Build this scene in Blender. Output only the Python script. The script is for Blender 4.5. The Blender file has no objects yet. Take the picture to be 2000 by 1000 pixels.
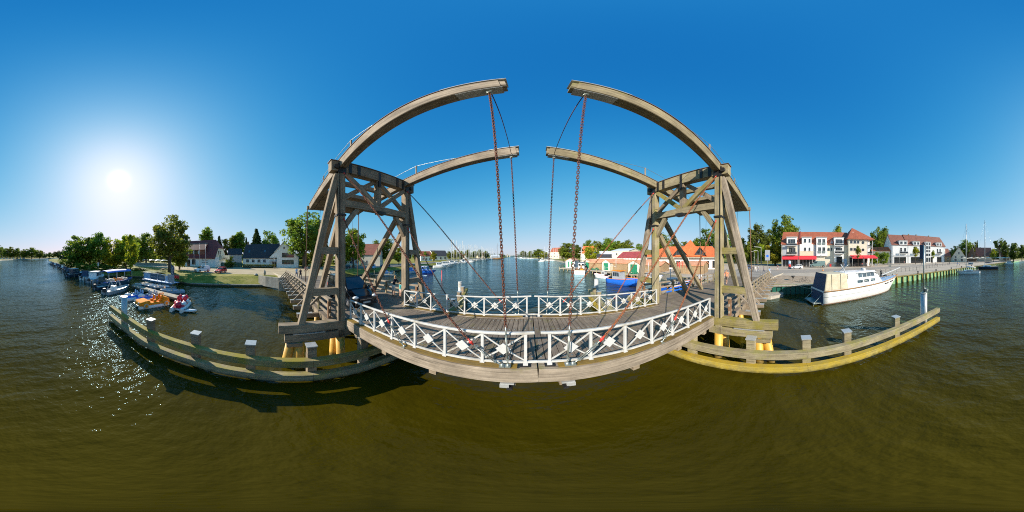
import bpy, bmesh, math, random
from mathutils import Vector, Matrix
from mathutils.geometry import tessellate_polygon
R = math.radians
PI = math.pi
rnd = random.Random(7)
scene = bpy.context.scene
COL = scene.collection
CAMZ = 6.0

# ------------------------------------------------------------------ survey helpers (bearing / elevation -> real ground positions)
def az_el(u, v):
    return R((u-1000)*.18), R((500-v)*.18)
def A(u, v, z=0.0):                       # the point of the ground (height z) seen on that bearing and depression
    a, e = az_el(u, v)
    r = (CAMZ-z)/math.tan(-e)
    return Vector((r*math.sin(a), r*math.cos(a), z))
def P(u, r, z=0.0):                       # the point on that bearing at range r
    a = R((u-1000)*.18)
    return Vector((r*math.sin(a), r*math.cos(a), z))
def HT(v, r):                             # absolute height of something at range r
    return CAMZ + r*math.tan(R((500-v)*.18))
def yaw_between(p, q):
    return math.atan2(q[1]-p[1], q[0]-p[0])

# ------------------------------------------------------------------ mesh builder
class MB:
    def __init__(s):
        s.v = []; s.f = []; s.m = []; s.uv = []; s.sm = []
    def face(s, idx, m=0, uv=None, smooth=False):
        s.f.append(tuple(idx)); s.m.append(m); s.uv.append(uv); s.sm.append(smooth)
    def poly(s, pts, m=0):
        b = len(s.v); s.v += [tuple(p) for p in pts]
        s.face(range(b, b+len(pts)), m); return s
    def box(s, c, d, m=0, rot=None):
        x, y, z = d[0]/2, d[1]/2, d[2]/2
        c = Vector(c); b = len(s.v)
        for p in ((-x,-y,-z),(x,-y,-z),(x,y,-z),(-x,y,-z),(-x,-y,z),(x,-y,z),(x,y,z),(-x,y,z)):
            p = Vector(p)
            if rot is not None: p = rot @ p
            s.v.append(tuple(c+p))
        for q in ((0,3,2,1),(4,5,6,7),(0,1,5,4),(1,2,6,5),(2,3,7,6),(3,0,4,7)):
            s.face([b+i for i in q], m)
        return s
    def b2(s, lo, hi, m=0):
        return s.box([(lo[i]+hi[i])/2 for i in range(3)], [abs(hi[i]-lo[i]) for i in range(3)], m)
    def beam(s, p, q, w, h, m=0, up=(0,0,1), ch=0.0):
        """a timber from p to q, w wide (across), h deep (towards up); grain UVs run along it"""
        p = Vector(p); q = Vector(q); d = q-p; L = d.length
        if L < 1e-6: return s
        d.normalize(); up = Vector(up)
        a = d.cross(up)
        if a.length < 1e-4: a = d.cross(Vector((1,0,0)))
        a.normalize(); n = a.cross(d)
        if ch <= 0: prof = [(-w/2,-h/2),(w/2,-h/2),(w/2,h/2),(-w/2,h/2)]
        else:
            c = ch
            prof = [(-w/2+c,-h/2),(w/2-c,-h/2),(w/2,-h/2+c),(w/2,h/2-c),(w/2-c,h/2),(-w/2+c,h/2),(-w/2,h/2-c),(-w/2,-h/2+c)]
        k = len(prof); b = len(s.v)
        for e in (p, q):
            for (x, y) in prof: s.v.append(tuple(e+a*x+n*y))
        o = rnd.random()*50; per = 0
        for i in range(k):
            j = (i+1) % k
            l = math.hypot(prof[j][0]-prof[i][0], prof[j][1]-prof[i][1])
            s.face((b+i, b+k+i, b+k+j, b+j), m, [(o, o+per), (o+L, o+per), (o+L, o+per+l), (o, o+per+l)])
            per += l
        s.face([b+i for i in range(k)], m); s.face([b+k+i for i in reversed(range(k))], m)
        return s
    def cyl(s, p, q, r, r2=None, n=12, m=0, caps=True, smooth=True):
        p = Vector(p); q = Vector(q); d = q-p; L = d.length; r2 = r if r2 is None else r2
        if L < 1e-7: return s
        d.normalize(); a = d.cross(Vector((0,0,1)))
        if a.length < 1e-4: a = Vector((1,0,0))
        a.normalize(); c = d.cross(a); b = len(s.v); o = rnd.random()*40
        for e, rr in ((p, r), (q, r2)):
            for i in range(n):
                t = 2*PI*i/n; s.v.append(tuple(e+a*math.cos(t)*rr+c*math.sin(t)*rr))
        for i in range(n):
            j = (i+1) % n; l = 2*PI*r/n
            s.face((b+i, b+j, b+n+j, b+n+i), m, [(o, i*l), (o, i*l+l), (o+L, i*l+l), (o+L, i*l)], smooth)
        if caps:
            s.face([b+i for i in reversed(range(n))], m); s.face([b+n+i for i in range(n)], m)
        return s
    def tube(s, pts, r, n=6, m=0, closed=False):
        pts = [Vector(p) for p in pts]; k = len(pts); b = len(s.v)
        for i, p in enumerate(pts):
            if closed: d = pts[(i+1) % k]-pts[i-1]
            else: d = pts[min(i+1, k-1)]-pts[max(i-1, 0)]
            d.normalize()
            a = d.cross(Vector((0.13,0.07,1)));
            if a.length < 1e-3: a = d.cross(Vector((1,0,0)))
            a.normalize(); c = d.cross(a); rr = r[i] if isinstance(r, (list, tuple)) else r
            for j in range(n):
                t = 2*PI*j/n; s.v.append(tuple(p+a*math.cos(t)*rr+c*math.sin(t)*rr))
        for i in range(k if closed else k-1):
            i2 = (i+1) % k
            for j in range(n):
                j2 = (j+1) % n
                s.face((b+i*n+j, b+i*n+j2, b+i2*n+j2, b+i2*n+j), m, None, True)
        if not closed:
            s.face([b+j for j in reversed(range(n))], m); s.face([b+(k-1)*n+j for j in range(n)], m)
        return s
    def loft(s, secs, m=0, closed=False, cap0=True, cap1=True, smooth=True):
        k = len(secs[0]); b = len(s.v)
        for sec in secs: s.v += [tuple(p) for p in sec]
        for i in range(len(secs)-1):
            for j in range(k if closed else k-1):
                j2 = (j+1) % k
                s.face((b+i*k+j, b+i*k+j2, b+(i+1)*k+j2, b+(i+1)*k+j), m[j] if isinstance(m, (list, tuple)) else m, None, smooth)
        mc = m[0] if isinstance(m, (list, tuple)) else m
        if cap0: s.face([b+j for j in reversed(range(k))], mc)
        if cap1: s.face([b+(len(secs)-1)*k+j for j in range(k)], mc)
        return s
    def lathe(s, prof, c=(0,0,0), n=16, m=0):
        secs = [[(c[0]+r*math.cos(2*PI*i/n), c[1]+r*math.sin(2*PI*i/n), c[2]+z) for i in range(n)] for r, z in prof]
        return s.loft(secs, m, True)
    def prism(s, poly, z0, z1, m=0, mtop=None):
        tri = tessellate_polygon([[Vector((p[0], p[1], 0)) for p in poly]])
        n = len(poly); b = len(s.v)
        s.v += [(p[0], p[1], z0) for p in poly]+[(p[0], p[1], z1) for p in poly]
        for t in tri:
            s.face([b+n+i for i in t], m if mtop is None else mtop); s.face([b+i for i in reversed(t)], m)
        for i in range(n): s.face((b+i, b+(i+1) % n, b+n+(i+1) % n, b+n+i), m)
        return s
    def ext(s, poly, y0, y1, m=0, sx=1.0):
        """side-profile polygon (x,z) extruded from y0 to y1"""
        tri = tessellate_polygon([[Vector((p[0], p[1], 0)) for p in poly]])
        n = len(poly); b = len(s.v)
        s.v += [(p[0], y0, p[1]) for p in poly]+[(p[0], y1, p[1]) for p in poly]
        for t in tri:
            s.face([b+i for i in t], m); s.face([b+n+i for i in reversed(t)], m)
        for i in range(n): s.face((b+i, b+n+i, b+n+(i+1) % n, b+(i+1) % n), m)
        return s
    def ball(s, c, r, n=10, k=6, m=0):
        rx, ry, rz = (r, r, r) if not isinstance(r, (tuple, list)) else r
        secs = []
        for i in range(k+1):
            t = -PI/2+PI*i/k
            cr = max(math.cos(t), .02)
            secs.append([(c[0]+rx*cr*math.cos(2*PI*j/n), c[1]+ry*cr*math.sin(2*PI*j/n), c[2]+rz*math.sin(t)) for j in range(n)])
        return s.loft(secs, m, True)
    def mesh(s, name, mats, off=(0,0,0)):
        me = bpy.data.meshes.new(name)
        me.from_pydata([(x-off[0], y-off[1], z-off[2]) for x, y, z in s.v], [], s.f)
        for mm in (mats if isinstance(mats, (list, tuple)) else [mats]): me.materials.append(mm)
        bm = bmesh.new(); bm.from_mesh(me)
        lay = bm.loops.layers.uv.new('UVMap'); bm.faces.ensure_lookup_table()
        for i, f in enumerate(bm.faces):
            f.material_index = s.m[i]; f.smooth = s.sm[i]
            if s.uv[i]:
                for l, w in zip(f.loops, s.uv[i]): l[lay].uv = w
            else:
                n = f.normal
                t = Vector((0,0,1)).cross(n)
                t = Vector((1,0,0)) if t.length < 1e-3 else t.normalized()
                b = n.cross(t)
                for l in f.loops: l[lay].uv = (l.vert.co.dot(t), l.vert.co.dot(b))
        bmesh.ops.recalc_face_normals(bm, faces=bm.faces)
        bm.to_mesh(me); bm.free()
        return me
    def build(s, name, mats, parent=None, off=(0,0,0), loc=None, rot=0, bevel=0, label=None):
        o = bpy.data.objects.new(name, s.mesh(name, mats, off)); COL.objects.link(o)
        if parent is not None: o.parent = parent
        if loc is not None: o.location = loc
        if rot: o.rotation_euler = (0,0,rot)
        if bevel:
            md = o.modifiers.new('Bevel', 'BEVEL'); md.width = bevel; md.segments = 2; md.limit_method = 'ANGLE'; md.angle_limit = R(40)
        if label: o['label'] = label
        return o

def tag(o, label=None, cat=None, group=None, kind=None):
    if label: o['label'] = label
    if cat: o['category'] = cat
    if group: o['group'] = group
    if kind: o['kind'] = kind
    return o
def thing(name, label, cat, loc=(0,0,0), rot=0, group=None):
    o = bpy.data.objects.new(name, None); COL.objects.link(o)
    o.empty_display_size = .3
    o.location = loc; o.rotation_euler = (0,0,rot)
    return tag(o, label, cat, group)
def dup(src, label, loc, rot=None, scale=None, group=None, parent=None):
    def cp(o, par):
        c = o.copy(); COL.objects.link(c); c.parent = par
        for ch in list(o.children): cp(ch, c)
        return c
    c = cp(src, parent); c.location = loc
    if rot is not None: c.rotation_euler = (0,0,rot)
    if scale is not None: c.scale = (scale,)*3 if not isinstance(scale, tuple) else scale
    if label: c['label'] = label
    if group: c['group'] = group
    return c
def text(body, size, mat, parent, M, name='lettering', ext=.01, align='CENTER'):
    cu = bpy.data.curves.new(name, 'FONT'); cu.body = body; cu.size = size; cu.extrude = ext
    cu.align_x = align; cu.align_y = 'CENTER'
    t = bpy.data.objects.new(name, cu); COL.objects.link(t)
    dg = bpy.context.evaluated_depsgraph_get()
    me = bpy.data.meshes.new_from_object(t.evaluated_get(dg))
    bpy.data.objects.remove(t); me.materials.clear(); me.materials.append(mat)
    o = bpy.data.objects.new(name, me); COL.objects.link(o); o.parent = parent; o.matrix_local = M
    return o
UPRIGHT = Matrix.Rotation(R(90), 4, 'X')            # text standing in the x-z plane, read from -y

# ------------------------------------------------------------------ materials
def newmat(name):
    m = bpy.data.materials.new(name); m.use_nodes = True
    nt = m.node_tree; b = nt.nodes['Principled BSDF']
    return m, nt, b
def N(nt, t, **kw):
    n = nt.nodes.new(t)
    for k, v in kw.items(): setattr(n, k, v)
    return n
def ramp(nt, fac, stops):
    r = N(nt, 'ShaderNodeValToRGB'); cr = r.color_ramp
    while len(cr.elements) < len(stops): cr.elements.new(.5)
    for e, (p, c) in zip(cr.elements, stops):
        e.position = p; e.color = (*c, 1) if len(c) == 3 else c
    nt.links.new(fac, r.inputs[0]); return r.outputs[0]
def noise(nt, vec, scale, detail=4, rough=.55):
    n = N(nt, 'ShaderNodeTexNoise'); n.inputs['Scale'].default_value = scale
    n.inputs['Detail'].default_value = detail; n.inputs['Roughness'].default_value = rough
    if vec is not None: nt.links.new(vec, n.inputs['Vector'])
    return n.outputs['Fac']
def mixc(nt, fac, a, b, mode='MIX'):
    m = N(nt, 'ShaderNodeMix', data_type='RGBA', blend_type=mode)
    for val, i in ((fac, 0), (a, 6), (b, 7)):
        if hasattr(val, 'is_linked'): nt.links.new(val, m.inputs[i])
        elif i == 0: m.inputs[0].default_value = val
        else: m.inputs[i].default_value = (*val, 1)
    return m.outputs[2]
def math_(nt, op, a, b=None):
    m = N(nt, 'ShaderNodeMath', operation=op)
    for i, v in enumerate((a, b)):
        if v is None: continue
        if hasattr(v, 'is_linked'): nt.links.new(v, m.inputs[i])
        else: m.inputs[i].default_value = v
    return m.outputs[0]
def bump(nt, b, h, strength=.3, dist=.02):
    n = N(nt, 'ShaderNodeBump'); n.inputs['Strength'].default_value = strength; n.inputs['Distance'].default_value = dist
    nt.links.new(h, n.inputs['Height']); nt.links.new(n.outputs[0], b.inputs['Normal'])
def mapped(nt, src, scale):
    tc = N(nt, 'ShaderNodeTexCoord'); mp = N(nt, 'ShaderNodeMapping'); mp.inputs['Scale'].default_value = scale
    nt.links.new(tc.outputs[src], mp.inputs[0]); return mp.outputs[0]
def wetband(nt, col, w):
    g = N(nt, 'ShaderNodeNewGeometry'); sz = N(nt, 'ShaderNodeSeparateXYZ'); nt.links.new(g.outputs['Position'], sz.inputs[0])
    z = math_(nt, 'ADD', sz.outputs[2], math_(nt, 'MULTIPLY', noise(nt, w, 3.5, 4), -.35))
    f = ramp(nt, math_(nt, 'ADD', math_(nt, 'MULTIPLY', z, .5), .5), [(.50, (1,1,1)), (.60, (0,0,0))])
    return mixc(nt, math_(nt, 'MULTIPLY', f, .8), col, (.03,.033,.012))
_mc = {}
def paint(name, c, rough=.45, metal=0, var=.25, scale=3.0, dirt=None, bmp=0, spec=None, wet=False):
    """plain painted / plastered surface with wear"""
    if name in _mc: return _mc[name]
    m, nt, b = newmat(name)
    v = mapped(nt, 'Object', (1,1,1))
    f = noise(nt, v, scale, 5, .6)
    lo = tuple(x*(1-var) for x in c); hi = tuple(min(x*(1+var*.6), .92) for x in c)
    col = ramp(nt, f, [(.3, lo), (.7, hi)])
    if dirt:
        f2 = ramp(nt, noise(nt, v, scale*.37, 6, .7), [(.5, (0,0,0)), (.72, (1,1,1))])
        col = mixc(nt, f2, col, dirt)
    if wet: col = wetband(nt, col, v)
    nt.links.new(col, b.inputs['Base Color'])
    b.inputs['Roughness'].default_value = rough; b.inputs['Metallic'].default_value = metal
    if spec is not None: b.inputs['Specular IOR Level'].default_value = spec
    if bmp: bump(nt, b, noise(nt, v, scale*6, 3), bmp, .01)
    _mc[name] = m; return m
def wood(name, c1, c2, moss=0.0, mosscol=(.17,.16,.02), dark=(.05,.04,.03), grain=16, rough=.85):
    m, nt, b = newmat(name)
    v = mapped(nt, 'UV', (.7, grain, 1)); w = mapped(nt, 'Object', (1,1,1))
    g = noise(nt, v, 1.0, 6, .65)
    col = ramp(nt, g, [(.25, c1), (.55, c2), (.8, tuple(x*1.25 for x in c2))])
    cr = noise(nt, mapped(nt, 'UV', (.35, grain*1.7, 1)), 1.3, 3, .5)
    col = mixc(nt, ramp(nt, cr, [(.30, (1,1,1)), (.38, (0,0,0))]), col, dark)
    st = ramp(nt, noise(nt, w, .9, 6, .7), [(.35, (.62,.6,.58)), (.65, (1.08,1.06,1.04))])
    col = mixc(nt, 1.0, col, st, 'MULTIPLY')
    sk = ramp(nt, noise(nt, mapped(nt, 'UV', (.25, 5, 1)), 1.7, 6, .7), [(.54, (0,0,0)), (.70, (.75,.75,.75))])
    col = mixc(nt, sk, col, tuple(x*.42 for x in c1))
    if moss > 0:
        geo = N(nt, 'ShaderNodeNewGeometry'); sx = N(nt, 'ShaderNodeSeparateXYZ'); nt.links.new(geo.outputs['Normal'], sx.inputs[0])
        f = noise(nt, w, 1.6, 7, .7)
        f = math_(nt, 'ADD', f, math_(nt, 'MULTIPLY', sx.outputs[2], .09))
        f = ramp(nt, f, [(.66-.26*moss, (0,0,0)), (.82-.2*moss, (1,1,1))])
        col = mixc(nt, math_(nt, 'MULTIPLY', f, min(1, .55+moss*.4)), col, mosscol)
    col = wetband(nt, col, w)
    nt.links.new(col, b.inputs['Base Color']); b.inputs['Roughness'].default_value = rough
    b.inputs['Specular IOR Level'].default_value = .25
    bump(nt, b, g, .5, .02)
    return m
def tiles(name, c1, c2, row=.33, colw=.25, rough=.75, moss=None):
    m, nt, b = newmat(name)
    tc = N(nt, 'ShaderNodeTexCoord')
    br = N(nt, 'ShaderNodeTexBrick'); nt.links.new(tc.outputs['UV'], br.inputs['Vector'])
    for k, val in (('Scale', 1), ('Mortar Size', .018), ('Brick Width', colw), ('Row Height', row), ('Bias', 0)): br.inputs[k].default_value = val
    br.inputs['Color1'].default_value = (*c1, 1); br.inputs['Color2'].default_value = (*c2, 1)
    br.inputs['Mortar'].default_value = (*[x*.3 for x in c1], 1)
    st = ramp(nt, noise(nt, tc.outputs['Object'], .5, 6, .7), [(.3, (.7,.7,.7)), (.7, (1.15,1.12,1.1))])
    col = mixc(nt, 1.0, br.outputs['Color'], st, 'MULTIPLY')
    if moss: col = mixc(nt, ramp(nt, noise(nt, tc.outputs['Object'], .8, 6, .75), [(.52, (0,0,0)), (.75, (.8,.8,.8))]), col, moss)
    nt.links.new(col, b.inputs['Base Color']); b.inputs['Roughness'].default_value = rough
    bump(nt, b, br.outputs['Fac'], -.5, .03)
    return m
def leaves(name, c, trans=.35, var=.5):
    m, nt, b = newmat(name)
    geo = N(nt, 'ShaderNodeNewGeometry'); oi = N(nt, 'ShaderNodeObjectInfo')
    isl = geo.outputs['Random Per Island']
    lo = tuple(x*(1-var) for x in c); hi = (c[0]*(1+var*.9), c[1]*(1+var*.6), c[2]*(1+var*.2))
    col = ramp(nt, isl, [(0, lo), (.5, c), (1, hi)])
    cl = noise(nt, mapped(nt, 'Object', (1,1,1)), 4.5, 2)
    col = mixc(nt, 1.0, col, ramp(nt, cl, [(.35, (.6,.68,.6)), (.65, (1.35,1.2,.9))]), 'MULTIPLY')
    hs = N(nt, 'ShaderNodeHueSaturation'); nt.links.new(col, hs.inputs['Color'])
    nt.links.new(math_(nt, 'ADD', .475, math_(nt, 'MULTIPLY', oi.outputs['Random'], .05)), hs.inputs['Hue'])
    nt.links.new(math_(nt, 'ADD', .8, math_(nt, 'MULTIPLY', oi.outputs['Random'], .45)), hs.inputs['Value'])
    d = N(nt, 'ShaderNodeBsdfTranslucent'); nt.links.new(hs.outputs[0], d.inputs[0])
    nt.links.new(hs.outputs[0], b.inputs['Base Color']); b.inputs['Roughness'].default_value = .55; b.inputs['Specular IOR Level'].default_value = .3
    mx = N(nt, 'ShaderNodeMixShader'); mx.inputs[0].default_value = trans
    nt.links.new(b.outputs[0], mx.inputs[1]); nt.links.new(d.outputs[0], mx.inputs[2])
    nt.links.new(mx.outputs[0], nt.nodes['Material Output'].inputs[0])
    return m
def glass(name, c=(.03,.04,.05), rough=.06):
    m, nt, b = newmat(name)
    v = mapped(nt, 'Object', (1,1,1))
    col = ramp(nt, noise(nt, v, 1.1, 3), [(.35, tuple(x*.5 for x in c)), (.65, tuple(x*1.8 for x in c))])
    nt.links.new(col, b.inputs['Base Color']); b.inputs['Roughness'].default_value = rough; b.inputs['Specular IOR Level'].default_value = .9
    return m
def ground(name, stops, scale, scale2, bmp=.3, rough=.95, src='Object'):
    m, nt, b = newmat(name)
    v = mapped(nt, src, (1,1,1))
    f = noise(nt, v, scale, 8, .7)
    col = ramp(nt, f, stops)
    f2 = noise(nt, v, scale2, 5, .7)
    col = mixc(nt, 1.0, col, ramp(nt, f2, [(.3, (.72,.72,.72)), (.7, (1.2,1.2,1.2))]), 'MULTIPLY')
    nt.links.new(col, b.inputs['Base Color']); b.inputs['Roughness'].default_value = rough; b.inputs['Specular IOR Level'].default_value = .2
    bump(nt, b, f2, bmp, .05)
    return m

M = {}
M['oak'] = wood('weathered_oak', (.15,.118,.082), (.31,.25,.178), .12)
M['oak_moss'] = wood('mossy_oak', (.17,.14,.085), (.32,.27,.17), .45)
M['oak_green'] = wood('algae_oak', (.18,.15,.08), (.31,.26,.13), .8, (.24,.20,.025))
M['oak_lichen'] = wood('lichen_oak', (.22,.18,.11), (.36,.31,.2), .62, (.28,.25,.06))
M['oak_yellow'] = wood('yellow_lichen_oak', (.26,.2,.06), (.42,.33,.09), .85, (.42,.29,.02))
M['oak_red'] = wood('brown_oak', (.13,.07,.04), (.24,.14,.08), .05)
M['beam_grey'] = wood('grey_beam', (.16,.13,.10), (.34,.285,.22), .16)
M['deck'] = wood('deck_planks', (.14,.112,.088), (.235,.192,.148), .06, grain=9)
M['deck_edge'] = wood('mossy_deck_edge', (.12,.08,.03), (.2,.14,.05), .6, (.24,.15,.02))
M['jetty'] = wood('jetty_planks', (.3,.25,.19), (.5,.43,.33), .1, grain=9)
M['white'] = paint('white_paint', (.52,.52,.505), .4, 0, .08, 5)
M['white_worn'] = paint('worn_white_paint', (.50,.495,.47), .5, 0, .12, 5, (.28,.24,.17))
M['rust'] = paint('rusty_iron', (.17,.062,.035), .8, .2, .6, 14, (.10,.055,.05), .4)
M['rust_orange'] = paint('orange_rust', (.30,.10,.035), .8, .1, .5, 14, (.2,.07,.03), .4)
M['galv'] = paint('galvanised_steel', (.40,.43,.39), .4, .7, .2, 6)
M['iron'] = paint('black_iron', (.035,.033,.032), .5, .5, .3, 6)
M['red'] = paint('red_paint', (.62,.04,.03), .45, 0, .2, 9)
M['yellowpile'] = paint('yellow_pile_coating', (.62,.35,.05), .5, 0, .2, 2, (.34,.20,.05), wet=True)
M['zinc'] = paint('zinc_cap', (.5,.5,.48), .35, .4, .12, 7)
M['concrete'] = paint('concrete', (.42,.38,.31), .9, 0, .25, 2, (.26,.23,.17), .3)
M['stone'] = paint('grey_stone', (.38,.34,.28), .9, 0, .35, 3, (.2,.19,.13), .5)
M['glass'] = glass('window_glass')
M['glass_blue'] = glass('boat_window_glass', (.05,.08,.10))
M['carglass'] = glass('car_glass', (.015,.018,.02), .03)
M['tyre'] = paint('tyre_rubber', (.02,.02,.02), .85)
M['alloy'] = paint('wheel_metal', (.5,.5,.52), .3, .8, .1)
M['black'] = paint('black_plastic', (.02,.02,.022), .5)
M['plaster'] = paint('white_plaster', (.87,.86,.83), .9, 0, .06, 1.5, (.74,.72,.66), .1)
M['cream'] = paint('cream_plaster', (.74,.67,.52), .9, 0, .08, 1.5, (.62,.55,.42), .1)
M['peach'] = paint('peach_plaster', (.78,.62,.44), .9, 0, .06, 1.5)
M['grey_plaster'] = paint('grey_plaster', (.42,.44,.46), .9, 0, .1, 1.5)
M['r_red'] = tiles('red_roof_tiles', (.36,.095,.045), (.46,.14,.065))
M['r_orange'] = tiles('orange_roof_tiles', (.62,.135,.035), (.74,.19,.055))
M['r_wine'] = tiles('wine_red_roof_tiles', (.20,.035,.033), (.27,.06,.05))
M['r_dark'] = tiles('dark_roof_tiles', (.035,.035,.043), (.055,.055,.065), moss=(.06,.06,.045))
M['r_brown'] = tiles('brown_red_roof_tiles', (.24,.085,.055), (.32,.12,.075))
M['r_shed'] = tiles('shed_roof_tiles', (.74,.33,.17), (.84,.43,.25))
M['r_crimson'] = tiles('crimson_roof_tiles', (.34,.055,.055), (.44,.085,.08))
M['r_metal'] = paint('pale_metal_roof', (.58,.62,.64), .5, .1, .1, 2)
M['brick'] = tiles('tan_brick', (.48,.32,.17), (.56,.40,.23), .075, .24, .9)
M['dark_glass'] = glass('shop_glass', (.02,.022,.025))
M['green_door'] = paint('green_door_paint', (.02,.22,.11), .5, 0, .15, 3)
M['green_dark'] = paint('dark_green_paint', (.01,.10,.07), .5, 0, .2, 3)
M['awning'] = paint('red_awning_cloth', (.72,.03,.045), .8, 0, .12, 2)
M['beige_cloth'] = paint('beige_parasol_cloth', (.78,.70,.54), .8, 0, .08, 2)
M['canvas'] = paint('cream_canvas', (.52,.46,.33), .85, 0, .18, 2, (.42,.36,.22))
M['navy'] = paint('navy_canvas', (.03,.055,.11), .7, 0, .2, 3)
M['blue'] = paint('blue_paint', (.02,.15,.66), .35, 0, .15, 3)
M['blue_canvas'] = paint('blue_canvas', (.07,.2,.62), .7, 0, .15, 3)
M['light_blue'] = paint('pale_blue_paint', (.35,.5,.68), .5, 0, .1, 3)
M['gel'] = paint('white_gelcoat', (.80,.79,.76), .3, 0, .06, 2, (.68,.66,.60))
M['gel_clean'] = paint('clean_gelcoat', (.82,.82,.81), .25, 0, .04, 2)
M['darkhull'] = paint('dark_hull', (.03,.045,.07), .3, 0, .2, 2)
M['tealhull'] = paint('slate_blue_hull', (.07,.13,.19), .35, 0, .2, 2)
M['greyhull'] = paint('grey_hull', (.32,.34,.36), .4, 0, .15, 2)
M['orange'] = paint('orange_plastic', (.82,.27,.015), .8, 0, .12, 3, spec=.15)
M['red_plastic'] = paint('red_plastic', (.62,.02,.05), .35, 0, .15, 3)
M['teak'] = wood('teak', (.25,.13,.05), (.40,.22,.09), 0)
M['fascia'] = paint('brown_fascia', (.16,.09,.05), .7, 0, .2, 3)
M['skin'] = paint('skin', (.52,.29,.19), .6, 0, .06, 6)
M['hair_dark'] = paint('dark_hair', (.04,.025,.015), .7, 0, .3, 30)
M['hair_fair'] = paint('fair_hair', (.42,.27,.12), .7, 0, .3, 30)
M['bark'] = wood('bark', (.07,.055,.04), (.14,.11,.08), .15, (.08,.09,.03), grain=5)
M['leaf_mid'] = leaves('leaves_mid_green', (.19,.265,.034), .52)
M['leaf_dark'] = leaves('leaves_dark_green', (.125,.185,.03), .52)
M['leaf_bright'] = leaves('leaves_bright_green', (.33,.38,.028), .55)
M['leaf_olive'] = leaves('leaves_olive', (.20,.23,.038), .52)
M['needle'] = leaves('needles', (.075,.135,.045), .35)
# ================================================================== light, sky, camera
SUN_AZ, SUN_EL = R(-138.2), R(26.6)
SUN = Vector((math.cos(SUN_EL)*math.sin(SUN_AZ), math.cos(SUN_EL)*math.cos(SUN_AZ), math.sin(SUN_EL)))
w = bpy.data.worlds.new('World'); scene.world = w; w.use_nodes = True
nt = w.node_tree; bg = nt.nodes['Background']
sky = N(nt, 'ShaderNodeTexSky', sky_type='NISHITA'); sky.sun_disc = False
sky.sun_elevation = SUN_EL; sky.sun_rotation = SUN_AZ; sky.altitude = 0
sky.air_density = 1.0; sky.dust_density = .3; sky.ozone_density = 3.2
# grade of the clear polarised summer sky: deep blue overhead, pale at the horizon
SKY = .13
sp = N(nt, 'ShaderNodeSeparateColor'); nt.links.new(sky.outputs[0], sp.inputs[0]); cb = N(nt, 'ShaderNodeCombineColor')
for i, (g, A_, q, B_) in enumerate(((2.6, 12, 2.2, 21), (1.35, 3.5, 1.35, 5.0), (1.0, 3.7, 1.0, 4.3))):
    x = math_(nt, 'MULTIPLY', sp.outputs[i], SKY)
    y = math_(nt, 'DIVIDE', math_(nt, 'MULTIPLY', math_(nt, 'POWER', x, g), A_/SKY), math_(nt, 'ADD', 1.0, math_(nt, 'MULTIPLY', math_(nt, 'POWER', x, q), B_)))
    nt.links.new(y, cb.inputs[i])
# the bright aureole of haze round the sun
geo = N(nt, 'ShaderNodeTexCoord'); dp = N(nt, 'ShaderNodeVectorMath', operation='DOT_PRODUCT')
nv = N(nt, 'ShaderNodeVectorMath', operation='NORMALIZE'); nt.links.new(geo.outputs['Generated'], nv.inputs[0])
nt.links.new(nv.outputs[0], dp.inputs[0]); dp.inputs[1].default_value = SUN
cosang = math_(nt, 'MAXIMUM', dp.outputs['Value'], 0.0)
halo = math_(nt, 'ADD', math_(nt, 'MULTIPLY', math_(nt, 'POWER', cosang, 1600), 14), math_(nt, 'ADD', math_(nt, 'MULTIPLY', math_(nt, 'POWER', cosang, 40), .45), math_(nt, 'MULTIPLY', math_(nt, 'POWER', cosang, 8), 1.3)))
hc = N(nt, 'ShaderNodeVectorMath', operation='SCALE'); hc.inputs[0].default_value = (1, .95, .84); nt.links.new(halo, hc.inputs['Scale'])
ad = N(nt, 'ShaderNodeVectorMath', operation='ADD'); nt.links.new(cb.outputs[0], ad.inputs[0]); nt.links.new(hc.outputs[0], ad.inputs[1])
nt.links.new(ad.outputs[0], bg.inputs[0]); bg.inputs[1].default_value = SKY*.80

sl = bpy.data.lights.new('sun', 'SUN'); sl.energy = 5.0; sl.angle = R(.5); sl.color = (1, .92, .80)
so = bpy.data.objects.new('sun', sl); COL.objects.link(so); so.rotation_euler = SUN.to_track_quat('Z', 'Y').to_euler(); so.location = SUN*60

cd = bpy.data.cameras.new('camera'); cd.type = 'PANO'
try: cd.panorama_type = 'EQUIRECTANGULAR'
except Exception: cd.cycles.panorama_type = 'EQUIRECTANGULAR'
cd.clip_start = .05; cd.clip_end = 30000
co = bpy.data.objects.new('camera', cd); COL.objects.link(co); co.location = (0, 0, CAMZ); co.rotation_euler = (R(90), 0, 0)
scene.camera = co
scene.view_settings.view_transform = 'Standard'; scene.view_settings.look = 'None'; scene.view_settings.exposure = 0.63; scene.view_settings.gamma = 1
scene.cycles.max_bounces = 6; scene.cycles.transparent_max_bounces = 6
scene.cycles.use_denoising = False
scene.cycles.filter_width = 1.05
scene.cycles.sample_clamp_direct = 9.0; scene.cycles.sample_clamp_indirect = 4.0

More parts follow.
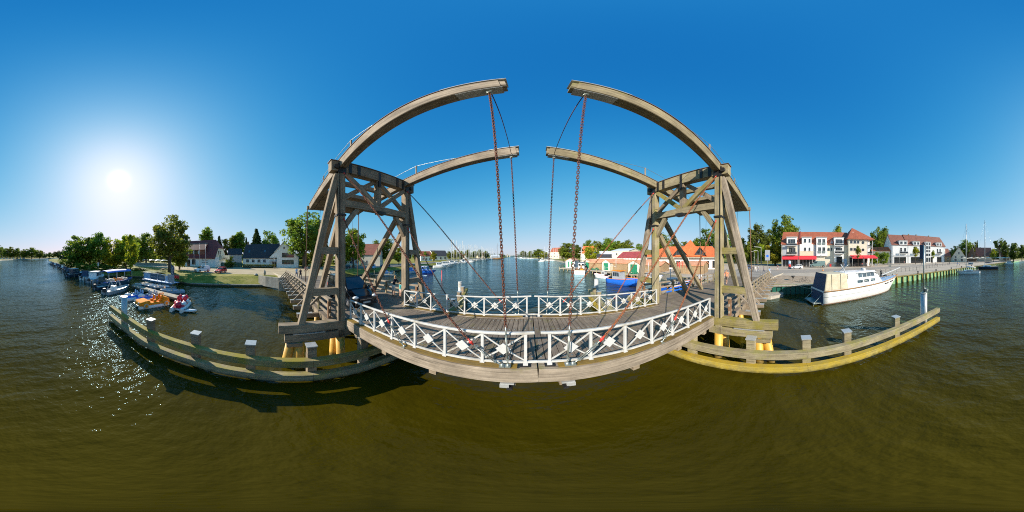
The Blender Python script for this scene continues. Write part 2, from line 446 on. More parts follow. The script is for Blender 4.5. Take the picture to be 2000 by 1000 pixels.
# ================================================================== water
def water_mat():
    m, nt, b = newmat('river_water')
    v = mapped(nt, 'Object', (1,1,1)); vs = mapped(nt, 'Object', (.55, 1.25, 1))
    a = ramp(nt, noise(nt, v, .16, 5, .6), [(.3, (.033,.0265,.0014)), (.7, (.052,.041,.002))])
    silt = ramp(nt, noise(nt, mapped(nt, 'Object', (.5,1.1,1)), 1.2, 8, .78), [(.57, (0,0,0)), (.75, (.55,.55,.55))])
    a = mixc(nt, silt, a, (.066,.050,.005))
    n1 = noise(nt, vs, .55, 3, .5); n2 = noise(nt, v, 2.1, 3, .55); n3 = noise(nt, v, 6.5, 2, .5)
    calm = ramp(nt, noise(nt, v, .035, 2, .5), [(.35, (.45,.45,.45)), (.65, (1.1,1.1,1.1))])
    h = math_(nt, 'ADD', math_(nt, 'MULTIPLY', n1, .36), math_(nt, 'ADD', math_(nt, 'MULTIPLY', n2, .11), math_(nt, 'MULTIPLY', n3, .022)))
    h = math_(nt, 'MULTIPLY', h, calm)
    bn = N(nt, 'ShaderNodeBump'); bn.inputs['Strength'].default_value = .9; bn.inputs['Distance'].default_value = 1.0; nt.links.new(h, bn.inputs['Height'])
    nt.nodes.remove(b); df = N(nt, 'ShaderNodeBsdfDiffuse'); nt.links.new(a, df.inputs['Color']); b2 = N(nt, 'ShaderNodeBump'); b2.inputs['Strength'].default_value = .55; b2.inputs['Distance'].default_value = 1.0; nt.links.new(h, b2.inputs['Height']); nt.links.new(b2.outputs[0], df.inputs['Normal'])
    gl = N(nt, 'ShaderNodeBsdfGlossy'); gl.inputs['Roughness'].default_value = .05; gl.inputs['Color'].default_value = (.53,.83,1,1); nt.links.new(bn.outputs[0], gl.inputs['Normal'])
    fr = N(nt, 'ShaderNodeFresnel'); fr.inputs['IOR'].default_value = 1.33; nt.links.new(bn.outputs[0], fr.inputs['Normal'])
    mx = N(nt, 'ShaderNodeMixShader'); nt.links.new(math_(nt, 'MAXIMUM', math_(nt, 'SUBTRACT', fr.outputs[0], .013), 0.0), mx.inputs[0]); nt.links.new(df.outputs[0], mx.inputs[1]); nt.links.new(gl.outputs[0], mx.inputs[2])
    nt.links.new(mx.outputs[0], nt.nodes['Material Output'].inputs[0])
    return m
M['water'] = water_mat()
mb = MB(); S = 12000
mb.poly([(-S,-S,0),(S,-S,0),(S,S,0),(-S,S,0)])
tag(mb.build('water', M['water']), kind='structure')

# ================================================================== land
M['grass'] = ground('bank_grass', [(.3,(.10,.12,.014)),(.48,(.22,.21,.028)),(.66,(.38,.30,.09))], .35, 5)
M['asphalt'] = ground('paved_quay', [(.3,(.37,.31,.24)),(.7,(.49,.42,.33))], .25, 9, .15)
M['road'] = ground('grey_road', [(.3,(.27,.235,.195)),(.7,(.35,.31,.26))], .3, 9, .15)
M['sand'] = ground('sandy_ground', [(.3,(.36,.28,.17)),(.7,(.52,.42,.27))], .25, 6, .2)
M['meadow'] = ground('dry_meadow', [(.3,(.22,.17,.03)),(.7,(.36,.27,.06))], .1, 2)
M['cobble'] = ground('cobbled_slope', [(.35,(.25,.19,.13)),(.6,(.40,.31,.22))], 1.2, 6, .9)
SH_L = [(-20,1250),(-25,545),(-45,234),(-44,111),(-44,74),(-42,57),(-41.5,35),(-37,20),(-33,9),(-31.2,4.4),(-31.1,-4.9),(-30.4,-12.9),(-31.8,-16.8),
        (-35.2,-25.6),(-32.5,-32.5),(-28.2,-38.8),(-25.8,-45.2),(-25.5,-54.3),(-28,-69.5),(-33.3,-94.3),(-45.5,-143),(-73,-239),(-140,-345),(-235,-480),(-430,-760),(-3000,-3600)]
SH_R = [(40,1250),(54,378),(53,205),(44,129),(36,86),(33.5,57),(36,40),(34,27),(27.5,12),(25.3,3),(25,-26),(23,-55),(16,-105),(5,-174),(-2,-205),(-20,-246),(-55,-290),
        (-112,-375),(-190,-480),(-390,-770),(-2600,-3700)]
def inset(line, d):
    out = []
    for i, p in enumerate(line):
        a = Vector(line[max(i-1, 0)]); b = Vector(line[min(i+1, len(line)-1)]); t = (b-a).normalized()
        out.append((p[0]+t.y*d, p[1]-t.x*d))
    return out
def shore_mesh(line, far, d, zt, ze, mats):
    mb = MB(); top = inset(line, d)
    lst = [Vector((x, y, 0)) for x, y in top+far]
    b = len(mb.v); mb.v += [(p.x, p.y, zt) for p in lst]
    for t in tessellate_polygon([lst]): mb.face([b+i for i in t])
    b = len(mb.v)
    for (x, y), (x2, y2) in zip(line, top): mb.v += [(x, y, -2), (x, y, ze), (x2, y2, zt)]
    for i in range(len(line)-1):
        k = b+3*i
        mb.face((k, k+3, k+4, k+1), 1); mb.face((k+1, k+4, k+5, k+2), 0)
    return mb
mb = shore_mesh(SH_L, [(-8000,-3600),(-8000,1250)], 4.5, 1.5, .42, None)
tag(mb.build('left_bank_ground', [M['grass'], M['oak']]), kind='structure')
mb = shore_mesh(SH_R, [(-2600,-8000),(8000,-8000),(8000,1250)], -.05, 1.5, 1.49, None)
tag(mb.build('right_bank_ground', [M['grass'], M['stone']]), kind='structure')
def sheet(name, pts, z, mat):
    mb = MB(); lst = [Vector((p[0], p[1], 0)) for p in pts]
    mb.v = [(p.x, p.y, z) for p in lst]
    for t in tessellate_polygon([lst]): mb.face(t)
    return tag(mb.build(name, mat), kind='structure')
sheet('quay_pavement', [(34.2,27),(28,12),(25.6,3),(25.3,-26),(23.3,-55),(16.3,-105),(5.3,-174),(0,-200),(60,-190),(95,-60),(95,45),(60,60),(45,40)], 1.506, M['asphalt'])
sheet('quay_road', [(36,24),(40,8),(44,-20),(42,-60),(34,-104),(40,-104),(50,-60),(53,-20),(52,12),(46,28)], 1.512, M['road'])
mbm = MB()
for k in range(9):                       # white dashes of the road
    y = 8-k*9; x = 47.6-abs(y+20)*.03 if y > -30 else 47.3+(y+30)*.08
    mbm.box((x, y, 1.52), (.16, 3.2, .004))
tag(mbm.build('road_marking', M['white']), kind='structure')
sheet('left_plaza', [P(352,50)[:2],P(420,42)[:2],P(500,39.5)[:2],P(548,37.5)[:2],P(566,33.5)[:2],P(610,36)[:2],P(650,42)[:2],P(690,60)[:2],P(690,74)[:2],P(600,75)[:2],P(520,66)[:2],P(430,66)[:2],P(352,72)[:2]], 1.506, M['sand'])
sheet('left_path', [P(352,50)[:2],P(352,72)[:2],P(330,80)[:2],P(255,88)[:2],P(230,110)[:2],P(225,100)[:2],P(250,76)[:2],P(320,62)[:2]], 1.507, M['sand'])
sheet('left_quay_street', [(-47,34),(-45.5,57),(-48,74),(-48.5,111),(-60,111),(-60,60),(-60,34)], 1.508, M['road'])
sheet('dry_meadow', [(-24,-262),(-60,-300),(-114,-382),(-170,-460),(-60,-470),(20,-330),(20,-262)], 1.506, M['meadow'])
# ================================================================== the drawbridge (bridge frame: U along the roadway, V across, away from the viewpoint)
BYAW = -.099; BO = Vector((.758, 5.485, 0))
RB = Matrix.Rotation(BYAW, 3, 'Z')
def BW(U, V, z=0): return BO+RB @ Vector((U, V, z))
def bthing(name, label, cat, base, group=None):
    return thing(name, label, cat, BW(*base), BYAW, group)
class BM_(MB):
    pass
def deckz(U):
    U = abs(U)
    return 2.74+.36*(1-U/7.26) if U < 7.3 else 2.72-.4*(U-7.3)/22
def chain_mesh(mb, p, q, L=.17, wdt=.085, r=.017, m=0):
    p = Vector(p); q = Vector(q); d = (q-p); n = max(2, int(d.length/(L-3*r))); d.normalize()
    a = d.cross(Vector((.3,.9,.2))).normalized(); c = d.cross(a)
    for i in range(n):
        ce = p+(q-p)*((i+.5)/n); s = a if i % 2 else c
        pts = []
        for k in range(10):
            t = 2*PI*k/10; x = math.cos(t); y = math.sin(t)
            st = (L/2-wdt/2)*(1 if x > 0 else -1) if abs(x) > .05 else 0
            pts.append(ce+d*(st+x*wdt/2*.95)+s*(y*wdt/2))
        mb.tube(pts, r, 5, m, closed=True)

# ---- the two movable leaves
def leaf(sg, side):
    base = (sg*7.2, 0, 2.4)
    T = bthing('drawbridge_leaf', 'wooden drawbridge leaf with white cross-braced railings, %s half of the movable deck' % side, 'drawbridge leaf', base, 'movable leaves of the drawbridge')
    def bl(mb, name, mat, par=T, **k): return mb.build(name, mat, par, off=base if par is T else (0,0,0), **k)
    mb = MB(); n = 36; w_ = 7.2/n
    for i in range(n):
        u = sg*(.012+w_*(i+.5)); z = deckz(u)
        mb.beam((u, -1.74, z-.04+rnd.uniform(-.004,.004)), (u, 1.74, z-.04+rnd.uniform(-.004,.004)), w_-.02, .08)
        for V in (-1.45, -.5, .5, 1.45): mb.box((u, V, z+.006), (.04, .04, .012), 1)
    bl(mb, 'deck', [M['deck'], M['galv']])
    for V in (-1.92, 1.92):
        mb = MB(); mb.beam((sg*.006, V, 3.13-.26), (sg*7.28, V, 2.77-.26), .36, .5, ch=.02)
        bl(mb, 'edge_beam', M['beam_grey'])
        mb = MB(); mb.beam((sg*.45, V, 3.147), (sg*7.25, V, 2.80), .30, .03); bl(mb, 'edge_board', M['deck_edge'])
    mb = MB()
    for u in (.6, 2.6, 4.6, 6.6): mb.beam((sg*u, -1.95, deckz(u)-.68), (sg*u, 1.95, deckz(u)-.68), .22, .18)
    bl(mb, 'cross_bearer', M['oak'])
    mb = MB()
    for V in (-1.3, -.45, .45, 1.3): mb.beam((sg*.1, V, 3.1-.34), (sg*7.2, V, 2.74-.34), .2, .48)
    bl(mb, 'stringer', M['oak'])
    for V in (-2.02, 2.02):
        mb = MB(); mb.box((sg*.66, V, 2.53), (.3, .16, .05)); mb.box((sg*.72, V-.02, 2.44), (.2, .14, .14), 0); mb.box((sg*.6, V-.04, 2.36), (.12, .2, .06), 1)
        bl(mb, 'lock_bracket', [M['zinc'], M['iron']])
    for V, o in ((-1.875, -1), (1.875, 1)):
        us = [sg*(.27+.993*i) for i in range(8)]
        mb = MB()
        def zr(u, h): return deckz(u)+h
        mb.beam((us[0]-sg*.2, V, zr(us[0],1.05)), (us[-1]+sg*.03, V, zr(us[-1],1.05)), .085, .065, ch=.012)
        mb.beam((us[0]-sg*.27, V, zr(us[0],.15)), (us[-1], V, zr(us[-1],.15)), .05, .06)
        for a, b in zip(us, us[1:]):
            mb.beam((a, V-.012, zr(a,.19)), (b, V-.012, zr(b,1.0)), .026, .038); mb.beam((a, V+.02, zr(a,1.0)), (b, V+.02, zr(b,.19)), .026, .038)
        rail = bl(mb, 'railing', M['white_worn'])
        for u in us:
            mb = MB(); mb.box((u, V, zr(u,.54)), (.066, .066, 1.0)); mb.box((u, V, zr(u,.06)), (.11, .11, .10)); mb.box((u, V, zr(u,.016)), (.23, .20, .045), 1)
            p = mb.build('post', [M['white'], M['iron']], rail, off=base)
        for a, b in zip(us, us[1:]):
            c = (a+b)/2; mb = MB()
            mb.box((c, V+o*.045, zr(c,.595)), (.25, .025, .25), 0, Matrix.Rotation(R(45), 3, 'Y'))
            mb.build('diamond_plate', M['white'], rail, off=base)
    return T
leaf(-1, 'left'); leaf(1, 'right')

# ---- the two towers
def tower(sg, side):
    base = (sg*7.6, 0, 2.2); U0 = sg*7.6
    T = bthing('bridge_tower', 'tall weathered oak drawbridge portal with raking legs on the %s side of the channel' % side, 'bridge tower', base, 'oak portals of the drawbridge')
    moss = sg > 0
    OK = M['oak_moss'] if moss else M['oak']; OG = M['oak_green'] if moss else M['oak']
    def bl(mb, name, mat, par=T): return mb.build(name, mat, par, off=base if par is T else (0,0,0))
    NV, FV = -2.25, 2.35
    for V in (NV, FV):
        o = -1 if V < 0 else 1
        mb = MB(); mb.beam((U0, V, 1.7), (U0, V, 10.55), .38, .40, up=(1,0,0), ch=.015); bl(mb, 'post', M['oak'] if not moss else M['oak_lichen'])
        mb = MB(); mb.beam((U0, V+o*.18, 10.35), (U0, V+o*2.0, 2.5), .32, .30, up=(0,o,.3), ch=.012); bl(mb, 'outer_leg', M['oak'] if not moss else M['beam_grey'])
        for z, w_ in ((6.26, .62), (4.28, .98)):
            mb = MB(); mb.beam((U0, V+o*.15, z), (U0, V+o*(.2+(10.35-z)*.232), z), .30, .33); bl(mb, 'cross_rail', OG)
        mb = MB(); mb.beam((U0, V-o*.5, 2.48), (U0, V+o*3.0, 2.48), .42, .46, ch=.015); bl(mb, 'outrigger', OG)
        mb = MB(); mb.beam((U0, V-o*.5, 1.95), (U0, V+o*2.72, 1.95), .40, .44, ch=.015); bl(mb, 'outrigger', M['oak'] if not moss else M['oak_lichen'])
        mb = MB(); mb.box((U0, V+o*1.6, 2.205), (.46, 1.5, .05)); bl(mb, 'bearing_plate', M['zinc'])
        mb = MB(); mb.beam((U0-.3, V+o*2.3, 1.62), (U0+.3, V+o*2.3, 1.62), .7, .2); bl(mb, 'pile_head', OK)
        for du, dv, bu, bv in ((-.05, .0, .02, -.12), (sg*.5, .1, sg*.9, .1), (-sg*.02, 2.05, -sg*.02, 2.1), (sg*.1, 2.4, sg*.25, 3.0)):
            mb = MB(); mb.cyl((U0+du, V+o*dv, 1.72), (U0+bu, V+o*bv, -2.0), .23, n=16); bl(mb, 'pile', M['yellowpile'])
        # raking struts back to the approach span
        for (a, za, b, zb) in ((.12, 7.85, 3.95, 2.72), (.12, 9.4, 6.4, 2.68)):
            mb = MB(); mb.beam((U0+sg*a, V, za), (U0+sg*b, V, zb), .28, .30, ch=.012); bl(mb, 'raking_strut', OK)
        # iron straps and fittings at the head of the post
        for z in (10.72, 8.05):
            mb = MB(); mb.box((U0, V, z), (.48, .44, .10 if z < 10 else .62)); bl(mb, 'iron_strap', M['iron'])
        for q in (.45, .95):
            mb = MB(); mb.box((U0-sg*.22, V-o*q, 10.82), (.06, .16, .66)); bl(mb, 'iron_strap', M['iron'])
        mb = MB(); mb.cyl((U0-.33, V+o*.3, 10.75), (U0+.33, V+o*.3, 10.75), .13, n=14); bl(mb, 'pivot_pin', M['iron'])
        mb = MB(); mb.beam((U0-sg*.22, V+o*.12, 10.4), (U0-sg*.22, V+o*.12, 2.7), .03, .03); bl(mb, 'conduit', M['iron'])
    mb = MB(); mb.beam((U0, -2.8, 10.82), (U0, 2.95, 10.82), .42, .64, ch=.015); hb = bl(mb, 'head_beam', M['oak'] if not moss else M['oak_lichen'])
    mb = MB(); mb.box((U0, .08, 11.16), (.50, 5.85, .035)); mb.build('flashing', M['fascia'], hb, off=base)
    mb = MB(); mb.beam((U0, NV, 8.69), (U0, FV, 8.69), .36, .38, ch=.012); bl(mb, 'lower_head_beam', OK)
    mb = MB(); mb.beam((U0, .05, 8.85), (U0, .05, 10.6), .30, .30, up=(1,0,0)); bl(mb, 'king_post', M['oak'])
    mb = MB(); mb.box((U0-sg*.20, .05, 10.6), (.05, .16, 1.0)); bl(mb, 'hanger_strap', M['iron'])
    mb = MB(); mb.box((U0-sg*.25, .05, 8.42), (.34, .5, .16)); bl(mb, 'lamp_box', M['iron'])
    d = .09
    for o, V in ((-1, NV), (1, FV)):
        mb = MB(); mb.beam((U0-sg*d, V-o*.1, 10.55), (U0-sg*d, .05+o*.12, 8.85), .16, .26); bl(mb, 'brace', OG)
        mb = MB(); mb.beam((U0+sg*d, V-o*.1, 8.95), (U0+sg*d, .05+o*.12, 10.5), .16, .26); bl(mb, 'brace', M['oak'])
        mb = MB(); mb.beam((U0, V-o*.95, 8.5), (U0, V-o*.08, 7.3), .24, .24); bl(mb, 'knee_brace', OK)
        mb = MB(); mb.beam((U0+sg*.5, V, 8.3), (U0+sg*.1, V, 9.3), .2, .22); bl(mb, 'corbel', OK)
    return T
tower(-1, 'left'); tower(1, 'right')

# ---- balance frames with their counterweight decks
def balance(sg, side):
    zb = lambda u: 11.76-(abs(u)-.7)*.1105
    base = (sg*7.6, 0, 11.0)
    T = bthing('balance_frame', 'long sloping pair of oak balance beams with rear counterweight deck pivoting on the %s portal' % side, 'balance beams', base, 'balance beams of the drawbridge')
    def bl(mb, name, mat, par=T): return mb.build(name, mat, par, off=base if par is T else (0,0,0))
    for V in (-2.2, 2.2):
        secs = []; n = 14
        for i in range(n+1):
            t = i/n; u = .7+13.15*t; h = .50
            if i == 0: h = .32
            z = zb(u); w2 = .18
            if i == 0: prev = (sg*.62, z)
            secs.append([(sg*u, V-w2, z-h/2), (sg*u, V+w2, z-h/2), (sg*u, V+w2, z+h/2), (sg*u, V-w2, z+h/2)])
            if i == 0:
                secs.append([(sg*.82, V-w2, z-.25), (sg*.82, V+w2, z-.25), (sg*.82, V+w2, z+.25), (sg*.82, V-w2, z+.25)])
        mb = MB()
        for a, b in zip(secs, secs[1:]):
            pass
        mb.beam((sg*.78, V, zb(.78)), (sg*13.85, V, zb(13.85)), .37, .50, ch=.02)
        mb.beam((sg*.66, V, zb(.66)), (sg*.80, V, zb(.80)), .33, .40, ch=.05)
        bmo = bl(mb, 'balance_beam', M['oak_moss'] if sg > 0 else M['beam_grey'])
        mb = MB(); mb.beam((sg*2.0, V, zb(2.0)+.262), (sg*13.8, V, zb(13.8)+.262), .43, .025); mb.build('flashing', M['fascia'], bmo, off=base)
        mb = MB(); mb.beam((sg*.64, V, zb(.64)+.265), (sg*2.1, V, zb(2.1)+.268), .45, .03); mb.beam((sg*.72, V, zb(.72)-.27), (sg*1.75, V, zb(1.75)-.262), .3, .02)
        mb.build('tip_plate', M['zinc'], bmo, off=base)
        mb = MB()
        mb.cyl((sg*1.02, V-.07, zb(1)-.31), (sg*1.02, V+.07, zb(1)-.31), .07, n=10); mb.box((sg*1.02, V, zb(1)-.32), (.14, .05, .16))
        mb.build('chain_eye', M['galv'], bmo, off=base)
        for u in (6.55, 10.4):
            mb = MB(); mb.beam((sg*u, V, zb(u)+.25), (sg*u, V, zb(u)+1.05), .07, .07, up=(1,0,0)); bl(mb, 'stanchion', M['beam_grey'])
        mb = MB(); mb.tube([(sg*3.1, V, zb(3.1)+.28), (sg*3.9, V, zb(3.9)+.45), (sg*6.55, V, zb(6.55)+1.03), (sg*10.4, V, zb(10.4)+1.03), (sg*13.6, V, zb(13.6)+.3)], .014, 5)
        bl(mb, 'lifeline', M['galv'])
    mb = MB()
    mb.tube([(sg*1.0, -2.05, zb(1)-.28), (sg*1.0, 0, zb(1)-.26), (sg*1.0, 2.05, zb(1)-.20)], .014, 6); bl(mb, 'tip_tie_rod', M['rust'])
    for u in (9.3, 10.8, 13.65):
        mb = MB(); mb.beam((sg*u, -2.02, zb(u)-.05), (sg*u, 2.02, zb(u)-.05), .26, .28); bl(mb, 'cross_beam', M['oak_moss'] if sg > 0 else M['oak'])
    mb = MB(); mb.beam((sg*13.95, -2.55, zb(13.95)), (sg*13.95, 2.55, zb(13.95)), .24, .3); bl(mb, 'end_beam', M['oak_moss'])
    mb = MB()
    for i in range(13): 
        u = 11.05+.2*i; mb.beam((sg*u, -2.0, zb(u)-.12), (sg*u, 2.0, zb(u)-.12), .19, .30)
    bl(mb, 'counterweight_deck', M['oak_moss'] if sg > 0 else M['oak'])
    return T
balance(-1, 'left'); balance(1, 'right')

# ---- chains and rods
def chain(a, b, label, rod=None, shackle=False, mat='rust', size=1.0, cat='chain'):
    T = bthing('chain' if mat else 'rod', label, cat, a, 'iron chains of the drawbridge')
    mb = MB(); chain_mesh(mb, a, b, .17*size, .09*size, .018*size)
    mb.build('links', M[mat], T, off=a)
    if shackle:
        d = (Vector(b)-Vector(a)).normalized()
        for p in (Vector(b), Vector(a)+d*.12):
            mb = MB(); mb.ball(p, (.05,.042,.05), 8, 6); mb.cyl(p-d*.11, p+d*.09, .028, n=8); mb.build('shackle', M['red'], T, off=a)
    if rod:
        mb = MB(); p = Vector(b); q = Vector(rod); d = (q-p).normalized(); s = Vector((0,.035,0))
        mb.cyl(p, p+(q-p)*.22, .018, n=6); mb.cyl(p+(q-p)*.78, q, .02, n=6)
        for k in (-1, 1): mb.cyl(p+(q-p)*.2+s*k, p+(q-p)*.8+s*k, .013, n=6)
        mb.box(p+(q-p)*.2, (.05,.1,.05)); mb.box(p+(q-p)*.8, (.05,.1,.05)); mb.box(q, (.12,.14,.04)); mb.ball(q+Vector((0,0,.03)), .05, 8, 5)
        mb.build('turnbuckle', M['galv'], T, off=a)
for sg, side, mt in ((-1, 'left', 'rust'), (1, 'right', 'rust_orange')):
    for V, W_, nf in ((-2.2, -2.02, 'near'), (2.2, 2.02, 'far')):
        where = {'near': 'on the near railing side', 'far': 'on the far railing side'}[nf]
        zt = 11.76-.3*.11-.38
        chain((sg*1.02, V, zt), (sg*.70, W_, 4.35), 'rusty vertical chain below the %s balance beam tip, %s' % (side, where), (sg*.65, W_, 3.17), False, 'rust', .6 if nf == 'near' else .7)
        chain((sg*7.32, V-.0, 10.4), (sg*1.5, W_, 3.82), 'long slanting rusty chain from the %s portal head, %s' % (side, where), (sg*.78, W_, 3.16), True, mt, .62)
        chain((sg*7.32, V-.0, 7.85), (sg*4.25, W_, 3.72), 'short slanting rusty chain from the %s portal post, %s' % (side, where), (sg*3.55, W_, 2.98), True, mt, .62)
        # tackle hanging at the rear end
        o = -1 if V < 0 else 1
        a = (sg*13.9, o*2.5, 10.15); b = (sg*14.3, o*2.62, 3.1)
        T = bthing('rear_rod', 'slim brown rod under the rear of the %s balance frame, %s' % (side, where), 'rod', b, 'rear rods of the balance frames')
        mb = MB(); mb.cyl(a, b, .04, n=8); mb.build('rod', M['oak_red'], T, off=b)
        mb = MB(); mb.cyl((b[0], b[1], b[2]-.12), (b[0], b[1], b[2]+.1), .06, n=8); mb.build('foot_socket', M['iron'], T, off=b)
        a2 = (sg*13.4, o*1.5, 10.1); b2 = (sg*13.7, o*1.9, 3.2)
        T = bthing('tackle', 'thin tackle line with dark blocks hanging under the %s counterweight, %s' % (side, where), 'tackle', b2, 'hanging tackles')
        mb = MB(); mb.cyl(a2, b2, .012, n=5); mb.build('line', M['iron'], T, off=b2)
        for t in (.28, .42, .55):
            p = Vector(a2).lerp(Vector(b2), t); mb = MB(); mb.ball(p, (.08,.08,.13), 8, 6); mb.build('block', M['oak_red'], T, off=b2)

# ---- fixed approach spans
def approach(sg, side, U1):
    base = (sg*7.4, 0, 2.2)
    T = bthing('approach_span', 'fixed timber approach span with braced oak handrails on the %s bank side' % side, 'bridge span', base, 'fixed spans of the bridge')
    def bl(mb, name, mat, par=T): return mb.build(name, mat, par, off=base if par is T else (0,0,0))
    NVr = lambda u: -2.72-.35*max(0, (u-18)/10); FVr = lambda u: 3.95
    mb = MB(); u = 7.42; first = True
    while u < U1:
        z = deckz(u); far = 2.1 if u < 7.9 else 4.0; near = -2.02 if u < 7.9 else NVr(u)-.12
        mb.beam((sg*u, near, z-.04), (sg*u, far, z-.04), .236, .09); u += .25
    bl(mb, 'deck', M['deck'])
    mb = MB()
    for V in (-2.6, -1.3, 0, 1.3, 2.6, 3.8): mb.beam((sg*7.9, V, deckz(7.9)-.32), (sg*U1, V-(.3 if V == -2.6 else 0), deckz(U1)-.32), .26, .42)
    bl(mb, 'stringer', M['oak'])
    for VV, o, nm in ((NVr, -1, 'near'), (FVr, 1, 'far')):
        us = [7.95+i*1.75 for i in range(int((U1-7.9)/1.75)+1)]
        mb = MB()
        pts = [(sg*(us[0]-.2), VV(us[0]), deckz(us[0])+1.06)]+[(sg*x, VV(x), deckz(x)+1.06) for x in us[1:]]
        for a, b in zip(pts, pts[1:]):
            mb.beam(a, b, .20, .13)
            for dz in (.42, .82): mb.beam((a[0], a[1], a[2]-dz), (b[0], b[1], b[2]-dz), .06, .13)
        rl = bl(mb, 'handrail', M['beam_grey'])
        for i, x in enumerate(us):
            z = deckz(x); mb = MB(); mb.beam((sg*x, VV(x)-o*.01, z-.5), (sg*x, VV(x)-o*.01, z+1.0), .15, .15, up=(1,0,0)); mb.build('post', M['oak_moss'] if i else M['oak_red'], rl, off=base)
            if i > 0 and not (o > 0 and i % 2):
                mb = MB(); mb.beam((sg*x, VV(x), z+.82), (sg*x, VV(x)+o*1.05, z-.22), .12, .12); mb.build('brace', M['beam_grey'], rl, off=base)
                mb = MB(); mb.beam((sg*x, VV(x)-o*.4, z-.36), (sg*x, VV(x)+o*1.35, z-.36), .26, .26); mb.box((sg*x, VV(x)+o*.9, z-.215), (.28, .95, .03), 1)
                mb.build('sill', [M['oak'], M['zinc']], rl, off=base)
    for x in (11.4, 15.0, 18.5, 22.0):
        for V in (-2.3, -.4, 1.6, 3.3):
            o = -1 if V < 0 else 1
            mb = MB(); mb.cyl((sg*x, V, deckz(x)-.5), (sg*x, V+(o*.35 if abs(V) > 2 else 0), -2), .2, n=12); bl(mb, 'pile', M['yellowpile'] if x < 13 else M['oak'])
        mb = MB(); mb.beam((sg*x, -3.4, deckz(x)-.62), (sg*x, 4.2, deckz(x)-.62), .34, .3); bl(mb, 'pile_cap', M['oak'])
    return T
approach(-1, 'left', 29.0); approach(1, 'right', 27.5)
# road ramps and abutments behind the spans
def bpoly(pts): return [BW(*p) for p in pts]
for sg, U1, name in ((-1, 29, 'left_ramp'), (1, 27.5, 'right_ramp')):
    mb = MB(); z1 = deckz(U1)+.0
    a, b, c, d = bpoly([(sg*U1, -3.3, 0), (sg*U1, 4.2, 0), (sg*(U1+16), 6.5, 0), (sg*(U1+16), -5.5, 0)])
    k = [(p.x, p.y, z) for p, z in ((a, z1), (b, z1), (c, 1.515), (d, 1.515))]; l = [(p.x, p.y, -1) for p in (a, b, c, d)]
    mb.poly(k); mb.poly([k[0], k[1], l[1], l[0]], 1); mb.poly([k[1], k[2], l[2], l[1]], 1); mb.poly([k[3], k[0], l[0], l[3]], 1)
    tag(mb.build(name+'_road', [M['road'] if sg > 0 else M['sand'], M['concrete']]), kind='structure')

# ---- guide fenders along the channel
def fender(sg, side, line, posts, pile_h):
    p0 = line[0]; base = (p0[0], p0[1], 0)
    T = bthing('guide_fender', 'long two-rail timber fender with zinc-capped posts guarding the %s side of the channel' % side, 'timber fender', base, 'timber fenders of the channel')
    low = (M['oak_lichen'], M['oak_yellow'])[sg > 0]; up = (M['oak_green'], M['oak_lichen'])[sg > 0]
    def at(V):
        for a, b in zip(line, line[1:]):
            if (a[1]-V)*(b[1]-V) <= 0: t = (V-a[1])/(b[1]-a[1]); return a[0]+(b[0]-a[0])*t
        return line[-1][0]
    # plank rails bent round the posts
    pts = [line[0]]+[(at(v), v) for v in posts]+[line[-1]]; pts.sort(key=lambda p: p[1])
    for z, h, w_, mat, nm in ((.40, .40, .34, low, 'lower_rail'), (1.28, .38, .34, up, 'upper_rail')):
        mb = MB()
        for a, b in zip(pts, pts[1:]): mb.beam((a[0], a[1], z), (b[0], b[1], z), w_, h, ch=.015)
        mb.build(nm, mat, T, off=base)
    for v in posts:
        u = at(v)+sg*.3; mb = MB(); mb.box((u, v, .35), (.36, .36, 3.4))
        po = mb.build('post', M['oak_lichen'] if sg > 0 else M['oak'], T, off=base)
        mb = MB(); mb.box((u, v, 2.075), (.44, .44, .05)); mb.build('cap', M['zinc'], po, off=base)
    for k in (0, -1):
        e = line[k]; s_ = 1 if k == 0 else -1
        mb = MB(); x, y = e[0]+sg*.4, e[1]+s_*1.4
        mb.cyl((x, y, -2), (x, y, pile_h), .27, n=20); mb.cyl((x, y, pile_h), (x, y, pile_h+.03), .29, n=20)
        mb.build('end_pile', M['zinc'] if k == 0 else M['white_worn'], T, off=base)
    return T
LF = [(-8.15,-17.6),(-6.95,-12),(-6.78,-8.8),(-6.5,-6.3),(-6.2,-4),(-6.08,-2),(-6.08,3),(-6.4,8),(-8.6,15.7)]
RF = [(7.85,-16.7),(7.3,-12),(6.85,-8.5),(6.6,-6.5),(6.48,-4),(6.4,-2.6),(6.35,0),(6.35,4),(6.6,9),(7.9,15)]
fender(-1, 'left', LF, [-12.0,-9.0,-6.4,-4.0,-1.7,1.2,4.2,7.4,10.5,13.4], 2.55)
fender(1, 'right', RF, [-11.9,-8.5,-6.5,-4.1,-1.2,1.4,4.2,7.4,10.5,13.0], 3.0)
# light mast with dark signal board on the end pile of the right fender
ex = BW(7.85+.4, -16.7+1.4, 3.03)
T = thing('signal_mast', 'thin grey mast with tall dark blue board on the right fender end pile', 'signal mast', ex)
mb = MB(); mb.cyl((0,0,0), (0,0,3.85), .055, n=10); mb.cyl((0,0,0), (0,0,.08), .16, n=12); mb.build('mast', M['galv'], T)
mb = MB(); mb.box((.22,-.02,3.3), (.34,.1,1.15)); mb.build('signal_board', M['navy'], T)
mb = MB(); mb.box((-.1,-.16,.22), (.3,.2,.2)); mb.cyl((.0,-.15,.05), (.1,-.25,.45), .05, n=8); mb.build('lamp_box', M['galv'], T)
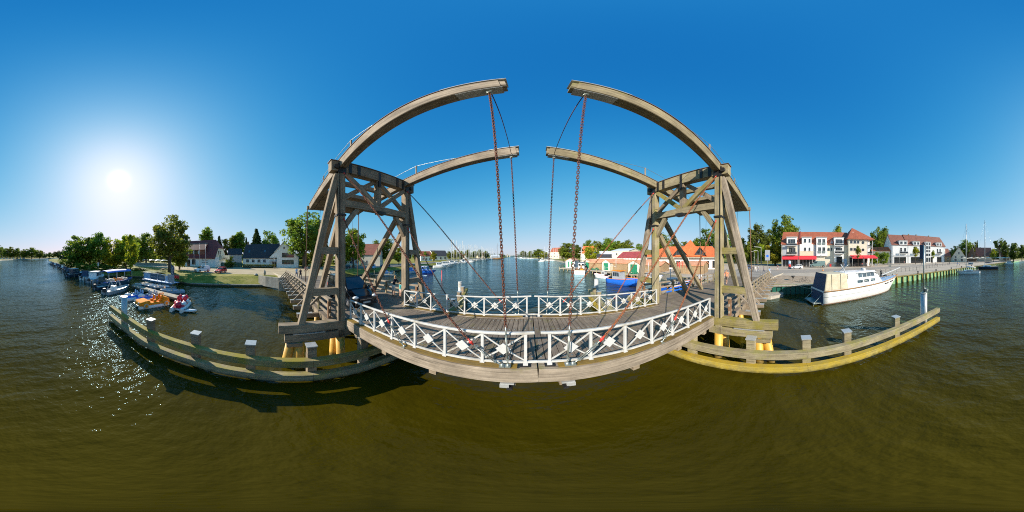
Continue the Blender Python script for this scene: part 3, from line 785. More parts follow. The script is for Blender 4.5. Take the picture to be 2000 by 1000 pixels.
# ================================================================== trees
KIND = {}
def leafcloud(mb, clumps, per, ls, r_):
    for (c, rc) in clumps:
        for _ in range(per):
            d = Vector((r_.gauss(0,1), r_.gauss(0,1), r_.gauss(0,1))); d.normalize()
            p = Vector(c)+Vector((d.x*rc[0], d.y*rc[1], d.z*rc[2]))*(r_.random()**.4)
            n = (d*.6+Vector((r_.gauss(0,.6), r_.gauss(0,.6), r_.gauss(.35,.6)))).normalized()
            a = n.orthogonal().normalized(); a.rotate(Matrix.Rotation(r_.random()*6.28, 3, n)); b = n.cross(a)
            s = ls*r_.uniform(.6, 1.35); k = len(mb.v)
            mb.v += [tuple(p-a*s*.5), tuple(p+b*s*.32+n*s*.08), tuple(p+a*s*.55), tuple(p-b*s*.32+n*s*.08)]
            mb.f.append((k,k+1,k+2,k+3)); mb.m.append(0); mb.uv.append([(0,0)]*4); mb.sm.append(False)
def crownkind(name, seed, cz, rx, rz, nclump, per, ls, cr, trunk_r, limbs, gap=0.0, conif=False):
    r_ = random.Random(seed); clumps = []
    if conif:
        for i in range(nclump):
            t = i/nclump; z = .12+.86*t; rr = rx*(1-t)*r_.uniform(.75, 1.1)+.01
            m = max(3, int(9*(1-t)))
            for k in range(m):
                an = 6.28*k/m+r_.random()
                clumps.append(((rr*.6*math.cos(an), rr*.6*math.sin(an), z-.03), (rr*.5, rr*.5, .022)))
    else:
        while len(clumps) < nclump:
            d = Vector((r_.gauss(0,1), r_.gauss(0,1), r_.gauss(0,1))).normalized(); q = r_.uniform(.45, .95)
            zz = d.z*q
            squash = 1 if zz > -.2 else 1-.45*(-zz-.2)
            p = (d.x*rx*q*squash, d.y*rx*q*squash, cz+zz*rz)
            s = cr*r_.uniform(.6, 1.25)
            clumps.append((p, (s*1.1, s*1.1, s*.8)))
    mb = MB(); leafcloud(mb, clumps, per, ls, r_)
    me = mb.mesh('crown', M['leaf_mid'])
    tb = MB()
    top = cz if not conif else .9
    pts = [(r_.uniform(-.01,.01)*k, r_.uniform(-.01,.01)*k, top*k/5) for k in range(6)]
    pts[0] = (0,0,-.03)
    tb.tube(pts, [trunk_r*1.25, trunk_r, trunk_r*.9, trunk_r*.75, trunk_r*.55, trunk_r*.3], 9)
    for c, s in sorted(clumps, key=lambda c: r_.random())[:limbs]:
        st = Vector((0,0,max(.18, min(c[2]-.18, top*.8)))); en = Vector(c); mid = st.lerp(en, .5)+Vector((0,0,.03))
        tb.tube([st, mid, en], [trunk_r*.5, trunk_r*.32, trunk_r*.1], 5)
    tm = tb.mesh('trunk', M['bark'])
    KIND[name] = (me, tm, rx)
crownkind('broad', 1, .55, .42, .45, 62, 75, .055, .115, .03, 14)
crownkind('broad2', 2, .53, .41, .46, 55, 75, .06, .125, .028, 12)
crownkind('oak', 3, .57, .41, .42, 90, 70, .042, .085, .034, 20)
crownkind('tall', 4, .53, .27, .46, 50, 75, .05, .10, .022, 10)
crownkind('poplar', 5, .53, .11, .46, 56, 60, .04, .058, .016, 8)
crownkind('conifer', 6, .5, .26, .5, 24, 34, .06, .1, .02, 0, conif=True)
crownkind('bush', 7, .46, .5, .48, 40, 60, .07, .15, .02, 6)
crownkind('young', 8, .66, .20, .32, 22, 45, .06, .09, .014, 6)
crownkind('airy', 9, .70, .42, .26, 30, 60, .05, .10, .03, 12)
def tree(kind, u, r, vtop, wpx, mat, label, zb=1.5, name=None, group=None):
    me, tm, rx = KIND[kind]
    h = HT(vtop, r)-zb; w_ = r*math.tan(R(wpx*.09))/rx/1.08
    name = name or {'poplar': 'poplar_tree', 'conifer': 'spruce_tree', 'bush': 'shrub', 'young': 'young_tree', 'oak': 'oak_tree'}.get(kind, 'broadleaf_tree')
    T = thing(name, label, 'shrub' if kind == 'bush' else 'tree', P(u, r, zb), rnd.random()*6.28, group)
    if not (name, mat) in _mc:
        pass
    key = ('crown', kind, mat)
    if key not in _mc:
        m2 = me.copy(); m2.materials.clear(); m2.materials.append(M[mat]); _mc[key] = m2
    c = bpy.data.objects.new('crown', _mc[key]); t = bpy.data.objects.new('trunk', tm)
    for o in (t, c):
        COL.objects.link(o); o.parent = T; o.scale = (w_, w_, h)
    return T

# ================================================================== houses (local frame: x along the front, seen left to right; y away from the viewer)
_wc = {}
def window(par, x, z, w_, h, y=0.0, nx=2, nz=1, side='front', fm='white', gm='glass', name='window', sx=0):
    key = (round(w_,2), round(h,2), nx, nz, fm, gm)
    if key not in _wc:
        mb = MB(); t = .07
        mb.b2((-w_/2,-.06,0), (w_/2,.03,t)); mb.b2((-w_/2,-.06,h-t), (w_/2,.03,h)); mb.b2((-w_/2,-.058,t), (-w_/2+t,.03,h-t)); mb.b2((w_/2-t,-.058,t), (w_/2,.03,h-t))
        for i in range(1, nx): mb.b2((-w_/2+w_*i/nx-.03,-.05,t), (-w_/2+w_*i/nx+.03,.02,h-t))
        for i in range(1, nz): mb.b2((-w_/2+t,-.045,h*i/nz-.025), (w_/2-t,.018,h*i/nz+.025))
        mb.b2((-w_/2-.08,-.13,-.06), (w_/2+.08,.0,-.005))
        pb = MB(); pb.b2((-w_/2+t,-.022,t), (w_/2-t,.012,h-t))
        _wc[key] = (mb.mesh(name, M[fm]), pb.mesh('pane', M[gm]))
    f, p = _wc[key]
    o = bpy.data.objects.new(name, f); q = bpy.data.objects.new('pane', p); COL.objects.link(o); COL.objects.link(q)
    q.parent = o; o.parent = par
    if side == 'front': o.location = (x, y, z)
    elif side == 'right': o.location = (sx, x, z); o.rotation_euler = (0,0,R(90))
    elif side == 'left': o.location = (sx, x, z); o.rotation_euler = (0,0,R(-90))
    return o
def gable_roof(mb, x0, x1, y0, y1, ze, zr, ov=.35, th=.18, m=0, axis='x', ridge=.5):
    """two tiled slopes; ridge along axis"""
    def V(a, b, z): return (a, b, z) if axis == 'x' else (b, a, z)
    ym = y0+(y1-y0)*ridge
    for (ya, sgn) in ((y0, -1), (y1, 1)):
        dz = (zr-ze)/abs(ya-ym); yo = ya+sgn*ov; zo = ze-dz*ov
        a0, a1 = x0-ov, x1+ov
        top = [V(a0,yo,zo+th), V(a1,yo,zo+th), V(a1,ym,zr+th), V(a0,ym,zr+th)]
        bot = [V(a0,yo,zo), V(a1,yo,zo), V(a1,ym,zr), V(a0,ym,zr)]
        b = len(mb.v); mb.v += top+bot
        for f in ((0,1,2,3),(7,6,5,4),(0,4,5,1),(1,5,6,2),(3,7,4,0)): mb.face([b+i for i in f], m)
    return mb
def hip_roof(mb, x0, x1, y0, y1, ze, zr, h0, h1, ov=.4, m=0):
    x0 -= ov; x1 += ov; y0 -= ov; y1 += ov; ym = (y0+y1)/2; b = len(mb.v)
    mb.v += [(x0,y0,ze),(x1,y0,ze),(x1,y1,ze),(x0,y1,ze),(x0+h0,ym,zr),(x1-h1,ym,zr),(x0,y0,ze-.15),(x1,y0,ze-.15),(x1,y1,ze-.15),(x0,y1,ze-.15)]
    for f in ((0,1,5,4),(1,2,5),(2,3,4,5),(3,0,4),(0,6,7,1),(1,7,8,2),(2,8,9,3),(3,9,6,0),(9,8,7,6)): mb.face([b+i for i in f], m)
    return mb
def gable_walls(mb, x0, x1, y0, y1, ze, zr, m=0, axis='x', z0=-.3):
    ym = (y0+y1)/2; xm = (x0+x1)/2
    if axis == 'x':
        for x in (x0, x1): mb.poly([(x,y0,z0),(x,y1,z0),(x,y1,ze),(x,ym,zr),(x,y0,ze)], m)
        for y in (y0, y1): mb.poly([(x0,y,z0),(x1,y,z0),(x1,y,ze),(x0,y,ze)], m)
    else:
        for y in (y0, y1): mb.poly([(x0,y,z0),(x1,y,z0),(x1,y,ze),(xm,y,zr),(x0,y,ze)], m)
        for x in (x0, x1): mb.poly([(x,y0,z0),(x,y1,z0),(x,y1,ze),(x,y0,ze)], m)
    return mb
def chimney(par, x, y, z0, z1, mat='brick'):
    mb = MB(); mb.b2((x-.3,y-.3,z0), (x+.3,y+.3,z1)); mb.b2((x-.36,y-.36,z1), (x+.36,y+.36,z1+.12)); return mb.build('chimney', M[mat], par)
def house_at(name, label, p0, p1, cat='house', group=None):
    T = thing(name, label, cat, p0, yaw_between(p0, p1), group)
    return T, (Vector(p1)-Vector(p0)).to_2d().length
def simple_house(name, label, u0, r0, u1, r1, veave, vridge, depth, wall, roof, axis='x', wins=(), zb=1.5, cat='house', hips=None, chim=None, doors=(), fm='white'):
    """wins: (x fraction, z, w, h)"""
    p0, p1 = P(u0, r0, zb), P(u1, r1, zb); T, W_ = house_at(name, label, p0, p1, cat)
    rm = (r0+r1)/2; ze = HT(veave, rm)-zb; zr = HT(vridge, rm+(depth/2 if axis == 'x' else 0))-zb
    mb = MB()
    if hips: mb.b2((0,0,-.3), (W_,depth,ze))
    else: gable_walls(mb, 0, W_, 0, depth, ze, zr, 0, axis)
    mb.build('wall', M[wall], T)
    mb = MB()
    if hips: hip_roof(mb, 0, W_, 0, depth, ze, zr, hips[0], hips[1])
    elif axis == 'x': gable_roof(mb, 0, W_, 0, depth, ze, zr, .3)
    else: gable_roof(mb, 0, depth, 0, W_, ze, zr, .3, axis='y')
    rf = mb.build('roof', M[roof], T)
    if chim: chimney(rf, W_*chim, depth*.5, zr-.8, zr+1.0)
    for (x, z, w_, h) in wins: window(T, x*W_, z, w_, h)
    for (x, w_, h, mat) in doors:
        mb = MB(); mb.b2((x*W_-w_/2,-.05,0), (x*W_+w_/2,.03,h)); mb.b2((x*W_-.02,-.07,0), (x*W_+.02,-.045,h)); d = mb.build('door', M[mat], T)
    return T, W_, ze, zr
# ================================================================== boats
def hull_secs(L, B, F, bowF, draft=.4, stern=.85, rake=.12, n=14, flare=.2):
    """x forward from stern 0 to bow L; returns gunwale-to-gunwale sections and a sheer function"""
    secs = []
    def half(t):
        if t < .45: return B/2*(stern+(1-stern)*(t/.45)**.8)
        s = (t-.45)/.55
        return B/2*max(0, 1-s**2.3)
    def sheer(t): return F+(bowF-F)*t**2
    for i in range(n+1):
        t = i/n; b = max(half(t), .012); z = sheer(t); xg = L*t; xw = L*t*(1-rake*t**3)
        bw = b*(1-flare*(.35+.65*t)); zk = -draft*(1-t**5*.9)
        half_ = [(xg, b, z), (xg*.5+xw*.5, (b+bw)/2, z*.5), (xw, bw, 0), (xw, bw*.72, zk*.6), (xw, .01, zk)]
        secs.append(half_+[(x, -y, zz) for x, y, zz in reversed(half_[:-1])])
    return secs, half, sheer
def make_hull(T, L, B, F, bowF, hull='gel', band='navy', bottom='darkhull', deckm='gel_clean', name='hull', deckdrop=.06, cockpit=None, **k):
    secs, half, sheer = hull_secs(L, B, F, bowF, **k)
    mb = MB(); mb.loft(secs, [0,0,1,1,1,1,0,0,0], False, True, True)
    h = mb.build(name, [M[hull], M[bottom]], T)
    mb = MB(); n = len(secs)
    for s0, s1 in zip(secs, secs[1:]):
        a, b, c, d = s0[0], s0[-1], s1[-1], s1[0]
        mb.poly([(a[0],a[1]*.97,a[2]-deckdrop), (b[0],b[1]*.97,b[2]-deckdrop), (c[0],c[1]*.97,c[2]-deckdrop), (d[0],d[1]*.97,d[2]-deckdrop)])
    mb.build('deck', M[deckm], T)
    mb = MB()
    for sg in (0, -1): mb.tube([(s[sg][0], s[sg][1], s[sg][2]) for s in secs], .05*min(1, L/9), 6)
    mb.build('rubbing_strake', M[band], T)
    return half, sheer
def cab(mb, x0, x1, w0, w1, z0, z1, rf=.3, rb=.1, tw=.85, m=0, taper=1.0):
    """trapezoid deckhouse from x0 (aft) to x1 (forward)"""
    b = len(mb.v)
    mb.v += [(x0,-w0/2,z0),(x1,-w0/2*taper,z0),(x1,w0/2*taper,z0),(x0,w0/2,z0),(x0+rb,-w0/2*tw,z1),(x1-rf,-w0/2*tw*taper,z1),(x1-rf,w0/2*tw*taper,z1),(x0+rb,w0/2*tw,z1)]
    for f in ((0,1,5,4),(1,2,6,5),(2,3,7,6),(3,0,4,7),(4,5,6,7),(3,2,1,0)): mb.face([b+i for i in f], m)
    return mb
def side_glass(T, x0, x1, w0, z0, z1, cz0, cz1, tw, rf=.3, xf=None, mat='glass_blue', n=1, front=True, taper=1.0, ex0=None, ex1=None):
    """windows lying on the sides of such a deckhouse, each a part"""
    def yw(x, z):
        t = (x-ex0)/(ex1-ex0) if ex0 is not None else 0
        return w0/2*(1-(1-tw)*(z-cz0)/(cz1-cz0))*(1+(taper-1)*max(0, min(1, t)))+.012
    g = (x1-x0)/n
    for i in range(n):
        a = x0+g*i+.04; b = x0+g*(i+1)-.04
        for s in (-1, 1):
            mb = MB(); sl = .12
            q = [(a, s*yw(a,z0), z0), (b, s*yw(b,z0), z0), (b-sl*(i == n-1), s*yw(b,z1), z1), (a+sl*(i == 0)*.5, s*yw(a,z1), z1)]
            mb.poly(q); mb.poly([(p[0], p[1]-s*.01, p[2]) for p in q])
            mb.build('window', M[mat], T)
def railing(mb, pts, h, r=.016, mid=True):
    mb.tube([(p[0], p[1], p[2]+h) for p in pts], r, 5)
    if mid: mb.tube([(p[0], p[1], p[2]+h*.5) for p in pts], r*.7, 4)
    for p in pts: mb.cyl(p, (p[0], p[1], p[2]+h), r*.9, n=5)

def sailboat(label, loc, rot, L=9.5, mast=13, hull='gel', cover='navy', group=None, bottom='darkhull'):
    T = thing('sailing_yacht', label, 'sailing yacht', loc, rot, group)
    half, sheer = make_hull(T, L, L*.32, L*.1, L*.125, hull, 'navy', bottom, stern=.6, rake=.16)
    mb = MB(); cab(mb, L*.30, L*.68, L*.2, 0, L*.09, L*.155, .9, .25, .8, taper=.6); mb.build('cabin', M['gel_clean'], T)
    side_glass(T, L*.36, L*.58, L*.2, L*.11, L*.14, L*.09, L*.155, .8, n=2, taper=.6, ex0=L*.3, ex1=L*.68)
    mb = MB(); mb.cyl((L*.56,0,L*.15), (L*.56,0,mast), .15, .12, 8); mb.beam((L*.56,-.9,mast*.58), (L*.56,.9,mast*.58), .05, .03); mb.cyl((L*.56,0,L*.24), (L*.16,0,L*.22), .05, n=6)
    mb.build('mast', M['white'], T)
    mb = MB()
    for q in ((L*.99,0,sheer(1)), (.1,0,sheer(0)), (L*.5,L*.15,L*.1), (L*.5,-L*.15,L*.1)): mb.cyl((L*.56,0,mast*.98 if q[1] == 0 else mast*.9), q, .02, n=4)
    mb.build('rigging', M['galv'], T)
    mb = MB(); mb.tube([(L*.54,0,L*.275), (L*.4,0,L*.27), (L*.17,0,L*.245)], [.16,.2,.09], 8); mb.build('sail_cover', M[cover], T)
    mb = MB(); railing(mb, [(L*.1,L*.11,sheer(.1)), (L*.35,L*.155,sheer(.35)), (L*.6,L*.14,sheer(.6)), (L*.85,L*.06,sheer(.85)), (L*.97,0,sheer(.97)), (L*.85,-L*.06,sheer(.85)), (L*.6,-L*.14,sheer(.6)), (L*.35,-L*.155,sheer(.35)), (L*.1,-L*.11,sheer(.1))], .6); mb.build('guard_rail', M['galv'], T)
    return T
def cruiser(label, loc, rot, L=7.5, hull='darkhull', top='gel_clean', canvas='navy', group=None, hard=True, bottom='black', name='motor_cruiser'):
    T = thing(name, label, 'motor boat', loc, rot, group)
    half, sheer = make_hull(T, L, L*.35, L*.13, L*.19, hull, 'white', bottom, stern=.92, rake=.2)
    z = L*.13
    mb = MB(); cab(mb, L*.42, L*.86, L*.26, 0, z-.05, z+L*.06, 1.0, .1, .8, taper=.45); mb.build('foredeck_cabin', M['gel_clean'], T)
    if hard:
        mb = MB(); cab(mb, L*.2, L*.62, L*.29, 0, z-.05, z+L*.2, L*.12, .1, .82); mb.build('wheelhouse', M[top], T)
        side_glass(T, L*.24, L*.54, L*.29, z+L*.075, z+L*.175, z-.05, z+L*.2, .82, n=3)
        mb = MB(); cab(mb, L*.17, L*.53, L*.27, 0, z+L*.2, z+L*.215, .05, .02, .95); mb.build('roof', M['white'], T)
        mb = MB(); mb.poly([(L*.617,-L*.12,z+.25),(L*.617,L*.12,z+.25),(L*.525,L*.11,z+L*.18),(L*.525,-L*.11,z+L*.18)]); mb.build('windscreen', M['glass_blue'], T)
    else:
        mb = MB(); cab(mb, L*.14, L*.55, L*.3, 0, z, z+L*.19, L*.16, .25, .72); mb.build('canopy', M[canvas], T)
        side_glass(T, L*.22, L*.45, L*.3, z+L*.05, z+L*.14, z, z+L*.19, .72, n=2, mat='gel')
    mb = MB(); railing(mb, [(L*.55,L*.16,sheer(.55)), (L*.75,L*.12,sheer(.75)), (L*.95,.05,sheer(.95)), (L*.95,-.05,sheer(.95)), (L*.75,-L*.12,sheer(.75)), (L*.55,-L*.16,sheer(.55))], .5); mb.build('bow_rail', M['galv'], T)
    outboard(T, -.15, 0, .5)
    return T
def outboard(T, x, y, z, s=1.0):
    mb = MB(); cab(mb, x-.32*s, x+.25*s, .42*s, 0, z+.1, z+.62*s, .1, .12, .75); mb.build('outboard_motor', M['black'], T)
    mb = MB(); mb.box((x-.05,y,z-.35), (.2*s,.12*s,.95)); mb.build('motor_leg', M['greyhull'], T)
def rowboat(label, loc, rot, L=4.2, hull='light_blue', inside='tealhull', group=None):
    T = thing('rowing_boat', label, 'rowing boat', loc, rot, group)
    secs, half, sheer = hull_secs(L, 1.5, .42, .62, draft=.12, stern=.7)
    mb = MB(); mb.loft(secs, 0, False, True, True); mb.build('hull', M[hull], T)
    mb = MB()
    inner = [[(p[0]*.97+.06, p[1]*.9, max(p[2], .1)-.0) for p in s] for s in secs]
    for s0, s1 in zip(secs, secs[1:]):
        mb.poly([(s0[0][0],s0[0][1]*.92,.2),(s0[-1][0],s0[-1][1]*.92,.2),(s1[-1][0],s1[-1][1]*.92,.2),(s1[0][0],s1[0][1]*.92,.2)])
    mb.build('floor', M[inside], T)
    for x in (.8, 2.0, 3.1):
        mb = MB(); mb.box((x,0,.40), (.28,1.15,.04)); mb.build('thwart', M['teak'], T)
    mb = MB()
    for sg in (0, -1): mb.tube([s[sg] for s in secs], .035, 5)
    mb.build('gunwale', M['gel'], T)
    return T
# ================================================================== cars
def wheel(T, x, y, r, s):
    mb = MB(); mb.cyl((x, y-.1, r), (x, y+.1, r), r, n=18)
    w_ = mb.build('wheel', M['tyre'], T)
    mb = MB(); mb.cyl((x, y-.108 if s < 0 else y+.07, r), (x, y-.07 if s < 0 else y+.108, r), r*.62, n=14)
    for k in range(5):
        a = 2*PI*k/5; mb.beam((x, y+s*.11, r), (x+math.cos(a)*r*.55, y+s*.11, r+math.sin(a)*r*.55), .05, .02, up=(0,1,0))
    mb.build('rim', M['alloy'], w_)
def car(label, loc, rot, L=4.2, Wd=1.75, H=1.5, body='red', style='hatch', name='parked_car', group=None, cat='car', cargo=False):
    """x forward; origin on the ground under the middle"""
    T = thing(name, label, cat, loc, rot, group)
    h = L/2; zb = .22; belt = .62*H if style != 'van' else .60*H
    hood = belt*.93; r = .33*(H/1.5)**.5; fa, ra = h-.85, -h+.85
    def arch(cx): return [(cx+(r+.07)*math.cos(PI*k/8), r+(r+.07)*math.sin(PI*k/8)) for k in range(9)]
    wsx = h-(1.25 if style != 'van' else .92)
    prof = [(-h+.06,zb)]+[p for p in reversed(arch(ra)) if p[1] > zb]+[p for p in reversed(arch(fa)) if p[1] > zb]+[(h-.06,zb),(h,.42),(h-.03,.52*hood+.16),(h-.16,.80*hood),(h-.55,.93*hood),(wsx,belt),(-h+.12,belt+.02),(-h,.72*belt),(-h,.4)]
    mb = MB(); secs = []
    for t in (-1, -.97, -.86, -.6, 0, .6, .86, .97, 1):
        q = abs(t)**5; sec = []
        for (x, z) in prof:
            top = max(0, (z-.5*belt)/(.5*belt)); f = 1-(.13 if x > 0 else .05)*q*(.35+.65*(abs(x)/h)**2)
            sec.append((x*f, t*Wd/2*(1-.05*top*q), z-.05*top*q))
        secs.append(sec)
    mb.loft(secs, 0, True, True, True, smooth=False)
    bo = mb.build('body', M[body], T, bevel=.03)
    # glasshouse: pillars + roof in body colour, glass panels set in it
    rx0, rx1 = (-h+.35, wsx-.75) if style == 'hatch' else ((-h+.16, wsx-1.15))
    tw = .84
    def gy(z): return (Wd/2-.06)*(1-(1-tw)*(z-belt)/(H-belt))
    b0, b1 = -h+.12, wsx
    mb = MB(); q = len(mb.v)
    mb.v += [(b0,-gy(belt),belt),(b1,-gy(belt),belt),(b1,gy(belt),belt),(b0,gy(belt),belt),(rx0,-gy(H),H),(rx1,-gy(H),H),(rx1,gy(H),H),(rx0,gy(H),H)]
    for f in ((0,1,5,4),(1,2,6,5),(2,3,7,6),(3,0,4,7),(4,5,6,7)): mb.face([q+i for i in f])
    mb.build('roof', M[body], T, bevel=.05)
    def lerp(a, b, t): return tuple(a[i]+(b[i]-a[i])*t for i in range(3))
    for s in (-1, 1):
        A0, A1, B0, B1 = (b0,s*gy(belt),belt), (b1,s*gy(belt),belt), (rx0,s*gy(H),H), (rx1,s*gy(H),H)
        segs = [(.05,.36),(.39,.66),(.69,.95)] if not cargo else [(.70,.95)]
        for (t0, t1) in segs:
            mb = MB(); lo, hi = .1, .86
            pts = [lerp(lerp(A0,A1,t0),lerp(B0,B1,t0),lo), lerp(lerp(A0,A1,t1),lerp(B0,B1,t1),lo), lerp(lerp(A0,A1,t1),lerp(B0,B1,t1),hi), lerp(lerp(A0,A1,t0),lerp(B0,B1,t0),hi)]
            mb.poly([(p[0],p[1]+s*.016,p[2]) for p in pts]); mb.poly([(p[0],p[1]-s*.01,p[2]) for p in pts]); mb.build('side_window', M['carglass'], T)
    for nm, (lx, ux, sg) in (('windscreen', (b1, rx1, 1)), ('rear_window', (b0, rx0, -1))):
        if nm == 'rear_window' and cargo: continue
        mb = MB(); pts = []
        for t, z in ((.08,0),(.9,1)):
            x = lx+(ux-lx)*t+sg*.02; zz = belt+(H-belt)*t+.012; y = gy(zz)*.9
            pts += [(x,-y,zz),(x,y,zz)] if z == 0 else [(x,y,zz),(x,-y,zz)]
        mb.poly(pts); mb.poly([(p[0]-sg*.02,p[1],p[2]-.01) for p in pts]); mb.build(nm, M['carglass'], T)
    for s in (-1, 1):
        mb = MB(); mb.ball((h-.16, s*(Wd/2-.26), hood*.74), (.15,.2,.1), 10, 6); mb.build('headlight', M['gel_clean'], T)
        mb = MB(); mb.box((-h+.0, s*(Wd/2-.2), belt*.85), (.06,.2,.24)); mb.build('tail_light', M['red'], T)
        mb = MB(); mb.box((wsx-.3, s*(Wd/2+.08), belt+.08), (.12,.2,.14)); mb.build('wing_mirror', M[body], T, bevel=.03)
        for x in (fa, ra): wheel(T, x, s*(Wd/2-.12), r, s)
    mb = MB(); mb.box((h-.005,0,hood*.62), (.05,Wd*.5,.16)); mb.box((h+.012,0,hood*.62), (.02,Wd*.5,.03), 1); mb.box((h-.02,0,.34), (.08,Wd*.8,.18)); mb.build('grille', [M['black'], M['alloy']], T)
    mb = MB(); mb.box((h+.03,0,.44), (.02,.52,.11)); mb.build('number_plate', M['white'], T)
    return T
# ================================================================== people
def person(label, loc, rot, shirt=(.05,.06,.12), legs=(.75,.74,.72), hair='hair_dark', h=1.7, pose='stand', shorts=True, hat=None, group=None):
    """one continuous skinned body; faces local +x"""
    T = thing('person', label, 'person', loc, rot, group); k = h/1.7
    J = {}; E_ = []; Rr = {}
    def v(n, p, r, par=None):
        J[n] = Vector(p)*k; Rr[n] = r*k
        if par: E_.append((par, n))
    st = .0 if pose in ('stand', 'lean') else .22
    ln = .22 if pose == 'lean' else 0
    v('pel', (0,0,.92), .125); v('waist', (ln*.15,0,1.08), .115, 'pel'); v('chest', (ln*.55,0,1.28), .135, 'waist'); v('collar', (ln*.85,0,1.42), .085, 'chest'); v('neck', (ln,0,1.48), .048, 'collar')
    v('jaw', (ln+.035,0,1.545), .07, 'neck'); v('head', (ln+.015,0,1.63), .088, 'jaw'); v('crown', (ln+.005,0,1.69), .055, 'head')
    for s, sg in (('l', 1), ('r', -1)):
        f = st*sg
        v(s+'hip', (0,sg*.10,.86), .098, 'pel'); v(s+'knee', (f*.9+.02,sg*.105,.48), .058, s+'hip'); v(s+'calf', (f*.9-.03,sg*.105,.33), .055, s+'knee'); v(s+'ank', (f*1.5-.02*sg,sg*.105,.08), .036, s+'calf'); v(s+'toe', (f*1.5+.16,sg*.115,.035), .034, s+'ank')
        v(s+'sho', (ln*.75,sg*.18,1.39), .062, 'collar')
        if pose == 'lean' : el, ha = (ln+.18,sg*.22,1.17), (ln+.40,sg*.12,1.10)
        elif pose == 'walk': el, ha = (-f*.5,sg*.24,1.13), (-f*.6+.10,sg*.25,.91)
        else: el, ha = (.0,sg*.25,1.13), (.06,sg*.26,.89)
        v(s+'elb', el, .043, s+'sho'); v(s+'wri', ha, .030, s+'elb')
        d = (Vector(ha)-Vector(el)).normalized(); pl = Vector(ha)+d*.05
        v(s+'palm', pl, .034, s+'wri')
        for q in range(4):
            L_ = (.075,.088,.082,.062)[q]; off = Vector((.03-.02*q, 0, 0)) if pose != 'lean' else Vector((0,.03-.02*q,0))
            v(s+'f%d' % q, pl+off+d*.03, .011, s+'palm'); v(s+'g%d' % q, pl+off*1.1+d*(.03+L_*.7)+Vector((0,-sg*.015,0)), .009, s+'f%d' % q)
        v(s+'t0', Vector(ha)+d*.03+Vector((.035,0,.01)), .012, s+'wri'); v(s+'t1', Vector(ha)+d*.07+Vector((.05,-sg*.01,0)), .010, s+'t0')
    names = list(J); me = bpy.data.meshes.new('body'); me.from_pydata([J[n] for n in names], [(names.index(a), names.index(b)) for a, b in E_], [])
    o = bpy.data.objects.new('body', me); COL.objects.link(o)
    md = o.modifiers.new('Skin', 'SKIN'); md.use_smooth_shade = True
    for i, n in enumerate(names): me.skin_vertices[0].data[i].radius = (Rr[n], Rr[n])
    me.skin_vertices[0].data[0].use_root = True
    sd = o.modifiers.new('Sub', 'SUBSURF'); sd.levels = 1; sd.render_levels = 1
    dg = bpy.context.evaluated_depsgraph_get()
    m2 = bpy.data.meshes.new_from_object(o.evaluated_get(dg)); bpy.data.objects.remove(o)
    hx = 'c%02d%02d%02d' % tuple(int(c*99) for c in shirt); lx = 'c%02d%02d%02d' % tuple(int(c*99) for c in legs)
    m2.materials.clear()
    for mm in (M['skin'], paint('cloth_'+hx, shirt, .85, 0, .2, 8), paint('cloth_'+lx, legs, .85, 0, .15, 8), paint('shoe_leather', (.06,.05,.05), .7)): m2.materials.append(mm)
    for p in m2.polygons:
        c = p.center/k; p.use_smooth = True
        arm = abs(c.y) > .205
        if c.z < .075: mi = 3
        elif c.z < .97 and not arm: mi = 2 if (c.z > .52 or not shorts) else 0
        elif c.z < 1.455 and not (arm and c.z < 1.22): mi = 1
        else: mi = 0
        p.material_index = mi
    b = bpy.data.objects.new('body', m2); COL.objects.link(b); b.parent = T
    mb = MB(); mb.ball((ln*k-.018*k,0,1.655*k), (.098*k,.092*k,.095*k), 12, 8); mb.tube([(ln*k-.07*k,0,1.62*k), (ln*k-.075*k,0,1.5*k)], [.06*k,.04*k], 7)
    mb.build('hair', M[hair], T)
    mb = MB(); mb.ball(((ln+.108)*k,0,1.60*k), (.018*k,.014*k,.022*k), 6, 5); mb.build('nose', M['skin'], T)
    for sg in (-1, 1):
        mb = MB(); mb.ball(((ln+.0)*k,sg*.088*k,1.605*k), (.022*k,.012*k,.03*k), 6, 5); mb.build('ear', M['skin'], T)
    if hat:
        mb = MB(); mb.lathe([(.20*k,0),(.19*k,.02*k),(.10*k,.03*k),(.095*k,.10*k),(.01,.13*k)], (ln*k,0,1.66*k), 14); mb.build('hat', M[hat], T)
    return T
# ================================================================== small street things
def lamp_post(label, loc, h=4.5, arm=.7, rot=0, group=None, style='arm'):
    T = thing('street_lamp', label, 'street lamp', loc, rot, group)
    mb = MB(); mb.cyl((0,0,0), (0,0,h), .06, .04, 8); mb.cyl((0,0,0), (0,0,.5), .085, n=8); mb.build('post', M['zinc'], T)
    mb = MB()
    if style == 'arm': mb.beam((-.05,0,h), (-arm-.35,0,h+.12), .28, .09)
    else: mb.lathe([(.02,0),(.17,.06),(.2,.28),(.12,.36),(.02,.42)], (0,0,h), 12)
    mb.build('lamp_head', M['white'], T); return T
def sign_post(label, loc, rot, w_, h, zc, mat='white', group=None, name='sign', face=None):
    T = thing(name, label, 'sign', loc, rot, group)
    mb = MB(); mb.cyl((0,.03,0), (0,.03,zc+h/2), .03, n=7); mb.build('post', M['galv'], T)
    mb = MB(); mb.box((0,-.02,zc), (w_,.03,h)); p = mb.build('panel', M[mat], T)
    return T, p
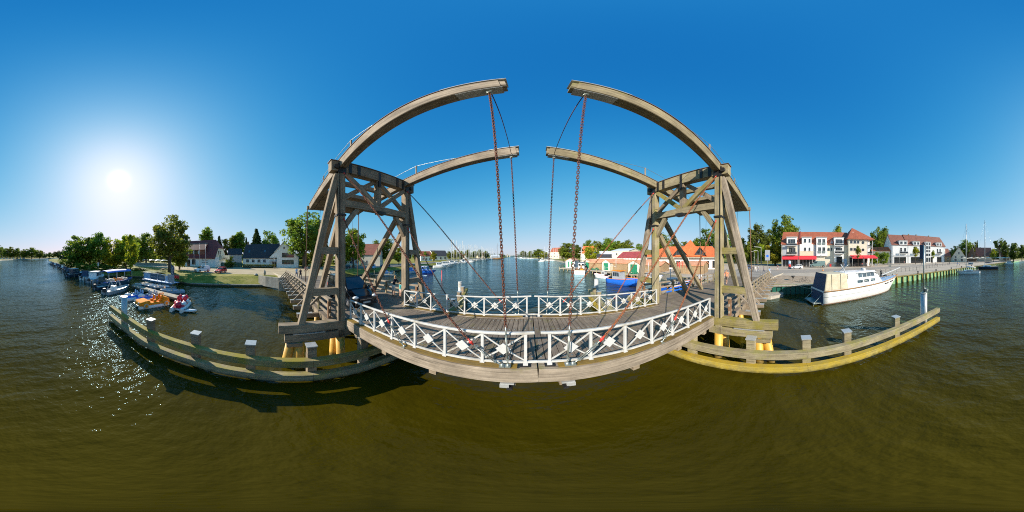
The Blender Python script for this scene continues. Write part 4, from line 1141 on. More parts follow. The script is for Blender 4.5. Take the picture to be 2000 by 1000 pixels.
def parasol(label, loc, w_=3.0, h=2.6, mat='beige_cloth', group=None):
    T = thing('parasol', label, 'parasol', loc, rnd.random(), group)
    mb = MB(); n = 8
    top = (0,0,h)
    for k in range(n):
        a, b = 2*PI*k/n, 2*PI*(k+1)/n
        p = (w_/2*math.cos(a), w_/2*math.sin(a), h-.55); q = (w_/2*math.cos(b), w_/2*math.sin(b), h-.55)
        mb.poly([top, p, q]); mb.poly([p, q, (q[0],q[1],q[2]-.18), (p[0],p[1],p[2]-.18)])
    mb.build('canopy', M[mat], T)
    mb = MB(); mb.cyl((0,0,0), (0,0,h-.02), .035, n=7); mb.box((0,0,.05), (.6,.6,.1)); mb.build('pole', M['teak'], T); return T
def bicycle(label, loc, rot, fr='black'):
    T = thing('bicycle', label, 'bicycle', loc, rot)
    for x in (-.52, .52):
        mb = MB(); mb.tube([(x+.33*math.cos(t*PI/10), 0, .34+.33*math.sin(t*PI/10)) for t in range(20)], .022, 5, closed=True)
        for k in range(6): mb.cyl((x,0,.34), (x+.32*math.cos(k*PI/3), 0, .34+.32*math.sin(k*PI/3)), .005, n=3)
        mb.build('wheel', M['tyre'], T)
    mb = MB()
    for a, b in (((-.52,0,.34),(-.05,0,.32)), ((-.05,0,.32),(.36,0,.78)), ((-.18,0,.78),(.36,0,.80)), ((-.05,0,.32),(-.2,0,.9)), ((-.52,0,.34),(-.18,0,.78)), ((.52,0,.34),(.34,0,.95))): mb.cyl(a, b, .02, n=6)
    mb.build('frame', M[fr], T)
    mb = MB(); mb.tube([(.22,-.28,.98), (.36,-.1,1.0), (.36,.1,1.0), (.22,.28,.98)], .015, 5); mb.build('handlebar', M['alloy'], T)
    mb = MB(); cab(mb, -.34, -.08, .16, 0, .9, .96, .1, 0, .8); mb.build('saddle', M['black'], T); return T
def flagpole(label, loc, h, group):
    T = thing('flagpole', label, 'flagpole', loc, 0, group)
    mb = MB(); mb.cyl((0,0,0), (0,0,h), .07, .04, 8); mb.build('pole', M['zinc'], T)
    mb = MB(); mb.ball((0,0,h+.06), .09, 8, 5); mb.build('finial', M['zinc'], T)
    mb = MB(); mb.cyl((.07,0,.3), (.06,0,h-.1), .012, n=4); mb.build('halyard', M['white'], T); return T
# ================================================================== placing things on the left bank
def facing(u, left, toward):                      # yaw of something at that bearing heading so much to the viewer's left / towards the viewer
    a = R((u-1000)*.18); t = Vector((-math.sin(a), -math.cos(a))); l = Vector((-math.cos(a), math.sin(a)))
    d = l*left+t*toward; return math.atan2(d.y, d.x)
def boat_pts(u0, r0, u1, r1): 
    p, q = P(u0, r0, 0), P(u1, r1, 0); return p, yaw_between(p, q), (q-p).length
G1 = 'trees on the far bank'
for u, vt, wpx, k, r, lab in ((3,483,24,'broad',285,'leafy tree at the left edge of the far bank row behind parked cars'), (20,481,26,'broad2',288,'tallest tree of the far bank row behind the parked cars'), (34,485,20,'broad',292,'middle tree of the far bank row left of a gap'),
        (47,486,20,'broad2',290,'paler tree in the far bank row beside the pier'), (62,484,28,'broad',292,'wide dark tree near the right end of the far bank row'), (77,487,18,'broad2',296,'last small tree at the right end of the far bank row')):
    tree(k, u, r, vt, wpx, 'leaf_mid', lab, group=G1)
for u, vt, wpx, r, lab in ((88,495,16,430,'low distant tree above the yellow meadow'), (97,492,12,440,'small round distant tree left of the dark one beyond the river bend'), (104,494,14,420,'pale distant tree by the dark round one'), (114,489,24,330,'dark round tree beyond the river bend'), (124,494,16,300,'low tree just left of the big riverside tree')):
    tree('broad2', u, r, vt, wpx, 'leaf_dark' if 'dark' in lab else 'leaf_mid', lab)
tree('broad2', 150, 64, 459, 64, 'leaf_mid', 'broad grey-green tree rising behind the moored cruisers')
tree('tall', 176, 66, 459, 38, 'leaf_olive', 'thin topped olive tree right of the broad grey-green one')
tree('broad', 194, 62, 456, 54, 'leaf_mid', 'dark leafy tree behind the boat with the blue awning')
tree('broad2', 222, 57, 466, 56, 'leaf_bright', 'sunlit yellow-green tree left of the slender bank tree')
tree('broad', 246, 60, 462, 60, 'leaf_bright', 'second yellow-green tree behind the slender bank tree')
tree('tall', 255, 41, 452, 26, 'leaf_bright', 'slender tree with thin trunk on the bank beside the jetty')
tree('broad', 285, 84, 457, 52, 'leaf_mid', 'dark tree between the yellow-green trees and the large oak')
tree('broad', 268, 96, 464, 36, 'leaf_mid', 'tree behind the garden wall near the beer garden')
tree('oak', 331, 46, 419, 92, 'leaf_olive', 'large spreading oak in front of the wine red roof')
tree('broad2', 350, 54, 466, 46, 'leaf_mid', 'lower bushy tree hugging the left end of the wine red house')
tree('poplar', 403, 112, 435, 24, 'leaf_mid', 'tall poplar behind the wine red roof')
tree('poplar', 412, 116, 456, 14, 'leaf_mid', 'slim short poplar just right of the tall one')
tree('conifer', 428, 100, 458, 30, 'needle', 'dark spruce behind the right end of the wine red roof')
tree('tall', 440, 98, 463, 22, 'leaf_mid', 'loose green tree between the two white houses')
for u, vt, lab in ((455,452,'left poplar of the three beside the dark roofed house'), (463,445,'middle and tallest poplar of the three beside the dark roof'), (470,444,'right poplar of the three beside the dark roofed house')):
    tree('poplar', u, 104, vt, 16, 'leaf_mid', lab, group='three poplars')
tree('conifer', 481, 120, 461, 18, 'needle', 'small pointed spruce tip above the dark roof')
tree('conifer', 501, 100, 443, 46, 'needle', 'large symmetrical spruce above the dark roof')
tree('broad2', 527, 100, 448, 44, 'leaf_mid', 'pale broad tree above the dark roof right of the spruce')
tree('oak', 594, 60, 412, 94, 'leaf_mid', 'huge leafy tree right of the white gable house')
tree('broad', 622, 66, 440, 50, 'leaf_mid', 'tree behind the rear rod of the left balance frame')
tree('broad', 690, 62, 449, 60, 'leaf_bright', 'round leafy tree behind the black minivan')
tree('broad2', 672, 70, 470, 40, 'leaf_mid', 'lower tree left of the round one behind the minivan')
tree('broad', 757, 86, 467, 38, 'leaf_mid', 'green tree framed by the left portal struts')
tree('tall', 779, 82, 481, 18, 'leaf_bright', 'yellow-green small tree beside the left portal post')
tree('broad', 735, 100, 470, 26, 'leaf_mid', 'tree behind the red roof of the cream house')
for u, r, w_, vt, lab in ((450,62,26,508,'trimmed green shrub left of the dark roofed wing'), (138,60,30,505,'dark shrub on the bank behind the hard top cruiser'), (205,52,30,514,'low shrub behind the blue awning boat'), (350,34.5,22,545,'reedy shrub at the water edge beside the red life vests'), (300,47,60,530,'long low shrub on the bank above the rowing boats'), (235,46,30,527,'low green shrub behind the skiff'), (640,50,14,512,'small shrub at the left plaza edge'),(158,56,34,511,'dark riverside shrub behind the navy canvas boat'),(186,52,34,512,'dark riverside shrub behind the pale grey boat'),(215,50,36,516,'riverside shrub behind the tour boat bow'),(240,48,30,520,'riverside shrub between tour boat and slender tree'),(272,52,40,522,'low riverside shrub above the gangway'),(165,70,44,497,'tall dark shrub filling the gap under the olive tree'),(192,72,44,499,'tall dark shrub behind the white sign'),(218,68,44,498,'tall shrub under the sunlit tree'),(243,74,40,497,'tall shrub under the second yellow-green tree'),(270,100,40,492,'shrub mass behind the garden wall trees'),(300,104,44,488,'shrub mass behind the beer garden'),(125,78,26,504,'bank shrub above the far mooring row'),(322,92,36,487,'shrub mass behind the oak trunk'),(448,84,20,496,'dark shrub behind the green fence'),(660,76,40,492,'shrub behind the minivan roof'),(600,74,60,490,'shrub mass under the huge leafy tree'),(628,72,40,494,'shrub under the tree by the rear rod')):
    tree('bush', u, r, vt, w_, 'leaf_mid' if r > 40 else 'leaf_dark', lab, zb=.9 if r < 40 else 1.4)

# ---- white restaurant with wine red roof
zb = 1.5
T, W_ = house_at('restaurant_house', 'white restaurant with wine red hipped roof and dark timber upper floor', P(350,76,zb), P(420,66,zb), 'restaurant')
D = 11; ze = 3.95; zr = HT(468.5,73)-zb
mb = MB(); mb.b2((0,0,-.3), (W_,D,ze)); mb.poly([(W_+.003,0,ze),(W_+.003,D,ze),(W_+.003,D*.76,zr*.68),(W_+.003,D*.24,zr*.68)], 1); mb.b2((W_,4.2,2.9), (W_+.9,D+3,ze+.9), 1)
wl = mb.build('wall', [M['plaster'], M['cream']], T)
# half-hipped roof
b = MB(); ov = .5; ym = D/2; zh = zr*.66; yh0 = -ov+(ym+ov)*((zh-ze+.3)/(zr-ze+.3)); yh1 = D-yh0
x0, x1 = -2.5, W_+.35
b.poly([(x0,-ov,ze-.3),(x1,-ov,ze-.3),(x1,yh0,zh),(x1-2.6,ym,zr),(x0,ym,zr)]); b.poly([(x1,D+ov,ze-.3),(x0,D+ov,ze-.3),(x0,ym,zr),(x1-2.6,ym,zr),(x1,yh1,zh)]); b.poly([(x1,yh0,zh),(x1,yh1,zh),(x1-2.6,ym,zr)])
b.poly([(x0,-ov,ze-.55),(x1,-ov,ze-.55),(x1,-ov,ze-.3),(x0,-ov,ze-.3)])
rf = b.build('roof', M['r_wine'], T)
mb = MB(); xd = W_*.72; mb.b2((.2,.35,ze+.05), (xd,4,ze+3.3)); up = mb.build('timber_dormer', M['r_brown'], T)
mb = MB(); mb.poly([(0,.0,ze+3.25),(xd+.3,.0,ze+3.25),(xd-.4,4.6,zr-1.2),(0,4.6,zr-1.2)]); mb.poly([(0,.0,ze+3.1),(xd+.3,.0,ze+3.1),(xd+.3,.0,ze+3.25),(0,.0,ze+3.25)]); mb.poly([(xd+.3,0,ze+3.1),(xd+.3,0,ze+3.25),(xd-.4,4.6,zr-1.2)])
mb.build('dormer_roof', M['r_brown'], T)
mb = MB(); mb.b2((.1,.28,ze+.0), (xd+.1,.36,ze+1.2)); mb.build('cladding', M['r_wine'], T)
for x in (1.2, 4.0, 6.6, 9.2):
    if x < xd-1: window(T, x, ze+1.3, 1.5, 1.6, .33, 2, fm='fascia')
    if x < xd-1:
        mb = MB(); mb.b2((x+.95,.26,ze+1.35), (x+1.55,.34,ze+2.85)); mb.build('shutter', M['white'], T)
window(T, W_*.44, .9, 1.9, 2.2, 0, 2, fm='fascia')
for x in (W_*.12, W_*.29):
    mb = MB(); mb.b2((x-.85,-.04,0), (x+.85,.05,2.9)); mb.b2((x-.03,-.06,0), (x+.03,-.035,2.9), 1); mb.build('door', [M['dark_glass'], M['fascia']], T)
for y in (3.4, 5.0): window(T, y, 5.3, .7, 1.4, side='right', sx=W_+.01, nx=1, fm='fascia')
for y in (4.9, 6.3, 7.7, 9.1, 10.5): window(T, y, 3.15, .55, .65, side='right', sx=W_+.91, nx=1, fm='fascia')
text('Zur alten', .72, M['iron'], T, Matrix.Translation((W_*.74,-.02,2.75)) @ UPRIGHT, 'lettering'); text('Fischerhafen', .6, M['iron'], T, Matrix.Translation((W_*.74,-.02,1.8)) @ UPRIGHT, 'lettering')
for x in (W_*.2, W_*.32):
    mb = MB(); mb.ball((x,-.5,3.3), .22, 10, 7); mb.beam((x,0,3.5), (x,-.5,3.5), .04, .04); mb.build('wall_lamp', M['gel_clean'], T)
flagG = 'flagpoles before the white restaurant'
for u, n in ((379,'left'), (390,'middle'), (401.5,'right')): flagpole('%s one of three bare white flagpoles before the restaurant' % n, P(u, 47.5, 1.5), HT(477,47.5)-1.5, flagG)
T = thing('board_fence', 'dark green board fence between the restaurant and the dark roofed house', 'fence', P(431,66,1.5), yaw_between(P(431,66),P(472,66)))
mb = MB()
for i in range(15): mb.b2((i*.58,0,0), (i*.58+.55,.06,1.9))
mb.build('boards', M['green_dark'], T); mb = MB(); mb.b2((0,.06,.4), (8.7,.12,.52)); mb.build('rail', M['green_dark'], T)
simple_house('shed', 'dark low outbuilding with black roof behind the green fence', 446,92,472,92,497,486,8,'grey_plaster','r_dark',cat='shed')

# ---- white house with tall gable and long dark roof
p0, p1 = P(541,63.5,zb), P(582,62.5,zb); T, W_ = house_at('gable_house', 'white gabled house with long dark tiled wing and ribbon windows', p0, p1)
ze = HT(503,63.5)-zb; zr = HT(473,63.5)-zb; xa = W_*.33
mb = MB(); mb.poly([(0,0,-.3),(W_,0,-.3),(W_,0,ze),(xa,0,zr),(0,0,zr-(xa)*1.12)]); mb.poly([(W_,0,-.3),(W_,10,-.3),(W_,10,ze),(W_,0,ze)]); mb.poly([(0,0,-.3),(0,10,-.3),(0,10,ze),(0,0,ze)])
mb.poly([(0,0,ze),(0,0,zr-xa*1.12),(-3.0,0,ze+.12),(-3.0,0,ze-.1)]) 
mb.build('wall', M['plaster'], T)
mb = MB()
for (a, b_) in (((xa,zr),(W_+.3,ze-.25)), ((xa,zr),(-1.0,ze+2.1)), ((-1.0,ze+2.1),(-3.4,ze+.1))):
    pts = [(a[0],-.22,a[1]),(b_[0],-.22,b_[1]),(b_[0],10,b_[1]),(a[0],10,a[1])]
    bb = len(mb.v); mb.v += [(x,y,z+.16) for x,y,z in pts]+pts
    for f in ((0,1,2,3),(7,6,5,4),(0,4,5,1),(1,5,6,2),(2,6,7,3)): mb.face([bb+i for i in f])
mb.build('gable_roof', M['r_dark'], T)
mb = MB()
for (a, b_) in (((xa,zr),(W_+.3,ze-.25)), ((xa,zr),(-1.0,ze+2.1))): mb.beam((a[0],-.26,a[1]+.02), (b_[0],-.26,b_[1]+.02), .06, .24)
mb.build('barge_board', M['white'], T)
Wg = (P(472,68,zb)-p0).length
mb = MB(); gable_walls(mb, -Wg, 0, 1.6, 10, ze, zr-.4, 0); mb.build('wing_wall', M['plaster'], T)
mb = MB(); gable_roof(mb, -Wg, -.2, 1.6, 10, ze, zr-.35, .3); rf = mb.build('wing_roof', M['r_dark'], T)
chimney(rf, -Wg+.8, 5.8, zr-1, zr+.9)
for x in (-Wg+2.1, -Wg+4.6, -Wg+7.1, -Wg+9.4): window(T, x, 1.9, 1.25, 1.2, 1.6, 2, fm='white_worn')
for x in (-Wg+2.2, -Wg+9.2):
    mb = MB(); s_ = (zr-.35-ze)/4.2; y = 3.0; z = ze+s_*(y-1.6)+.22
    mb.beam((x,y,z), (x,y+.75,z+.75*s_), .8, .06); mb.build('roof_window', M['glass_blue'], T)
window(T, W_*.52, 4.0, 4.6, 1.7, 0, 5, fm='fascia'); window(T, W_*.52, 1.4, 4.6, 1.6, 0, 6, 2, fm='green_dark'); window(T, xa+.1, zr-2.5, .55, .65, 0, 1, fm='fascia')
mb = MB(); mb.b2((-2.9,-.02,2.3), (-.1,1.55,2.42)); mb.b2((-2.9,-.02,0), (-2.75,.12,2.3)); mb.build('entrance_canopy', M['white'], T)
mb = MB(); mb.b2((-2.2,1.52,0), (-.6,1.58,2.2)); mb.build('door', M['dark_glass'], T)
T = thing('hedge', 'clipped dark green hedge below the long dark roof', 'hedge', P(474,62.5,zb), yaw_between(P(474,62.5), P(512,60.5)))
mb = MB(); r_ = random.Random(5); L_ = 12.5
leafcloud(mb, [((x*.45, .5, z), (.45,.6,.3)) for x in range(28) for z in (.3,.8,1.15)], 60, .2, r_); mb.build('foliage', M['leaf_dark'], T)
mb = MB(); mb.b2((.1,.3,-.05), (12.4,.7,.5)); mb.build('stem', M['bark'], T)
# cream house, blue-white house behind the left portal
simple_house('cream_house', 'cream house with steep wine red roof framed by the left portal', 704,78,742,76,497,477,12,'cream','r_brown',wins=[(.12,4,.9,1.3),(.12,1,.9,1.4),(.32,1,.9,1.4),(.6,1,.9,1.4)],axis='x')
simple_house('pale_house', 'pale blue-white house behind the round tree and minivan', 655,76,702,78,505,490,9,'plaster','r_dark',wins=[(.15,1,1.2,1.4),(.4,1,1.2,1.4),(.65,1,1.2,1.4),(.88,1,1.2,1.4)])
# ---- vehicles on the left
car('white delivery van parked left of the red car before the restaurant', P(395,45.3,1.5), facing(395,.85,.5), 4.4, 1.8, 1.82, 'gel_clean', 'van', 'delivery_van', cat='van', cargo=True)
car('red small car parked by the bank right of the white van', P(431,43.6,1.5), facing(431,.55,.85), 3.9, 1.72, 1.52, 'red', 'hatch')
M['blackcar'] = paint('black_car_paint', (.008,.010,.013), .12, .1, .1, 2)
M['vangreen'] = paint('grey_green_van_paint', (.16,.24,.23), .4, 0, .1, 2)
car('black minivan driving onto the bridge deck beside the left portal', BW(-11.0,-.02,deckz(11)), BYAW, 4.75, 1.9, 1.84, 'blackcar', 'van', 'minivan', cat='car')
G2 = 'cars along the left quay street'
car('pale blue car on the left quay behind the portal', P(728,57,1.5), facing(728,.2,1), 4.0, 1.7, 1.5, 'light_blue', group=G2)
car('dark car on the quay street left of the pale blue car', P(672,56,1.5), facing(672,1,.2), 4.2, 1.7, 1.5, 'blackcar', group=G2)
car('dark car on the quay street right of the pale blue car', P(752,66,1.5), facing(752,1,.1), 4.2, 1.7, 1.5, 'navy', group=G2)
# parked cars far away on the far bank
c0 = None
for i, (u, mat, cn) in enumerate(((2,'gel_clean','white'),(8,'light_blue','pale blue'),(14,'gel_clean','white'),(20,'greyhull','grey'),(26,'gel_clean','white'),(33,'darkhull','dark'),(40,'gel_clean','white'),(46,'greyhull','grey'))):
    T = thing('parked_car', '%s parked car, %s in the row under the far bank trees' % (cn, ('first','second','third','fourth','fifth','sixth','seventh','last')[i]), 'car', P(u, 262+i*1.6, 1.51), rnd.uniform(0, 3), 'cars parked on the far bank')
    mb = MB(); mb.ext([(-2.1,.3),(2.1,.3),(2.15,.8),(1.2,.95),(.6,1.5),(-1.2,1.5),(-2.0,.95)], -.85, .85); mb.build('body', M[mat], T)
    for x in (-1.3, 1.3):
        mb = MB(); mb.cyl((x,-.9,.32), (x,.9,.32), .32, n=10); mb.build('axle_wheel', M['tyre'], T)
# ---- jetty, hire pontoon, banner
T = thing('jetty', 'narrow pale plank jetty running past the pedal boats', 'jetty', A(262,556,.5))
o_ = A(262,556,.5)
def planks(pts, w_, z=.5):
    mb = MB()
    for a, b in zip(pts, pts[1:]):
        a = Vector(a); b = Vector(b); d = (b-a); n = int(d.length/.2); d.normalize(); s = Vector((-d.y, d.x, 0))*w_/2
        for i in range(n):
            c = a+d*(i+.5)*.2; mb.beam(c-s, c+s, .18, .05)
    return mb
jp = [A(366,584,.5), A(262,557,.5)]; jq = [A(262,556,.504), A(302,548,.504), A(320,541,.9)]
planks(jp, 1.3).build('deck', M['jetty'], T, off=o_); planks(jq, 1.0).build('gangway_deck', M['jetty'], T, off=o_)
mb = MB()
for a, b in ((jp[0], jp[1]), (jq[0], jq[1])):
    d = (b-a).normalized(); s = Vector((-d.y, d.x, 0))*.6
    for k in (-1, 1): mb.beam(a+s*k+Vector((0,0,-.18)), b+s*k+Vector((0,0,-.18)), .14, .28)
mb.build('side_beam', M['oak'], T, off=o_)
for t in (.05,.3,.55,.8):
    mb = MB(); p = jp[0].lerp(jp[1], t); mb.cyl((p.x, p.y, -1.5), (p.x, p.y, .4), .16, n=10); mb.build('pile', M['oak'], T, off=o_)
pa, pb = P(279,37.5,.8), P(338,30.8,.8)
T = thing('hire_pontoon', 'blue-white boat hire platform with panelled railing on the left bank', 'pontoon', pa, yaw_between(pa, pb)); L_ = (pb-pa).length
mb = MB()
for i in range(int(L_/.2)): mb.b2((i*.2,-.4,-.14), (i*.2+.185,2.2,-.08))
mb.build('deck', M['light_blue'], T)
mb = MB(); mb.b2((0,-.42,-.4), (L_,-.34,-.08)); mb.build('side_board', M['tealhull'], T)
mb = MB()
for i in range(9): mb.b2((i*L_/8-.04,.28,-.08), (i*L_/8+.04,.36,1.4))
mb.b2((0,.26,1.4), (L_,.38,1.47)); mb.build('railing', M['light_blue'], T)
for i, (m_, t) in enumerate((('light_blue',''), ('tealhull','BOOTE'), ('tealhull','VERLEIH'), ('light_blue',''))):
    mb = MB(); a = i*L_/4+.1; mb.b2((a,.22,.1), (a+L_/4-.2,.26,1.3)); pn = mb.build('panel', M[m_], T)
    if t: text(t, .42, M['white'], pn, Matrix.Translation((a+L_/8-.1,.21,.7)) @ UPRIGHT, 'lettering')
mb = MB(); mb.b2((L_-1.6,.2,.0), (L_,.3,1.6)); mb.build('end_panel', M['greyhull'], T)
for x in (.5, 3, 6, L_-.5):
    for y in (0, 1.9):
        mb = MB(); mb.cyl((x,y,-2.2), (x,y,-.1), .1, n=8); mb.build('pile', M['oak'], T)
bp = P(334,31.6,.8); T = thing('banner', 'tall navy feather banner with white OPEN lettering by the hire platform', 'banner', bp, yaw_between(pa, pb))
mb = MB(); mb.cyl((0,0,0), (0,0,3.75), .03, n=6); mb.build('pole', M['galv'], T)
mb = MB(); zz = HT(540,31.6)-.8; zt = HT(517,31.6)-.8
prof = [(-.02,zz),(.8,zz),(.88,zt-.5),(.6,zt-.12),(.0,zt)]
mb.ext(prof, -.012, .012); fl = mb.build('flag', M['navy'], T)
text('OPEN', .72, M['white'], fl, Matrix.Translation((.42,-.025,(zz+zt)/2-.15)) @ UPRIGHT @ Matrix.Rotation(R(90), 4, 'Z'), 'lettering')
vp = P(343,31,.8)
T = thing('life_vests', 'bright red life vests hung in a bundle beside the navy banner', 'life vests', vp, yaw_between(pa, pb))
mb = MB(); mb.cyl((-.75,.1,0), (-.75,.1,1.75), .03, n=6); mb.cyl((.75,.1,0), (.75,.1,1.75), .03, n=6); mb.cyl((-.8,.1,1.72), (.8,.1,1.72), .03, n=6); mb.build('rack', M['galv'], T)
for i in range(6):
    mb = MB(); x = -.65+i*.26; z = 1.28-.1*(i % 2)
    mb.ball((x,.08*(i % 2),z), (.16,.15,.36), 9, 7); mb.ball((x,.08*(i % 2)-.08,z-.15), (.12,.12,.2), 8, 5); mb.build('vest', M['red'], T)
# ---- boats at the left bank
p, ya, L_ = boat_pts(131,46,165,50.5); cruiser('dark hulled cabin cruiser with white hard top below the grey-green tree', p, ya, max(L_,6.8), 'darkhull', 'darkhull')
p, ya, L_ = boat_pts(160,40,189,46); cruiser('open motor boat under navy canvas with clear side panels', p, ya, 6.8, 'gel', 'gel', 'navy', hard=False)
p, ya, L_ = boat_pts(174,35.5,203,42); cruiser('pale grey motor boat with slanted windscreen beside the blue awning boat', p, ya, 7.2, 'greyhull', 'gel_clean', hard=True)
p, ya, L_ = boat_pts(195,31.3,258,36.5)
T = thing('tour_boat', 'slate blue open tour boat under a bright blue awning', 'tour boat', p, ya)
half, sheer = make_hull(T, L_, 2.9, 1.0, 1.15, 'tealhull', 'blue', 'darkhull', 'teak', stern=.9, rake=.1, deckdrop=.45)
mb = MB(); secs = []
for i in range(9):
    t = i/8; x = .9+t*(L_-1.8); s_ = 1.3*(1 if t < .8 else 1-.5*(t-.8)/.2)
    secs.append([(x, s_*math.cos(PI*k/8), 2.75+.38*math.sin(PI*k/8)+.12*math.sin(PI*t)) for k in range(9)])
mb.loft(secs, 0, False, False, False); mb.loft([[(a[0],a[1],a[2]-.03) for a in s] for s in secs], 0, False, False, False); mb.build('awning', M['blue_canvas'], T)
for x in (1.1, L_*.36, L_*.62, L_-1.2):
    for y in (-1.22, 1.22):
        mb = MB(); mb.cyl((x,y,.9), (x,y,2.78), .04, n=6); mb.build('awning_post', M['white'], T)
for i in range(5):
    mb = MB(); x = 1.6+i*1.15; mb.b2((x,-1.0,.6), (x+.42,1.0,.95)); mb.b2((x,-1.0,.95), (x+.08,1.0,1.4)); mb.build('bench', M['white_worn' if i % 2 else 'orange' if i == 2 else 'white'], T)
mb = MB(); cab(mb, .25, .9, 1.9, 0, .55, 1.9, .25, .0, .95); mb.build('windscreen', M['glass_blue'], T); outboard(T, -.15, 0, .4)
for nm, (u0,r0,u1,r1), hul, lab in (('work_skiff',(205,24.8,252,29.5),'greyhull','grey work skiff with white A-frames and black outboard at the jetty'), ('work_skiff',(186,28.6,232,33),'darkhull','low dark skiff with pale gunwale between the tour boat and grey skiff')):
    p, ya, L_ = boat_pts(u0,r0,u1,r1); T = thing(nm, lab, 'skiff', p, ya)
    half, sheer = make_hull(T, L_, 1.9, .55, .85, hul, 'white_worn', 'darkhull', 'white_worn', stern=.9, deckdrop=.2)
    outboard(T, -.1, 0, .35, 1.1)
    if hul == 'greyhull':
        for x in (1.2, 3.0):
            mb = MB(); mb.beam((x,-.75,.5), (x+.1,0,2.1), .06, .06); mb.beam((x,.75,.5), (x+.1,0,2.1), .06, .06); mb.beam((x+.1,0,2.1), (x+1.2,0,.6), .05, .05); mb.build('frame', M['white'], T)
        mb = MB(); cab(mb, 1.6, 2.4, .8, 0, .4, 1.15, .1, .05, .9); mb.build('console', M['gel_clean'], T)
    else:
        mb = MB(); mb.box((L_*.5,0,.5), (.3,1.5,.06)); mb.build('thwart', M['teak'], T)
tl = (('six','white hulled'),('five','slate hulled'),('four','dark hulled'),('three','white hulled'),('two','dark hulled'),('one','slate hulled'))
proto = None
for i, (u, r, hul) in enumerate(((94,122,'gel'),(99,108,'tealhull'),(104,97,'darkhull'),(110,86,'gel'),(117,74,'darkhull'),(124,63,'tealhull'))):
    p = P(u, r, 0); ya = facing(u, -.9, -.5)
    cruiser('%s small motor boat moored %s beyond the dark hard top cruiser' % (tl[i][1], {'one':'first','two':'second','three':'third','four':'fourth','five':'fifth','six':'sixth and farthest'}[tl[i][0]]), p, ya, 5.8, hul, 'gel_clean', 'navy', 'small boats in the left mooring row', hard=i % 2 == 0)
for u, r, hul, lab in ((127.5,57,'darkhull','dark open boat squeezed in just beyond the hard top cruiser'),(121,68.5,'gel','white open boat between two dark hulled boats of the mooring row'),(113.5,80,'darkhull','dark open boat with navy canopy midway along the mooring row'),(107,91.5,'tealhull','slate open boat with navy canopy far along the mooring row'),(101.5,102.5,'darkhull','dark open boat near the far end of the mooring row')):
    cruiser(lab, P(u, r, 0), facing(u, -.9, -.4), 5.4, hul, 'gel_clean', 'navy', 'small boats in the left mooring row', hard=False)
pw = None
MP = [(104.5,80),(107.5,74),(111.5,69),(115,64),(119.5,59),(125.5,53.5),(131,49.5),(138,46),(145,43),(154,39.5),(165.5,35.7),(179,31.2)]
for i, (u, r) in enumerate(MP):
    T = thing('mooring_post', 'thin dark mooring post standing in the water off the left boats', 'mooring post', P(u, r, 0), 0, 'mooring posts of the left bank') if pw is None else None
    if pw is None:
        mb = MB(); mb.cyl((0,0,-2), (0,0,1.25), .12, n=10); mb.build('post', M['bark'], T); mb = MB(); mb.cyl((0,0,1.25), (0,0,1.29), .135, n=10); mb.build('cap', M['oak_lichen'], T); pw = T
    else: dup(pw, None, P(u, r, 0), rot=i)
for i, (u, v, a, hul, lab) in enumerate(((292,559,.3,'light_blue','left pale blue rowing boat moored behind the jetty'),(306,561,.2,'tealhull','slate rowing boat second from left behind the jetty'),(320,563,.35,'light_blue','middle pale blue rowing boat behind the jetty'),(334,566,.25,'tealhull','slate rowing boat under the hire platform end'),(350,571,.3,'light_blue','right pale blue rowing boat nearest the open water'))):
    rowboat(lab, A(u+10, v, 0), facing(u, .95, .15), 3.9, hul, group='rowing boats for hire')
